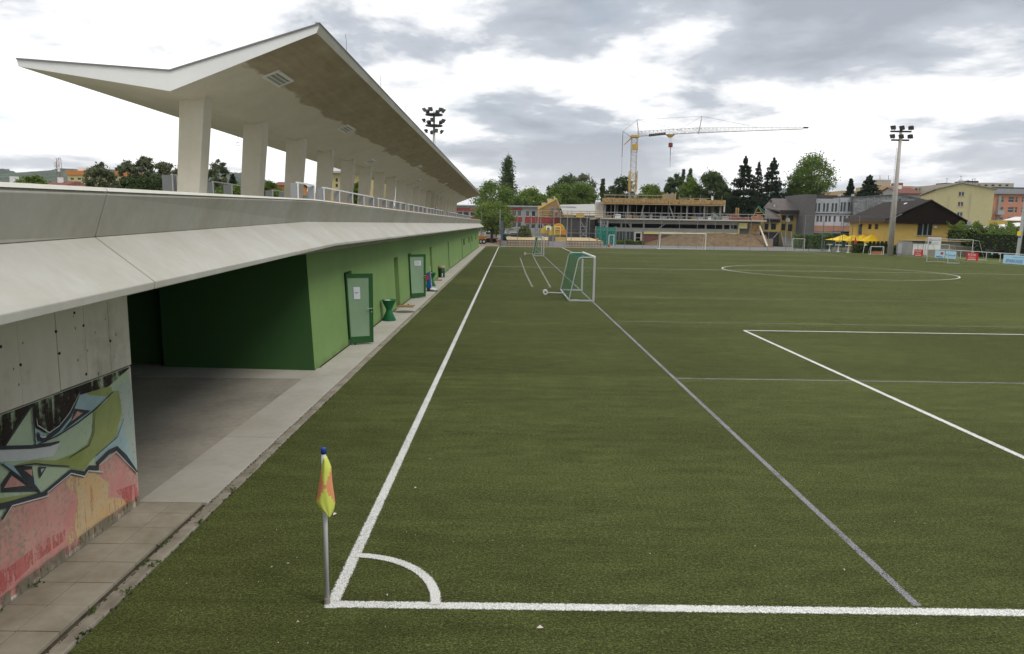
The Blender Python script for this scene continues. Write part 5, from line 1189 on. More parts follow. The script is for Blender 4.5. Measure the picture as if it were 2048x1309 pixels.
for x0, y0, x1, y1 in ((1108.5, 452.5, 1122, 455), (1108.5, 455, 1110.5, 470), (1120, 455, 1122, 470), (1110.5, 458.5, 1120, 460)): MB().pb(x0, y0, x1, y1, YP - .3, .05).build('frame_bar', M('pale_yellow', (.66, .55, .22), .6, .06), t_)
for px in (1093, 1106, 1119): MB().tube((X(px, YP), YP + .1, 0), (X(px, YP), YP + .1, 3.2), .05, n=6).build('post', m_metal, t_)

# ------------------------------------------------------------------ timber gable on scaffold
YG = 129.0
sc_ = thing('scaffold', 'tube scaffold with plank deck in front of the red building', 'scaffold', base_at(1120, YG))
zD = W(1130, 434, YG).z
for k in range(10): u0 = X(1076, YG) + k * (X(1205, YG) - X(1076, YG)) / 10; MB().box(u0, u0 + (X(1205, YG) - X(1076, YG)) / 10 - .05, YG - .7, YG + 4, zD - .12, zD).build('deck_plank', m_palewood, sc_)
for k in range(3): MB().box(X(1075, YG), X(1206, YG), YG - .75, YG - .70, zD + .25 + .35 * k, zD + .37 + .35 * k).build('guard_board', m_palewood if k != 1 else m_wood, sc_)
for px in (1062, 1076, 1081, 1107, 1120.5, 1134, 1142.5, 1160.5, 1173, 1200): 
    MB().tube((X(px, YG), YG - .7, 0), (X(px, YG), YG - .7, zD + (1.2 if px > 1070 else -.2)), .045, n=6).build('standard', m_metal, sc_)
    MB().tube((X(px, YG), YG + 1.2, 0), (X(px, YG), YG + 1.2, zD - .15), .045, n=6).build('standard', m_steel, sc_)
for z in (2.0,): MB().tube((X(1062, YG), YG - .75, z), (X(1205, YG), YG - .75, z), .03, n=5).build('ledger', m_metal, sc_)
for p0_, p1_ in (((1062, 468), (1076, 443)), ((1161, 443), (1173, 462)), ((1173, 462), (1161, 475)), ((1161, 462), (1173, 475)), ((1207, 441), (1214, 462)), ((1064, 475), (1076, 462))): MB().tube(W(*p0_, YG - .72), W(*p1_, YG - .72), .035, n=5).build('brace', m_metal, sc_)
for z in (.6, 1.1, 1.6, 2.6, 3.2): MB().tube((X(1161, YG), YG - .72, z), (X(1173, YG), YG - .72, z), .035, n=5).build('rung', m_metal, sc_)
t_ = thing('timber_gable', 'half built plywood gable roof frame standing on the scaffold deck', 'roof frame', (X(1100, YG), YG, zD))
m_ply = M('brown_plywood', (.30, .205, .10), .8, .12, 1.2); m_yb = M('yellow_beam', (.62, .40, .08), .7, .1)
MB().prism([W(1079, 419, YG), W(1113, 399, YG), W(1118, 412, YG), W(1105, 431, YG), W(1080, 432, YG)], (0, .15, 0)).build('plywood_wall', m_ply, t_)
MB().prism([W(1075.5, 417, YG - .1), W(1113.5, 396, YG - .1), W(1114.5, 398.5, YG - .1), W(1076.5, 420, YG - .1)], (0, .3, 0)).build('edge_beam', m_yb, t_)
MB().prism([W(1112, 399, YG - .05), W(1115, 399, YG - .05), W(1128, 431, YG - .05), W(1123, 431, YG - .05)], (0, .25, 0)).build('raking_board', m_palewood, t_)
for tri in ([(1075, 412), (1085, 412), (1084, 415.5), (1077, 419)], [(1083, 405.5), (1093, 405.5), (1092, 410.5), (1085, 415)], [(1094, 397.5), (1106, 398), (1104, 403), (1096, 408)], [(1107.5, 393), (1110.5, 393), (1111, 399), (1108, 400)]):
    MB().prism([W(*p, YG + .1) for p in tri], (0, .9, 0)).build('roof_sheet', M('grey_tan_board', (.46, .40, .29), .8, .1), t_)
MB().prism([W(1077, 421, YG - .06), W(1079, 421, YG - .06), W(1080, 433, YG - .06), W(1077, 433, YG - .06)], (0, .2, 0)).build('corner_beam', m_yb, t_)
for x0, y0, x1, y1, mt_, lab, nm in ((1085, 426, 1089, 433, m_yb, 'yellow timber offcut standing on the scaffold deck', 'timber_offcut'), (1096, 429.5, 1110, 432.5, m_palewood, 'pale plank pile on the scaffold deck', 'plank_pile'), (1128, 428, 1148, 433, m_wood, 'orange formwork panel lying on the scaffold deck', 'timber_form'), (1153, 425, 1169, 432.5, m_yb, 'yellow formwork table near the open floor', 'formwork_table')):
    a, b_, c, d = pxrect(YG + .4, x0, y0, x1, y1); q = thing(nm, lab, 'timber', ((a + b_) / 2, YG + .4, zD + .002))
    for k in range(3): MB().box(a + .02 * k, b_ - .03 * k, YG + .3, YG + 1.3, zD + .003 + (d - c) * k / 3, zD + (d - c) * (k + 1) / 3 - .015).build('board', mt_, q)
# teal debris netting on a scaffold tower
t_ = thing('scaffold_tower', 'scaffold tower wrapped in teal debris netting', 'scaffold', base_at(1212, 120)); YN = 120
def netmat():
    mt, t, b = newmat('teal_net'); b.inputs['Base Color'].default_value = (.01, .22, .16, 1); b.inputs['Roughness'].default_value = .8
    L(t, ramp(t, noise(t, pos(t, (3, 3, 1)), 1.2, 4, .6), [(.35, .38), (.65, .66)]), b.inputs['Alpha']); return mt
m_tn = netmat()
for x0, x1, z1 in ((1193, 1204, 3.25), (1204, 1216, 3.2), (1216, 1233, 3.15)): MB().box(X(x0, YN), X(x1, YN) - .02, YN, YN + .02, .05, z1).build('netting', m_tn, t_)
for px in (1193, 1204, 1216, 1233):
    for yq in (YN + .06, YN + 1.4): MB().tube((X(px, YN), yq, 0), (X(px, YN), yq, 4.2 if px in (1204, 1216) else 3.3), .04, n=5).build('standard', m_metal, t_)
for z in (.7, 1.4, 2.1, 2.8, 3.5): MB().tube((X(1204, YN), YN + .05, z), (X(1216, YN), YN + .05, z), .03, n=5).build('rung', m_metal, t_)
for k in range(3): MB().tube((X(1204, YN), YN + .05, .7 + k), (X(1216, YN), YN + .05, 1.4 + k), .03, n=5).build('brace', m_metal, t_)
def bucket(label, px, py, Y, z, s=.35, mat=None):
    x = X(px, Y); t_ = thing('bucket', label, 'bucket', (x, Y, z)); mt_ = mat or M('orange_plastic', (.60, .12, .03), .45, .08)
    MB().lathe((x, Y, z), [(s * .75, 0), (s, s * 2), (s * .92, s * 2), (s * .7, .05)], 14).build('bucket_body', mt_, t_, smooth=True); MB().lathe((x, Y, z + s * 1.9), [(s * 1.02, 0), (s * 1.08, .03), (s * 1.02, .08)], 14).build('rim', mt_, t_)
bucket('orange bucket standing on the mini court boards', 1195.5, 480, 114, .95, .18); bucket('tall orange bin before the teal netting', 1219.5, 486, 114.5, 0, .2)

# ------------------------------------------------------------------ red school building, sheds
YR = 152.0
t_ = thing('school_building', 'two storey red and grey school building behind the scaffold', 'building', base_at(1060, YR)); m_red = M('red_facade_panel', (.27, .05, .042), .7, .08); m_lg = M('light_grey_render', (.29, .29, .275), .8, .12)
facade(t_, YR, (905, 414, 1150, 480), [(914 + 13 * k, 424, 925 + 13 * k, 433) for k in range(4)] + [(1024, 421, 1033, 433), (1034, 421, 1043, 433), (1051, 422.5, 1059, 433.5), (1063, 422.5, 1071, 433.5), (1024, 444, 1033, 455), (1034, 444, 1043, 455), (1051, 448.5, 1060, 458), (1062, 448.5, 1071, 458), (1076, 448.5, 1085, 458), (1088, 448.5, 1097, 458), (1100, 448.5, 1109, 458), (1076, 422.5, 1084, 433.5), (1088, 422.5, 1096, 433.5)], m_lg, 12, m_frw, z0=0, mull=0)
for x0, y0, x1, y1 in ((905, 417, 962, 422.5), (905, 434, 962, 441), (1000, 416.5, 1044.3, 420.5), (1000, 434, 1044.3, 443), (1050, 434.5, 1150, 447)): MB().pb(x0, y0, x1, y1, YR - .08, .09).build('red_panel', m_red, t_)
MB().pb(900, 411.5, 1152, 414, YR - .4, 13).build('roof_edge', M('zinc_edge', (.35, .36, .37), .6, .08), t_)
t_ = thing('long_grey_roof', 'long low hall with plain grey roof behind the scaffold', 'building', base_at(1165, 150)); b = MB(); b.prism([W(1122, 429, 146), W(1208, 432, 146), W(1206, 408, 154), W(1120, 410, 154)], (0, 0, -.2)); b.build('roof', M('grey_sheet_roof', (.36, .36, .34), .7, .08), t_)
MB().box(X(1122, 146), X(1208, 146), 146.5, 158, 0, W(1165, 430, 146).z - .25).build('wall', M('dark_hall_wall', (.09, .085, .08), .8, .2), t_)
gable_house('garden_shed', 'small shed with pale grey roof behind the parked vehicles', 955, 990, 457.5, 448, 146, 6, m_lg, M('pale_grey_roof', (.40, .40, .40), .7, .1))

# vehicles on the yard
m_rub = M('rubber', (.02, .02, .02), .8, .1); m_vw = M('vehicle_white', (.70, .70, .68), .35, .05); m_vred = M('machine_red', (.38, .03, .03), .4, .08); m_vor = M('machine_orange', (.55, .20, .03), .45, .1)
def wheel(t_, x, y_, r_, w=.25, ax='y'):
    d = Vector((0, w / 2, 0)) if ax == 'y' else Vector((w / 2, 0, 0)); c = Vector((x, y_, r_)); o = MB().tube(c - d, c + d, r_, n=16).build('wheel', m_rub, t_); MB().tube(c - d * 1.08, c + d * 1.08, r_ * .5, n=12).build('rim', m_metal, o)
ye = 131.0; x0, x1 = X(971, ye), X(992, ye)
t_ = thing('mini_excavator', 'white and red mini excavator with a glazed cab parked past the stand', 'excavator', ((x0 + x1) / 2, ye, 0))
MB().loft([(x0, ye - .8, .75), (x1, ye - .8, .75), (x1, ye + .8, .75), (x0, ye + .8, .75)], [(x0 + .15, ye - .75, 1.45), (x1, ye - .75, 1.55), (x1, ye + .75, 1.55), (x0 + .15, ye + .75, 1.45)]).build('body', m_vw, t_, bev=.06)
cx0, cx1 = X(980, ye), X(991, ye); fr = MB()
for u in (cx0, cx1 - .08):
    for v in (ye - .75, ye + .6): fr.box(u, u + .08, v, v + .08, 1.5, 2.5)
fr.box(cx0 - .05, cx1 + .05, ye - .8, ye + .72, 2.5, 2.62); cb_ = fr.build('cab', m_vw, t_); MB().box(cx0 + .04, cx1 - .06, ye - .7, ye + .62, 1.5, 2.48).build('cab_glass', m_glass, cb_)
for v in (-.75, .5): MB().loft([(x0 + .1, ye + v, .02), (x1 - .1, ye + v, .02), (x1 + .1, ye + v, .3), (x1 - .1, ye + v, .58), (x0 + .1, ye + v, .58), (x0 - .1, ye + v, .3)], [(x0 + .1, ye + v + .3, .02), (x1 - .1, ye + v + .3, .02), (x1 + .1, ye + v + .3, .3), (x1 - .1, ye + v + .3, .58), (x0 + .1, ye + v + .3, .58), (x0 - .1, ye + v + .3, .3)]).build('track', m_rub, t_)
MB().box(x0 + .2, x1 + .1, ye - .6, ye + .6, .3, .76).build('undercarriage', m_vred, t_)
b = MB(); b.path([Vector((x0 + .1, ye, 1.3)), Vector((x0 - .8, ye, 2.0)), Vector((x0 - 1.3, ye, .9))], .13, 6); b.build('boom', m_vw, t_); MB().box(x1 + .1, x1 + .9, ye - .8, ye + .8, .05, .38).build('dozer_blade', m_vred, t_)
yd = 120.0; x0, x1 = X(958, yd), X(975, yd)
t_ = thing('site_dumper', 'small orange site dumper partly hidden by the end of the green wall', 'dumper', ((x0 + x1) / 2, yd, 0))
MB().loft([(x0, yd - .6, .7), (x1 - .5, yd - .6, .7), (x1 - .5, yd + .6, .7), (x0, yd + .6, .7)], [(x0 - .2, yd - .8, 1.35), (x1, yd - .8, 1.35), (x1, yd + .8, 1.35), (x0 - .2, yd + .8, 1.35)]).build('skip', m_vor, t_)
MB().box(x0, x1 - .2, yd - .45, yd + .45, .35, .68).build('chassis', m_dark, t_)
for u in (x0 + .35, x1 - .55):
    for v in (-.55, .55): wheel(t_, u, yd + v, .42, .3)
def van(label, px0, px1, Y, col_m, hz=2.0, name='parked_van', group='vehicles parked in the yard'):
    x0, x1 = X(px0, Y), X(px1, Y); t_ = thing(name, label, 'van', ((x0 + x1) / 2, Y, 0), group); ln = x1 - x0
    pr = [(x0, .4), (x1, .4), (x1, 1.0), (x1 - ln * .10, 1.15), (x1 - ln * .24, hz * .93), (x1 - ln * .34, hz), (x0 + .1, hz), (x0, hz * .6)]
    MB().loft([(u, Y - .9, z) for u, z in pr], [(u, Y + .9, z) for u, z in pr]).build('body', col_m, t_, bev=.05)
    MB().box(x0 + ln * .1, x0 + ln * .62, Y - .915, Y - .9, hz * .62, hz * .9).build('side_window', m_glass, t_)
    MB().prism([(x1 - ln * .105, Y - .8, 1.18), (x1 - ln * .105, Y + .8, 1.18), (x1 - ln * .235, Y + .75, hz * .92), (x1 - ln * .235, Y - .75, hz * .92)], (.03, 0, .01)).build('windscreen', m_glass, t_)
    for u in (x0 + ln * .2, x1 - ln * .2):
        for v in (-.8, .8): wheel(t_, u, Y + v, .34, .22)
    return t_
van('white van parked behind the mini excavator', 969, 1001, 137, m_vw); van('white van with red flank beside the side fence', 992, 1018, 140, m_vw, 2.2); MB
van('light grey van parked behind the teal container', 1018, 1046, 138, M('vehicle_silver', (.45, .46, .48), .35, .05), 1.9)
yk = 122.0; x0, x1 = X(1003, yk), X(1033, yk)
t_ = thing('skip_container', 'dark teal steel skip container behind the mini court', 'container', ((x0 + x1) / 2, yk, 0)); m_sk = M('dark_teal_steel', (.035, .07, .08), .6, .15)
MB().loft([(x0 + .1, yk, .1), (x1 - .1, yk, .1), (x1 - .1, yk + 2, .1), (x0 + .1, yk + 2, .1)], [(x0, yk - .1, 1.75), (x1, yk - .1, 1.75), (x1, yk + 2.1, 1.75), (x0, yk + 2.1, 1.75)]).build('tub', m_sk, t_)
for k in range(6): u = x0 + (x1 - x0) * (k + .5) / 6; MB().box(u - .05, u + .05, yk - .16, yk - .05, .15, 1.72).build('rib', m_sk, t_)
MB().box(x0 - .05, x1 + .05, yk - .16, yk - .02, 1.66, 1.78).build('top_rail', m_steel, t_); MB().box(X(1015, yk), X(1022, yk), yk - .18, yk - .165, 1.05, 1.4).build('plate', m_lg, t_)
t_ = thing('warning_post', 'orange and white warning post at the pitch corner', 'post', (X(996.5, 111), 111, 0)); MB().box(X(995.8, 111), X(997.4, 111), 111, 111.05, .0, 1.5).build('post', m_white, t_)
for k in range(3): MB().box(X(995.6, 111), X(997.6, 111), 110.985, 110.999, .2 + .45 * k, .42 + .45 * k).build('stripe', m_vor, t_)
# ------------------------------------------------------------------ houses beyond the right side of the pitch
YH = 137.0
t_ = thing('brown_roofed_house', 'yellow house with steep brown roofs beside the building site', 'building', base_at(1570, YH)); m_broof = M('brown_grey_roof', (.115, .10, .095), .85, .12, 1.0); m_ochre = M('ochre_render', (.42, .31, .10), .85, .08)
facade(t_, YH, (1526, 437, 1562, 464), [(1529, 447.5, 1537, 460), (1542, 447.5, 1552, 460)], m_ochre, 6, m_frd, mull=0, name='lower_wall', z0=W(1545, 464, YH).z)
facade(t_, YH + 1, (1560, 420, 1609, 466), [(1564, 431, 1572, 441), (1576, 431, 1587, 442), (1563, 448, 1571, 461), (1576, 449, 1585, 463)], m_ochre, 7, m_frd, mull=0, name='upper_wall', z0=0)
MB().box(X(1527, YH), X(1560, YH), YH + .3, YH + 5, 0, W(1545, 464, YH).z - .01).build('dark_base', M('dark_plinth', (.05, .045, .042), .9, .2), t_)
pslab(MB(), [(1529, 437, YH - .8), (1562, 437.5, YH - .8), (1562, 414, YH + 4), (1530, 413.5, YH + 4)], .2).build('porch_roof', m_broof, t_)
pslab(MB(), [(1560, 421.5, YH), (1611, 422.5, YH), (1611, 399, YH + 6), (1544, 397, YH + 6), (1527, 415, YH + 3.9)], .25).build('main_roof', m_broof, t_)
pslab(MB(), [(1544, 397, YH + 6), (1611, 399, YH + 6), (1611, 420, YH + 12), (1530, 420, YH + 12)], .25).build('rear_roof', m_broof, t_)
MB().pb(1561, 421, 1609, 430, YH - .15, .14).build('fascia', M('dark_fascia', (.035, .03, .028), .8, .1), t_); MB().pb(1530, 438, 1561, 445, YH - .4, .3).build('fascia', M('dark_blue_fascia', (.03, .035, .04), .8, .1), t_)
MB().prism([W(1554, 428.5, YH - .3), W(1562, 429, YH - .3), W(1562, 437, YH - .3)], (0, .2, 0)).build('gable_board', m_wood, t_)
MB().pb(1541, 401, 1544, 405.5, YH + 3.2, .4).build('roof_window', m_dark, t_); MB().pb(1548.5, 409, 1550.5, 416, YH + 2.2, .3).build('roof_vent', m_metal, t_)
q = W(1576, 440.5, YH + .7); b = MB(); b.tube((q.x, YH + .7, q.z), (q.x, YH + .85, q.z), .42, n=20); b.build('satellite_dish', m_white, t_)
for k in range(5): MB().box(X(1563, YH), X(1588, YH), YH - 1.6 + .3 * k, YH - 1.3 + .3 * k, 0, .35 * (k + 1)).build('stair_step', m_rc, t_)
for p0_, p1_ in (((1546, 477), (1557, 465)), ((1562, 464), (1568, 495)), ((1583, 464), (1583, 490)), ((1571, 464), (1571, 492))): MB().tube(W(*p0_, YH - 2), W(*p1_, YH - 2), .06, n=5).build('stair_rail', m_metal, t_)
MB().pb(1537, 478, 1546, 493, YH - 4, .8).build('cabinet', m_rc, t_)
YZ = 136.0
t_ = thing('zinc_building', 'modern building clad in weathered zinc with slit windows', 'building', base_at(1700, YZ))
def zinc():
    mt, t, b = newmat('weathered_zinc'); p = pos(t)
    br = N(t, 'ShaderNodeTexNoise'); n1 = noise(t, pos(t, (1.2, 1.2, 3.2)), 1.0, 6, .65, .5); n2 = noise(t, p, .35, 4, .6)
    L(t, ramp(t, mth(t, 'ADD', mth(t, 'MULTIPLY', n1, .6), mth(t, 'MULTIPLY', n2, .4)), [(.34, (.11, .115, .12)), (.5, (.20, .205, .205)), (.64, (.36, .37, .37))]), b.inputs['Base Color'])
    b.inputs['Metallic'].default_value = .35; b.inputs['Roughness'].default_value = .5; return mt
m_zn = zinc(); m_znl = M('pale_zinc', (.38, .40, .41), .5, .12, 1.5, metal=.2); m_dgb = M('dark_grey_render', (.12, .11, .11), .85, .08)
facade(t_, YZ, (1627, 398, 1678, 427), [(x, 407, x + 4.2, 424) for x in (1629, 1636, 1646, 1653, 1663, 1670)], m_znl, 10, m_frd, mull=0, name='upper_facade', z0=W(1650, 427, YZ).z)
facade(t_, YZ, (1679, 396, 1706, 428), [(x, 405, x + 4.2, 423.5) for x in (1681, 1687, 1696, 1701)], m_znl, 10, m_frd, mull=0, name='upper_facade', z0=W(1692, 428, YZ).z)
facade(t_, YZ + .3, (1625, 428.5, 1706, 450), [(x, 432, x + 4.6, 444) for x in (1633, 1640, 1650, 1657, 1667, 1679, 1687, 1696)] , M('white_facade_panel', (.50, .51, .54), .6, .05), 9, m_frd, mull=0, name='lower_facade', z0=W(1660, 452, YZ).z)
MB().pb(1608, 389, 1630, 480, YZ - 1.5, 10).build('tower_block', m_dgb, t_); MB().pb(1624, 391, 1705, 399, YZ + 3, 6).build('roof_box', M('dark_brown_cladding', (.06, .045, .045), .8, .1), t_)
MB().pb(1625, 452.5, 1705, 463, YZ - 1.2, 9).build('terracotta_band', M('terracotta_render', (.42, .20, .13), .8, .08), t_); MB().pb(1626, 463.5, 1680, 466.5, YZ - 1.1, 8).build('white_band', m_lg, t_)
MB().box(X(1627, YZ), X(1706, YZ), YZ + .6, YZ + 8, 0, W(1660, 466, YZ).z).build('ground_floor', M('olive_glazing', (.07, .08, .07), .4, .2), t_)
MB().pb(1706.5, 432, 1730, 482, YZ - .6, 9).build('concrete_corner', m_rc, t_)
zz0 = W(1760, 436, YZ).z
MB().loft([W(1707, 432, YZ - .9), W(1864, 432, YZ - .9), W(1864, 404, YZ - .9), W(1800, 390, YZ - .9), W(1707, 396, YZ - .9)], [W(1707, 432, YZ - .9) + Vector((0, 11, 0)), W(1864, 432, YZ - .9) + Vector((0, 11, 0)), W(1864, 404, YZ - .9) + Vector((0, 11, 0)), W(1800, 390, YZ - .9) + Vector((0, 11, 0)), W(1707, 396, YZ - .9) + Vector((0, 11, 0))]).build('zinc_wall', m_zn, t_)
for a, c in (((1707, 395.5), (1800, 389.5)), ((1800, 389.5), (1864, 403.5))): MB().prism([W(*a, YZ - 1.1), W(*c, YZ - 1.1), W(c[0], c[1] - 1.3, YZ - 1.1), W(a[0], a[1] - 1.3, YZ - 1.1)], (0, 11.4, 0)).build('roof_edge', M('zinc_edge_dark', (.14, .145, .15), .5, .1), t_)
for k in range(1, 12): px = 1707 + 13 * k; p = W(px, 432, YZ - .93); p2_ = W(px, 395 - .06 * (px - 1707) if px < 1800 else 390 + .22 * (px - 1800), YZ - .93); MB().box(p.x - .02, p.x + .02, YZ - .96, YZ - .901, p.z, p2_.z - .1).build('standing_seam', m_znl, t_)
for j in range(1, 4): z = zz0 + j * .95; MB().box(X(1708, YZ), X(1862, YZ), YZ - .93, YZ - .902, z, z + .03).build('sheet_lap', m_zn, t_)
for x0 in (1798, 1786): MB().pb(x0, 398, x0 + 4, 408, YZ - .97, .06).build('slit_window', m_glass, t_)
for px in (1679, 1706): MB().pb(px - 1, 388.5, px + 3, 393, YZ + 1, .5).build('roof_vent', m_metal, t_)
# clubhouse with big dark gable
YL = 104.0
t_ = thing('clubhouse', 'yellow clubhouse with a broad dark brown gable roof beyond the touchline', 'building', base_at(1850, YL)); m_cy = M('clubhouse_yellow', (.50, .35, .10), .85, .05); m_dk = M('dark_brown_boarding', (.016, .012, .010), .9, .2, 2, spec=.05)
a, b_ = X(1778, YL), X(1926, YL); ze = W(1852, 446, YL).z; dep = 12
Mp = lambda u, v, q: (u, YL + q, v)
hw = pxrect(YL, 1835, 447.5, 1865, 471); m_ = MB(); wall_holes(m_, a, b_, 0, ze, Mp, [hw], .25); m_.build('gable_wall', m_cy, t_)
wn = window(t_, Mp, *hw, m_frd, .22, 2, sill=m_metal); MB().box(hw[0], hw[1], YL + .6, YL + .65, hw[2], hw[3]).build('room_wall', m_int, t_)
for u in (.38, .70): uu = hw[0] + (hw[1] - hw[0]) * u; MB().box(uu - .05, uu + .05, YL + .05, YL + .17, hw[2], hw[3]).build('mullion', m_metal, wn)
ap = W(1862, 402, YL - .6); el = W(1787, 447, YL - .6); er = W(1934, 445, YL - .6)
sw = [(YL + 1.2 + 2.2 * k, YL + 1.9 + 2.2 * k, 2.9, 4.0 if k else 4.0) for k in range(3)]
side_wall(t_, a, YL, YL + dep, 0, ze, [(YL + 7.8, YL + 9.2, 2.6, 4.3), (YL + 5.0, YL + 6.0, 3.5, 4.3), (YL + 3.0, YL + 4.0, 3.5, 4.3)], m_cy, m_frd)
side_wall(t_, b_, YL, YL + dep, 0, ze, [], m_cy, m_frd, sgn=-1)
MB().loft([(el.x, YL - .6, el.z), (er.x, YL - .6, el.z), (er.x, YL - .6, el.z + .5), (ap.x, YL - .6, ap.z), (el.x, YL - .6, el.z + .5)], [(el.x, YL - .02, el.z), (er.x, YL - .02, el.z), (er.x, YL - .02, el.z + .5), (ap.x, YL - .02, ap.z), (el.x, YL - .02, el.z + .5)]).build('gable_boarding', m_dk, t_)
xl = X(1727, YL + dep) - 2.5
for s_, e0 in ((-1, min(el.x, a - .9)), (1, er.x)):
    b = MB(); b.prism([(e0, YL - .75, el.z + .42), (ap.x, YL - .75, ap.z + .02), (ap.x, YL + dep + .5, ap.z + .02), (e0, YL + dep + .5, el.z + .42)], (0, 0, .16)); b.build('roof_slope', M('brown_shingle', (.046, .041, .038), .9, .2, 2, spec=.1), t_)
MB().box(a - 1.0, a - .02, YL - .6, YL + dep, ze - .05, ze + .6).build('eaves_fascia', M('eaves_brown', (.085, .065, .058), .8, .1), t_)
q = W(1816, 409, YL + 4); b = MB(); b.path([Vector((q.x, YL + 4, q.z - .7)), Vector((q.x, YL + 4, q.z)), Vector((q.x - .3, YL + 4, q.z + .12)), Vector((q.x - .6, YL + 4, q.z - .05))], .14, 8); b.build('vent_pipe', m_white, t_)
MB().pb(1869, 452.5, 1874, 456.5, YL - .25, .25).build('wall_lamp', m_white, t_)
for k in range(5): MB().pb(1738 + k * 8, 483, 1743 + k * 8, 492, YL - 1.2, .1).build('terrace_opening', m_int, t_)
# apartment houses
YA = 160.0
t_ = thing('cream_apartment_house', 'cream gabled apartment house with few windows on its end wall', 'building', base_at(1868, YA)); t_.rotation_euler.z = R(-24.6); cx_ = lambda x: 1868 + (x - 1868) * .83; m_cr = M('cream_render', (.56, .50, .28), .85, .04)
a, b_, c, d = facade(t_, YA, (1868, 379.5, cx_(1986), 480), [(cx_(1920), 384.8, cx_(1932), 393.5), (cx_(1918), 404.5, cx_(1930), 413.5), (cx_(1916), 425, cx_(1928), 433)], m_cr, 30, m_frw, mull=1, z0=0, top=False, sill=m_ored)
ap = W(cx_(1927), 368.5, YA); MB().loft([(a, YA, d), (b_, YA, d), (ap.x, YA, ap.z)], [(a, YA + .2, d), (b_, YA + .2, d), (ap.x, YA + .2, ap.z)]).build('gable', m_cr, t_)
for e0 in (a - .5, b_ + .5): b = MB(); b.prism([(e0, YA - .5, d - .15), (ap.x, YA - .5, ap.z + .05), (ap.x, YA + 30, ap.z + .05), (e0, YA + 30, d - .15)], (0, 0, .2)); b.build('roof_slope', m_lg, t_)
Mp2 = lambda u, v, q: (a - .02 + q, u, v)
for k in range(6):
    u0 = YA + 2.5 + 4.6 * k; window(t_, Mp2, u0, u0 + 1.3, d - 2.3, d - .7, m_ored, .06, 0); 
MB().tube((X(cx_(1938), YA), YA - .1, 0), (X(cx_(1936.5), YA), YA - .1, d - 1), .05, n=5).build('downpipe', m_metal, t_); MB().tube((X(cx_(1894), YA), YA - .1, 4), (X(cx_(1893), YA), YA - .1, d - 1.5), .04, n=5).build('downpipe', m_metal, t_)
MB().pb(cx_(1926), 443.5, cx_(1958), 478, YA - 3, 3).build('garage_wing', M('lilac_grey_render', (.33, .32, .34), .8, .06), t_)
YK = 178.0
t_ = thing('pink_apartment_house', 'salmon pink apartment house with grey stair bay and balconies', 'building', base_at(2030, YK)); m_pk = M('salmon_render', (.52, .24, .16), .85, .05)
wl = []
for r_ in range(4):
    for x0, w in ((1981, 7), (2000, 8), (2017, 12), (2031, 5), (2044, 8), (2062, 8)): wl.append((x0 - r_ * 1.2, 394 + 20.5 * r_, x0 + w - r_ * 1.2, 405.5 + 20.5 * r_))
a, b_, c, d = facade(t_, YK, (1970, 388, 2085, 470), wl, m_pk, 14, m_frw, mull=0, z0=0, trans=.6)
MB().pb(1968, 378, 2090, 388.5, YK - .6, 15).build('roof_parapet', M('blue_grey_metal', (.30, .31, .33), .6, .08), t_); MB().pb(1960, 375, 2090, 378, YK + 3, 9).build('roof_top', m_frd, t_)
MB().pb(1994, 390, 1999.5, 470, YK - .3, .29).build('stair_bay', m_lg, t_)
for r_ in range(3): MB().pb(1996, 429 + 20 * r_ - 8, 2009, 430 + 20 * r_, YK - 1.1, 1.0).build('balcony', m_metal, t_)
YQ = 215.0
t_ = thing('flat_roofed_block', 'flat roofed beige block with rooftop aerials behind the cream gable', 'building', base_at(1960, YQ)); m_bg_ = M('beige_render', (.40, .36, .30), .85, .06); facade(t_, YQ, (1915, 366, 2022, 470), [(1955 + 14 * k, 369.5, 1961 + 14 * k, 373) for k in range(5)], m_bg_, 14, m_frd, mull=0, z0=0); MB().pb(1934, 362, 1957, 366, YQ + 2, 6).build('stair_head', m_frd, t_)
q = W(1922, 364, YQ - 1); MB().lathe((q.x, YQ - 1, q.z - .6), [(.3, 0), (.75, .35), (.8, .8), (.5, 1.2), (.05, 1.3)], 12).build('dish', m_metal, t_)
for px, h_ in ((1922, 352), (1945, 358), (1950, 357), (1894, 357), (1936, 360)): MB().tube(W(px, 370, YQ), W(px, h_, YQ), .06, n=4).build('aerial', m_dark, t_); MB().tube(W(px - 3, h_ + 1, YQ), W(px + 3, h_ + 1.5, YQ), .04, n=4).build('aerial_bar', m_dark, t_)
t_ = thing('low_beige_block', 'low beige flat block with dark roof hut left of the cream gable', 'building', base_at(1885, 230)); facade(t_, 230, (1872, 370, 1905, 460), [(1876, 373, 1880, 376), (1888, 373, 1892, 376)], m_bg_, 12, m_frd, mull=0, z0=0); MB().pb(1890, 366, 1904, 370, 231, 5).build('roof_hut', m_frd, t_)
t_ = thing('ochre_tower_block', 'ochre stepped block with rooftop hut behind the floodlight mast', 'building', base_at(1780, 220)); m_oc2 = M('ochre_pale_render', (.44, .33, .18), .85, .08); facade(t_, 220, (1752, 372, 1822, 460), [(1758 + 10 * k, 380, 1763 + 10 * k, 385) for k in range(6)], m_oc2, 14, m_frd, mull=0, z0=0); MB().pb(1754, 360, 1782, 372, 221, 8).build('roof_hut', m_bg_, t_); MB().pb(1796, 366, 1806, 374, 222, 4).build('chimney', M('red_brick_chimney', (.22, .09, .06), .85, .15, 3), t_)
for px in (1760, 1777): MB().tube(W(px, 362, 222), W(px, 351, 222), .07, n=4).build('aerial', m_dark, t_)
gable_house('tiled_house', 'house with dark red roof between the ochre block and cream side wall', 1800, 1842, 388, 377, 205, 14, m_lg, m_tile)
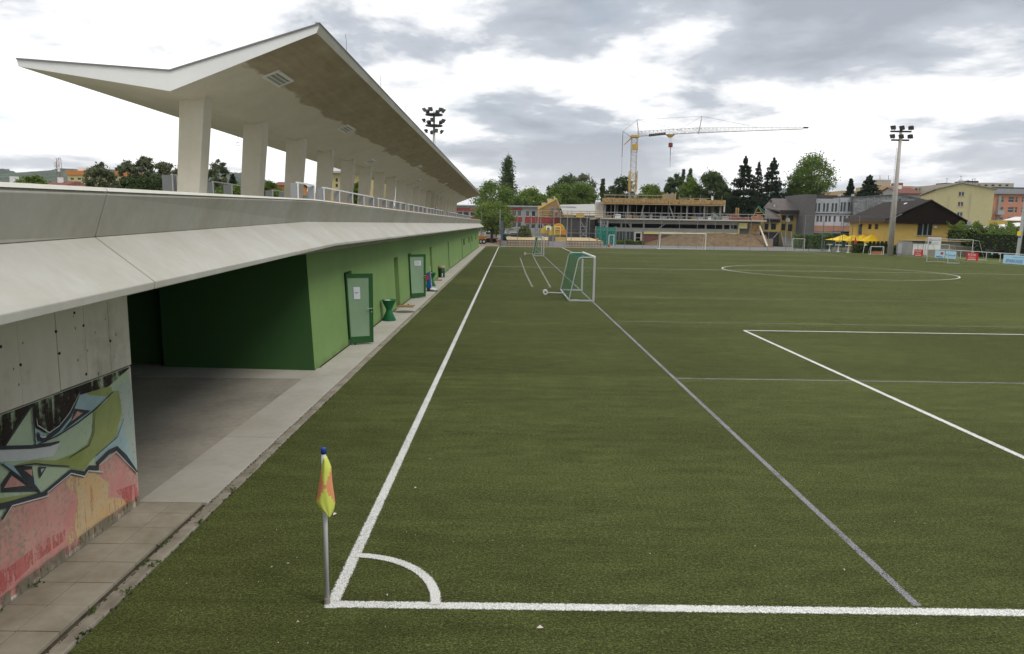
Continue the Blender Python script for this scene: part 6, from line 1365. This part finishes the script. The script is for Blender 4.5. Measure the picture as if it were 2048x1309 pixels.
t_ = thing('pale_house', 'pale ochre flat house behind the small conifers', 'building', base_at(1700, 190)); facade(t_, 190, (1682, 382, 1728, 450), [(1686 + 9 * k, 386, 1691 + 9 * k, 390) for k in range(4)], m_oc2, 12, m_frd, mull=0, z0=0)
t_ = thing('long_low_block', 'long beige block low on the skyline right of the ochre block', 'building', base_at(1835, 240)); facade(t_, 240, (1806, 373, 1852, 450), [(1812 + 9 * k, 377, 1817 + 9 * k, 381) for k in range(4)], m_bg_, 12, m_frd, mull=0, z0=0)
# market tents beyond the hedge at the edge
YT = 112.0
t_ = thing('large_white_tent', 'large white pitched tent roof above the hedge', 'tent', base_at(2020, YT)); m_tw = M('white_canvas', (.66, .65, .63), .7, .04)
c0_ = W(2037, 446, YT); zE = W(2005, 461, YT).z; wx = 6.2
for s0, s1 in (((-1, -1), (1, -1)), ((1, -1), (1, 1)), ((1, 1), (-1, 1)), ((-1, 1), (-1, -1))): b = MB(); b.prism([(c0_.x + s0[0] * wx, YT + s0[1] * 5, zE), (c0_.x + s1[0] * wx, YT + s1[1] * 5, zE), (c0_.x, YT, c0_.z)], (0, 0, .05)); b.build('canopy', m_tw, t_)
for sx_ in (-1, 1):
    for sy_ in (-1, 1): MB().tube((c0_.x + sx_ * wx * .97, YT + sy_ * 4.8, 0), (c0_.x + sx_ * wx * .97, YT + sy_ * 4.8, zE), .06, n=6).build('pole', m_metal, t_)
t_ = thing('low_white_awning', 'low white awning beside the large tent above the hedge', 'awning', base_at(1975, 118)); b = MB(); pslab(b, [(1957, 464, 116), (2005, 462, 116), (2012, 454, 121), (1975, 457, 121)], .08); b.build('canopy', m_tw, t_)
for px in (1958, 2003): MB().tube(W(px, 463, 116.2), (X(px, 116.2), 116.2, 0), .06, n=6).build('pole', m_metal, t_)
t_ = thing('yellow_kiosk', 'yellow kiosk with white roof behind the large tent', 'kiosk', base_at(2030, 126)); facade(t_, 126, (2014, 441, 2060, 475), [(2016, 446, 2022, 449), (2029, 446, 2035, 449)], M('kiosk_yellow', (.58, .42, .10), .8, .05), 5, m_frd, mull=0, z0=0); b = MB(); pslab(b, [(2006, 440.5, 125), (2066, 442, 125), (2050, 434, 130), (2030, 434, 130)], .1); b.build('roof', m_tw, t_)
# yellow pavilion tents
m_yt = M('yellow_canvas', (.85, .58, .02), .6, .06)
def pavilion(label, px, ptop, peave, half, Y):
    c_ = W(px, ptop, Y); z_ = W(px, peave, Y).z; h_ = half * S(Y); t_ = thing('yellow_pavilion', label, 'tent', (c_.x, Y, 0), 'yellow pavilion tents on the terrace')
    for s0, s1 in (((-1, -1), (1, -1)), ((1, -1), (1, 1)), ((1, 1), (-1, 1)), ((-1, 1), (-1, -1))):
        p0_ = Vector((c_.x + s0[0] * h_, Y + s0[1] * h_ * .9, z_)); p1_ = Vector((c_.x + s1[0] * h_, Y + s1[1] * h_ * .9, z_)); b = MB(); mid = (p0_ + p1_) / 2
        b.face([p0_, mid + Vector((0, 0, .02)), (mid + c_) / 2 - Vector((0, 0, .10)), (p0_ + c_) / 2 - Vector((0, 0, .12))]); b.face([mid + Vector((0, 0, .02)), p1_, (p1_ + c_) / 2 - Vector((0, 0, .12)), (mid + c_) / 2 - Vector((0, 0, .10))]); b.face([(p0_ + c_) / 2 - Vector((0, 0, .12)), (mid + c_) / 2 - Vector((0, 0, .10)), (p1_ + c_) / 2 - Vector((0, 0, .12)), c_])
        b.build('canopy', m_yt, t_); v = MB(); v.prism([p0_, p1_, p1_ - Vector((0, 0, .22)), p0_ - Vector((0, 0, .22))], (0, .01, .0)); v.build('valance', m_yt, t_)
        MB().tube((p0_.x, p0_.y, 0), p0_, .03, n=5).build('pole', m_metal, t_)
pavilion('first yellow pavilion tent nearest the zinc building', 1688, 469.5, 481, 27, 113); pavilion('second yellow pavilion tent with a low peak', 1707, 470, 482, 24, 111.5); pavilion('third yellow pavilion tent in the row', 1728, 469.5, 482, 24, 110); pavilion('largest yellow pavilion tent nearest the floodlight mast', 1745, 469, 483, 28, 108.2)
def bar_table(label, px, pbase, Y=None):
    q = G(px, pbase); Y = q.y; t_ = thing('bar_table', label, 'table', q, 'white bar tables by the terrace fence'); MB().lathe(q, [(.30, 0), (.30, .05), (.08, .08), (.08, 1.02)], 14).build('leg', m_white, t_); MB().lathe(q + Vector((0, 0, 1.02)), [(.45, 0), (.46, .02), (.46, .06), (.44, .07)], 18).build('table_top', m_white, t_)
bar_table('white bar table farthest from the floodlight mast', 1658.5, 503); bar_table('white bar table in the middle of the three', 1676, 504.5); bar_table('white bar table nearest the yellow corner flag', 1696, 506)
t_ = thing('parasol', 'folded red parasol beside the tents', 'parasol', base_at(1711, 106.5)); q = base_at(1711, 106.5); MB().lathe(q, [(.03, 0), (.03, 1.0), (.18, 1.05), (.20, 1.6), (.05, 2.3), (.01, 2.4)], 10).build('cloth', M('red_cloth', (.55, .05, .03), .7, .06), t_); MB().lathe(q, [(.25, 0), (.25, .08), (.05, .1)], 10).build('foot', m_rc, t_)
hedge('dark clipped hedge behind the small corner flag', X(1707, 104), X(1775, 104), 103, 104.2, 0, 1.35, f_dark, 3600, .16); hedge('dark clipped hedge between the mast and the white lockers', X(1788, 100), X(1826, 100), 100, 101.2, 0, 1.2, f_dark, 2400, .16)
hedge('tall rounded hedge behind the small hard court goal', X(1592, 122), X(1618, 122), 121, 123, 0, 2.3, f_mid, 2600, .24); hedge('tall green hedge beside the bar tables', X(1619, 121), X(1662, 121), 120, 122, 0, 2.5, f_mid, 3600, .24)
hedge('long bushy hedge along the bins and wall', 62.5, 76, 97, 101, .9, 4.2, f_mid, 9000, .26, wave=.7); hedge('near bushy hedge running out of the picture', 63.5, 74, 84, 96.5, .5, 3.7, f_mid, 9000, .26, wave=.8)
# terrace fence
t_ = thing('terrace_fence', 'thin green wire fence before the terrace and bar tables', 'fence', base_at(1650, 107.8)); m_gf = M('green_fence_post', (.06, .13, .11), .5, .1)
for px in (1592, 1621, 1648, 1668, 1687, 1706): MB().tube((X(px, 107.8), 107.8, 0), (X(px, 107.8), 107.8, 4.6), .04, n=6).build('post', m_gf, t_)
for p0_, p1_ in (((1645, 504), (1658, 484)), ((1664, 505), (1652, 482)), ((1676, 470), (1700, 444))): MB().tube(W(*p0_, 107.7), W(*p1_, 107.7), .03, n=5).build('brace', m_gf, t_)
b = MB(); x0, x1 = X(1592, 107.8), X(1706, 107.8)
for k in range(40): u = x0 + (x1 - x0) * k / 39; b.tube((u, 107.8, 0), (u, 107.8, 4.6), .003, n=3, caps=False)
for k in range(20): b.tube((x0, 107.8, .24 * k), (x1, 107.8, .24 * k), .003, n=3, caps=False)
tag(b.build('wire_mesh', m_gf, t_), kind='stuff')
# small corner flag far off
q = G(1726, 507.5); t_ = thing('corner_flag', 'small pale yellow corner flag at the far pitch corner', 'corner flag', q); MB().tube(q, q + Vector((.12, 0, 1.55)), .03, n=8).build('pole', m_white, t_); b = MB(); b.prism([q + Vector((.12, -.02, 1.55)), q + Vector((.10, -.02, 1.05)), q + Vector((.5, -.02, 1.25))], (0, .01, 0)); b.build('flag', M('pale_yellow_cloth', (.65, .62, .28), .7, .05), t_)
frame_goal('small_goal', 'low white training goal with an orange board beside the mast', X(1746, 98), X(1772, 98), 98, 1.1, .6, m_gw, .045, net=False)
t_ = thing('training_board', 'orange brown board leaning low behind the training goal', 'board', base_at(1760, 98.8)); MB().box(X(1748, 98.8), X(1773, 98.8), 98.8, 98.9, .02, .42).build('board', M('terracotta_board', (.42, .16, .07), .7, .1), t_); MB().box(X(1750, 98.8), X(1771, 98.8), 98.91, 99.0, 0, .3).build('prop', m_wood, t_)
# lockers, notice board, low wall
YW = 97.5
t_ = thing('equipment_hut', 'beige low hut with white double doors beyond the touchline', 'hut', base_at(1880, YW)); x0, x1 = X(1826, YW), X(1938, YW); zh = W(1880, 483.5, YW).z
MB().box(X(1851, YW), x1, YW, YW + 3, 0, zh - .002).build('wall', M('beige_grey_render', (.33, .31, .26), .85, .06), t_); MB().box(x0, X(1851, YW) - .01, YW - .3, YW + 3, 0, zh - .05).build('door_block', m_lg, t_)
MB().box(x0 - .1, x1 + .15, YW - .45, YW + 3.2, zh, zh + .14).build('roof', m_palewood, t_); MB().box(x0 - .1, X(1852, YW), YW - .5, YW - .3, zh - .12, zh + .02).build('roof_edge', m_dk, t_)
for k in range(3): u0 = x0 + .12 + k * .72; MB().box(u0, u0 + .64, YW - .34, YW - .305, .1, zh - .35).build('door', m_white, t_)
t_ = thing('notice_board', 'white notice board with a small dark crest above the hut doors', 'board', base_at(1869, 94.5)); a, b_, c, d = pxrect(94.5, 1856, 474, 1882, 500); MB().box(a, b_, 94.5, 94.6, c, d).build('panel', M('board_white', (.72, .72, .72), .5, .03), t_)
for u in (a + .15, b_ - .15): MB().tube((u, 94.66, 0), (u, 94.66, d - .1), .05, n=6).build('post', m_metal, t_)
MB().box(a, b_, 94.46, 94.5, c + (d - c) * .74, c + (d - c) * .755).build('panel_line', m_dark, t_); MB().box(a, b_, 94.46, 94.5, c + (d - c) * .88, c + (d - c) * .89).build('panel_line', m_metal, t_); MB().box(a - .02, b_ + .02, 94.45, 94.62, d, d + .06).build('top_trim', m_vred, t_)
q = Vector((a + .27, 94.49, c + (d - c) * .52)); b = MB(); b.prism([q + Vector((-.17, 0, .22)), q + Vector((.17, 0, .22)), q + Vector((.17, 0, -.02)), q + Vector((0, 0, -.24)), q + Vector((-.17, 0, -.02))], (0, -.02, 0)); b.build('crest', M('crest_slate', (.10, .11, .14), .5, .2, 6), t_)
for k in range(3): MB().box(a + .6, b_ - .25 - .2 * k, 94.475, 94.5, c + (d - c) * (.56 - .07 * k), c + (d - c) * (.575 - .07 * k)).build('text_line', m_metal, t_)
# goals parked on the touchline
q0, q1 = G(1846.5, 523.5), G(1902, 527.5)
frame_goal('parked_goal', 'light grey small goal frame standing before the blue boards', q1.y, q0.y, (q0.x + q1.x) / 2, 1.95, 1.3, m_alu, .038, net=False, along='y', group='goal frames on the touchline')
frame_goal('parked_goal', 'larger white goal frame standing behind the advertising boards', 84.6, 94.2, 55.8, 2.4, 1.6, m_alu, .045, net=False, along='y', group='goal frames on the touchline')
# advertising boards along the touchline
XA_ = 54.4; GB = 'advertising boards on the touchline'
def adboard(label, px0, px1, hgt, mat, z0=.05):
    y0_, y1_ = WX(px1, 515, XA_).y, WX(px0, 515, XA_).y
    t_ = thing('advertising_board', label, 'board', (XA_, (y0_ + y1_) / 2, 0), GB); MB().box(XA_, XA_ + .05, y0_, y1_, z0, z0 + hgt).build('panel', mat, t_)
    for u in (y0_ + .15, y1_ - .15): MB().tube((XA_ + .08, u, 0), (XA_ + .35, u, .02), .02, n=5).build('foot', m_metal, t_); MB().tube((XA_ + .33, u, .02), (XA_ + .07, u, hgt * .8), .02, n=5).build('stay', m_metal, t_)
    return t_, y0_, y1_, z0
m_adr = M('board_red', (.58, .02, .02), .5, .04); m_adb = M('board_sky_blue', (.42, .66, .80), .5, .05); m_adt = M('print_white', (.75, .72, .70), .5, .03); m_adn = M('print_blue', (.02, .10, .40), .5, .05); m_adg = M('print_teal', (.02, .30, .34), .5, .05)
def lines(t_, y0_, y1_, zs, mat, w=.7, h=.03):
    for k, z in enumerate(zs): yc = (y0_ + y1_) / 2; hw_ = (y1_ - y0_) * w / 2; MB().box(XA_ - .012, XA_ - .002, yc - hw_, yc + hw_, z - h, z + h).build('print_line', mat, t_)
for lab, p0_, p1_ in (('red advertising board with white print before the hut doors', 1827.5, 1844.5), ('red advertising board with white print nearest the bins', 1932.5, 1955.5)):
    t_, y0_, y1_, z0 = adboard(lab, p0_, p1_, .88, m_adr); text_mesh('lettering', 'KDK', .36, m_adt, t_, (XA_ - .006, (y0_ + y1_) / 2, .70), (90, 0, -90), sx=(y1_ - y0_) * .75 / .75)
    lines(t_, y0_, y1_, (.46, .38, .30), m_adt, .62, .012); lines(t_, y0_, y1_, (.15,), m_adt, .72, .04)
t_, y0_, y1_, z0 = adboard('sky blue advertising board with a red square logo', 1869, 1888, .92, m_adb); yc = (y0_ + y1_) / 2; wd = y1_ - y0_
MB().box(XA_ - .012, XA_ - .002, yc - wd * .40, yc - wd * .12, .48, .78).build('logo_square', m_adr, t_); lines(t_, y0_, y1_, (.18,), m_adn, .72, .05); b = MB(); b.path([Vector((XA_ - .01, yc + wd * (.35 - .5 * s_), .45 + .10 * math.sin(s_ * 9))) for s_ in np.linspace(0, 1, 14)], .03, 5); b.build('logo_wave', m_adt, t_)
t_, y0_, y1_, z0 = adboard('sky blue advertising board with teal wavy print', 1890.5, 1911, .92, m_adb); yc = (y0_ + y1_) / 2; wd = y1_ - y0_; b = MB(); b.path([Vector((XA_ - .01, yc + wd * (.42 - .75 * s_), .47 + .07 * math.sin(s_ * 14))) for s_ in np.linspace(0, 1, 22)], .045, 5); b.build('logo_wave', m_adg, t_); MB().box(XA_ - .012, XA_ - .002, yc - wd * .46, yc - wd * .38, .38, .56).build('logo_square', m_adr, t_)
XA_ = 53.9
t_, y0_, y1_, z0 = adboard('long pale blue bank advertising board running out of the picture', 2007, 2086, .95, m_adb); text_mesh('lettering', 'SPARKASSE', .52, m_adn, t_, (XA_ - .006, y1_ - .35, .34), (90, 0, -90), align='LEFT', shear=.25, sx=1.0)
lines(t_, y0_, y1_, (.78,), M('print_pale_blue', (.25, .45, .62), .5, .05), .5, .04)
yc = y1_ - 3.65; MB().box(XA_ - .012, XA_ - .002, yc - .25, yc + .15, .18, .52).build('logo_square', m_adr, t_)
# hand rail along the touchline
t_ = thing('touchline_rail', 'white pipe hand rail behind the advertising boards', 'rail', (56.9, 90, 0))
for k in range(18): MB().tube((56.9, 62 + 2.4 * k, 0), (56.9, 62 + 2.4 * k, 1.0), .03, n=6).build('post', m_gw, t_)
MB().tube((56.9, 61, 1.0), (56.9, 103, 1.0), .035, n=6).build('top_rail', m_gw, t_)
# low wall, wheeled bins
t_ = thing('low_wall', 'low brown concrete wall under the long hedge', 'wall', (66, 96.6, 0)); MB().box(61.5, 76, 96.2, 96.9, 0, 1.25).build('wall', concrete('brown_wall_concrete', (.22, .185, .15), .25), t_); MB().box(61.4, 76.1, 96.1, 97.0, 1.251, 1.33).build('top_edge_cap', m_rc, t_)
for lab, px, mt_, lid in (('dark green wheeled bin, first of the row under the hedge', 1987, M('bin_dark_green', (.015, .05, .03), .5, .1), m_dark), ('black wheeled bin in the middle of the row', 2002, m_black, m_dark), ('green wheeled bin with red lid in the row', 2014, M('bin_mid_green', (.02, .07, .03), .5, .1), m_adr)):
    Yq = 91.0; x = X(px, Yq); t_ = thing('wheeled_bin', lab, 'bin', (x, Yq, 0), 'wheeled bins under the hedge')
    MB().loft([(x - .30, Yq - .3, .12), (x + .30, Yq - .3, .12), (x + .30, Yq + .3, .12), (x - .30, Yq + .3, .12)], [(x - .40, Yq - .38, .95), (x + .40, Yq - .38, .95), (x + .40, Yq + .38, .95), (x - .40, Yq + .38, .95)]).build('bin_body', mt_, t_, bev=.03)
    MB().loft([(x - .43, Yq - .42, .955), (x + .43, Yq - .42, .955), (x + .43, Yq + .42, .955), (x - .43, Yq + .42, .955)], [(x - .38, Yq - .36, 1.08), (x + .38, Yq - .36, 1.08), (x + .38, Yq + .36, 1.12), (x - .38, Yq + .36, 1.12)]).build('bin_lid', lid, t_, bev=.02); MB().box(x - .12, x + .12, Yq - .372, Yq - .352, .5, .72).build('sticker', m_white, t_)
    for s_ in (-.25, .25): MB().tube((x + s_ - .04, Yq + .32, .1), (x + s_ + .04, Yq + .32, .1), .1, n=10).build('wheel', m_rub, t_)
t_ = thing('yellow_slide', 'yellow plastic chute end drooping behind the bins', 'slide', base_at(2028, 90)); b = MB(); pts = [W(2013, 503, 90), W(2022, 500.5, 90), W(2031, 500, 90), W(2035, 503, 90), W(2031, 507, 90)]
for p0_, p1_ in zip(pts, pts[1:]): b.loft([p0_ + Vector((0, -.3, 0)), p0_ + Vector((0, .3, 0)), p0_ + Vector((0, .3, .12)), p0_ + Vector((0, -.3, .12))], [p1_ + Vector((0, -.3, 0)), p1_ + Vector((0, .3, 0)), p1_ + Vector((0, .3, .12)), p1_ + Vector((0, -.3, .12))])
b.build('chute', m_yt, t_); MB().tube(pts[2], (pts[2].x, 90, 0), .05, n=6).build('leg', m_metal, t_)
t_ = thing('sign_post', 'grey post with yellow sign panel at the hedge end', 'sign', base_at(2040, 86)); x = X(2042.5, 86); MB().tube((x, 86, 0), (x + .2, 86, 9), .22, .18, 10).build('post', m_metal, t_); MB().pb(2035, 463, 2042, 472, 85.7, .05).build('panel', m_yt, t_); MB().pb(2036, 473, 2042, 476, 85.7, .05).build('panel', m_adn, t_)

# ------------------------------------------------------------------ people
def person(label, loc, head_to, pose, shirt, trous, hair, Hp=1.75, rot=0, group=None):
    """one continuous skinned body; pose: joint name -> (x, y, z) as fractions of the height, x across, y forward"""
    J = dict(pel=(0, 0, .53), spi=(0, 0, .64), che=(0, 0, .77), nec=(0, .005, .845), hea=(0, .012, .90), top=(0, .01, .975),
             ls=(-.105, 0, .80), le=(-.135, 0, .64), lw=(-.14, .03, .50), lh=(-.14, .045, .45), rs=(.105, 0, .80), re=(.135, 0, .64), rw=(.14, .03, .50), rh=(.14, .045, .45),
             lp=(-.055, 0, .50), lk=(-.06, .015, .28), la=(-.06, -.005, .045), lt=(-.062, .07, .018), rp=(.055, 0, .50), rk=(.06, .015, .28), ra=(.06, -.005, .045), rt=(.062, .07, .018)); J.update(pose)
    Rr = dict(pel=.078, spi=.072, che=.085, nec=.034, hea=.056, top=.040, ls=.043, le=.030, lw=.021, lh=.024, rs=.043, re=.030, rw=.021, rh=.024, lp=.062, lk=.038, la=.027, lt=.022, rp=.062, rk=.038, ra=.027, rt=.022)
    E = [('pel', 'spi'), ('spi', 'che'), ('che', 'nec'), ('nec', 'hea'), ('hea', 'top'), ('che', 'ls'), ('ls', 'le'), ('le', 'lw'), ('lw', 'lh'), ('che', 'rs'), ('rs', 're'), ('re', 'rw'), ('rw', 'rh'), ('pel', 'lp'), ('lp', 'lk'), ('lk', 'la'), ('la', 'lt'), ('pel', 'rp'), ('rp', 'rk'), ('rk', 'ra'), ('ra', 'rt')]
    nm = list(J); me = bpy.data.meshes.new('body'); me.from_pydata([tuple(Hp * c for c in J[n]) for n in nm], [(nm.index(a), nm.index(b_)) for a, b_ in E], [])
    o = bpy.data.objects.new('body', me); col.objects.link(o); md = o.modifiers.new('skin', 'SKIN'); md.use_smooth_shade = True
    for i, n in enumerate(nm):
        sv = me.skin_vertices[0].data[i]; sv.radius = (Rr[n] * Hp, Rr[n] * Hp * (.8 if n in ('pel', 'spi', 'che') else 1)); sv.use_root = n == 'pel'
    o.modifiers.new('sub', 'SUBSURF').levels = 1
    dg = bpy.context.evaluated_depsgraph_get(); m2 = bpy.data.meshes.new_from_object(o.evaluated_get(dg)); bpy.data.objects.remove(o)
    skin = M('skin_tone', (.45, .27, .18), .6, .05); shoe = m_dark
    for q in (shirt, trous, skin, hair, shoe): m2.materials.append(q)
    t_ = thing('person', label, 'person', loc, group); bo = bpy.data.objects.new('body', m2); col.objects.link(bo); bo.parent = t_; bo.rotation_euler.z = rot
    P = {n: Vector(J[n]) * Hp for n in nm}
    seg = dict(shirt=[('pel', 'spi'), ('spi', 'che'), ('che', 'ls'), ('che', 'rs'), ('ls', 'le'), ('rs', 're'), ('le', 'lw'), ('re', 'rw')], trous=[('pel', 'lp'), ('pel', 'rp'), ('lp', 'lk'), ('rp', 'rk'), ('lk', 'la'), ('rk', 'ra')], skin=[('nec', 'hea'), ('hea', 'hea'), ('lw', 'lh'), ('rw', 'rh')], hair=[('top', 'top')], shoe=[('la', 'lt'), ('ra', 'rt')])
    ix = dict(shirt=0, trous=1, skin=2, hair=3, shoe=4)
    for p in m2.polygons:
        best = (9, 0)
        for k_, ss in seg.items():
            for a, b_ in ss:
                A, B = P[a], P[b_]; d = B - A; f = 0 if d.length < 1e-6 else max(0, min(1, (p.center - A).dot(d) / d.length_squared)); q = (p.center - (A + d * f)).length / (Rr[a] * Hp)
                if q < best[0]: best = (q, ix[k_])
        p.material_index = best[1]
    return t_
hb = M('dark_hair', (.025, .018, .012), .7, .2); blk = M('black_clothes', (.012, .012, .014), .8, .1)
person('person in black clothes standing at the grandstand railing', (-5.55, 53.2, 2.9), 0, dict(le=(-.15, .03, .66), lw=(-.11, .12, .60), lh=(-.09, .16, .60), re=(.15, .03, .66), rw=(.11, .12, .60), rh=(.09, .16, .60)), blk, blk, hb, 1.86, rot=R(-95))
sq = W(1104, 419, YG + .35); wl_ = 'person in blue shirt working inside the plywood gable'
person(wl_, (W(1104, 425, YG - .35).x, YG - .35, zD), 0, dict(re=(.15, .10, .74), rw=(.12, .2, .84), rh=(.11, .23, .88)), M('blue_shirt', (.02, .14, .55), .7, .1), M('dark_blue_trousers', (.02, .025, .06), .8, .1), hb, 2.15 if False else 1.78, rot=R(-90))
person('person in orange shirt crouching at the raking board', (W(1113, 425, YG - .5).x, YG - .55, zD), 0, dict(pel=(0, -.10, .26), spi=(0, -.06, .36), che=(0, .03, .47), nec=(0, .08, .54), hea=(0, .11, .59), top=(0, .12, .66), ls=(-.105, .03, .50), le=(-.14, .14, .45), lw=(-.10, .26, .50), lh=(-.09, .30, .52), rs=(.105, .03, .50), re=(.14, .14, .45), rw=(.10, .26, .50), rh=(.09, .30, .52), lp=(-.055, -.08, .25), lk=(-.09, .12, .27), rp=(.055, -.08, .25), rk=(.09, .12, .27)), M('orange_shirt', (.65, .22, .05), .7, .1), M('navy_trousers', (.03, .015, .10), .8, .1), hb, 1.8, rot=R(100))
person('person in white cap and dark clothes beside the raking board', (W(1123, 425, YG - .4).x, YG - .4, zD), 0, dict(spi=(0, .03, .64), che=(0, .09, .75), nec=(0, .14, .81), hea=(0, .17, .86), top=(0, .19, .93), ls=(-.105, .09, .78), le=(-.13, .18, .66), lw=(-.1, .28, .62), lh=(-.1, .32, .61), rs=(.105, .09, .78), re=(.13, .18, .66), rw=(.1, .28, .62), rh=(.1, .32, .61)), blk, blk, m_white, 1.78, rot=R(80))

# ------------------------------------------------------------------ haze: the air between the pitch and the hills
hb_ = MB().box(-4700, 4700, -420, 6200, -1.2, 232)
hm = bpy.data.materials.new('hazy_air'); hm.use_nodes = True; ht = hm.node_tree; ht.nodes.clear()
pv = N(ht, 'ShaderNodeVolumePrincipled'); pv.inputs['Color'].default_value = (.88, .94, 1, 1); pv.inputs['Density'].default_value = .00008; pv.inputs['Anisotropy'].default_value = .2
L(ht, pv.outputs[0], N(ht, 'ShaderNodeOutputMaterial').inputs['Volume'])
tag(hb_.build('haze', hm), 'faint bluish haze over the far hills', 'haze', kind='stuff')
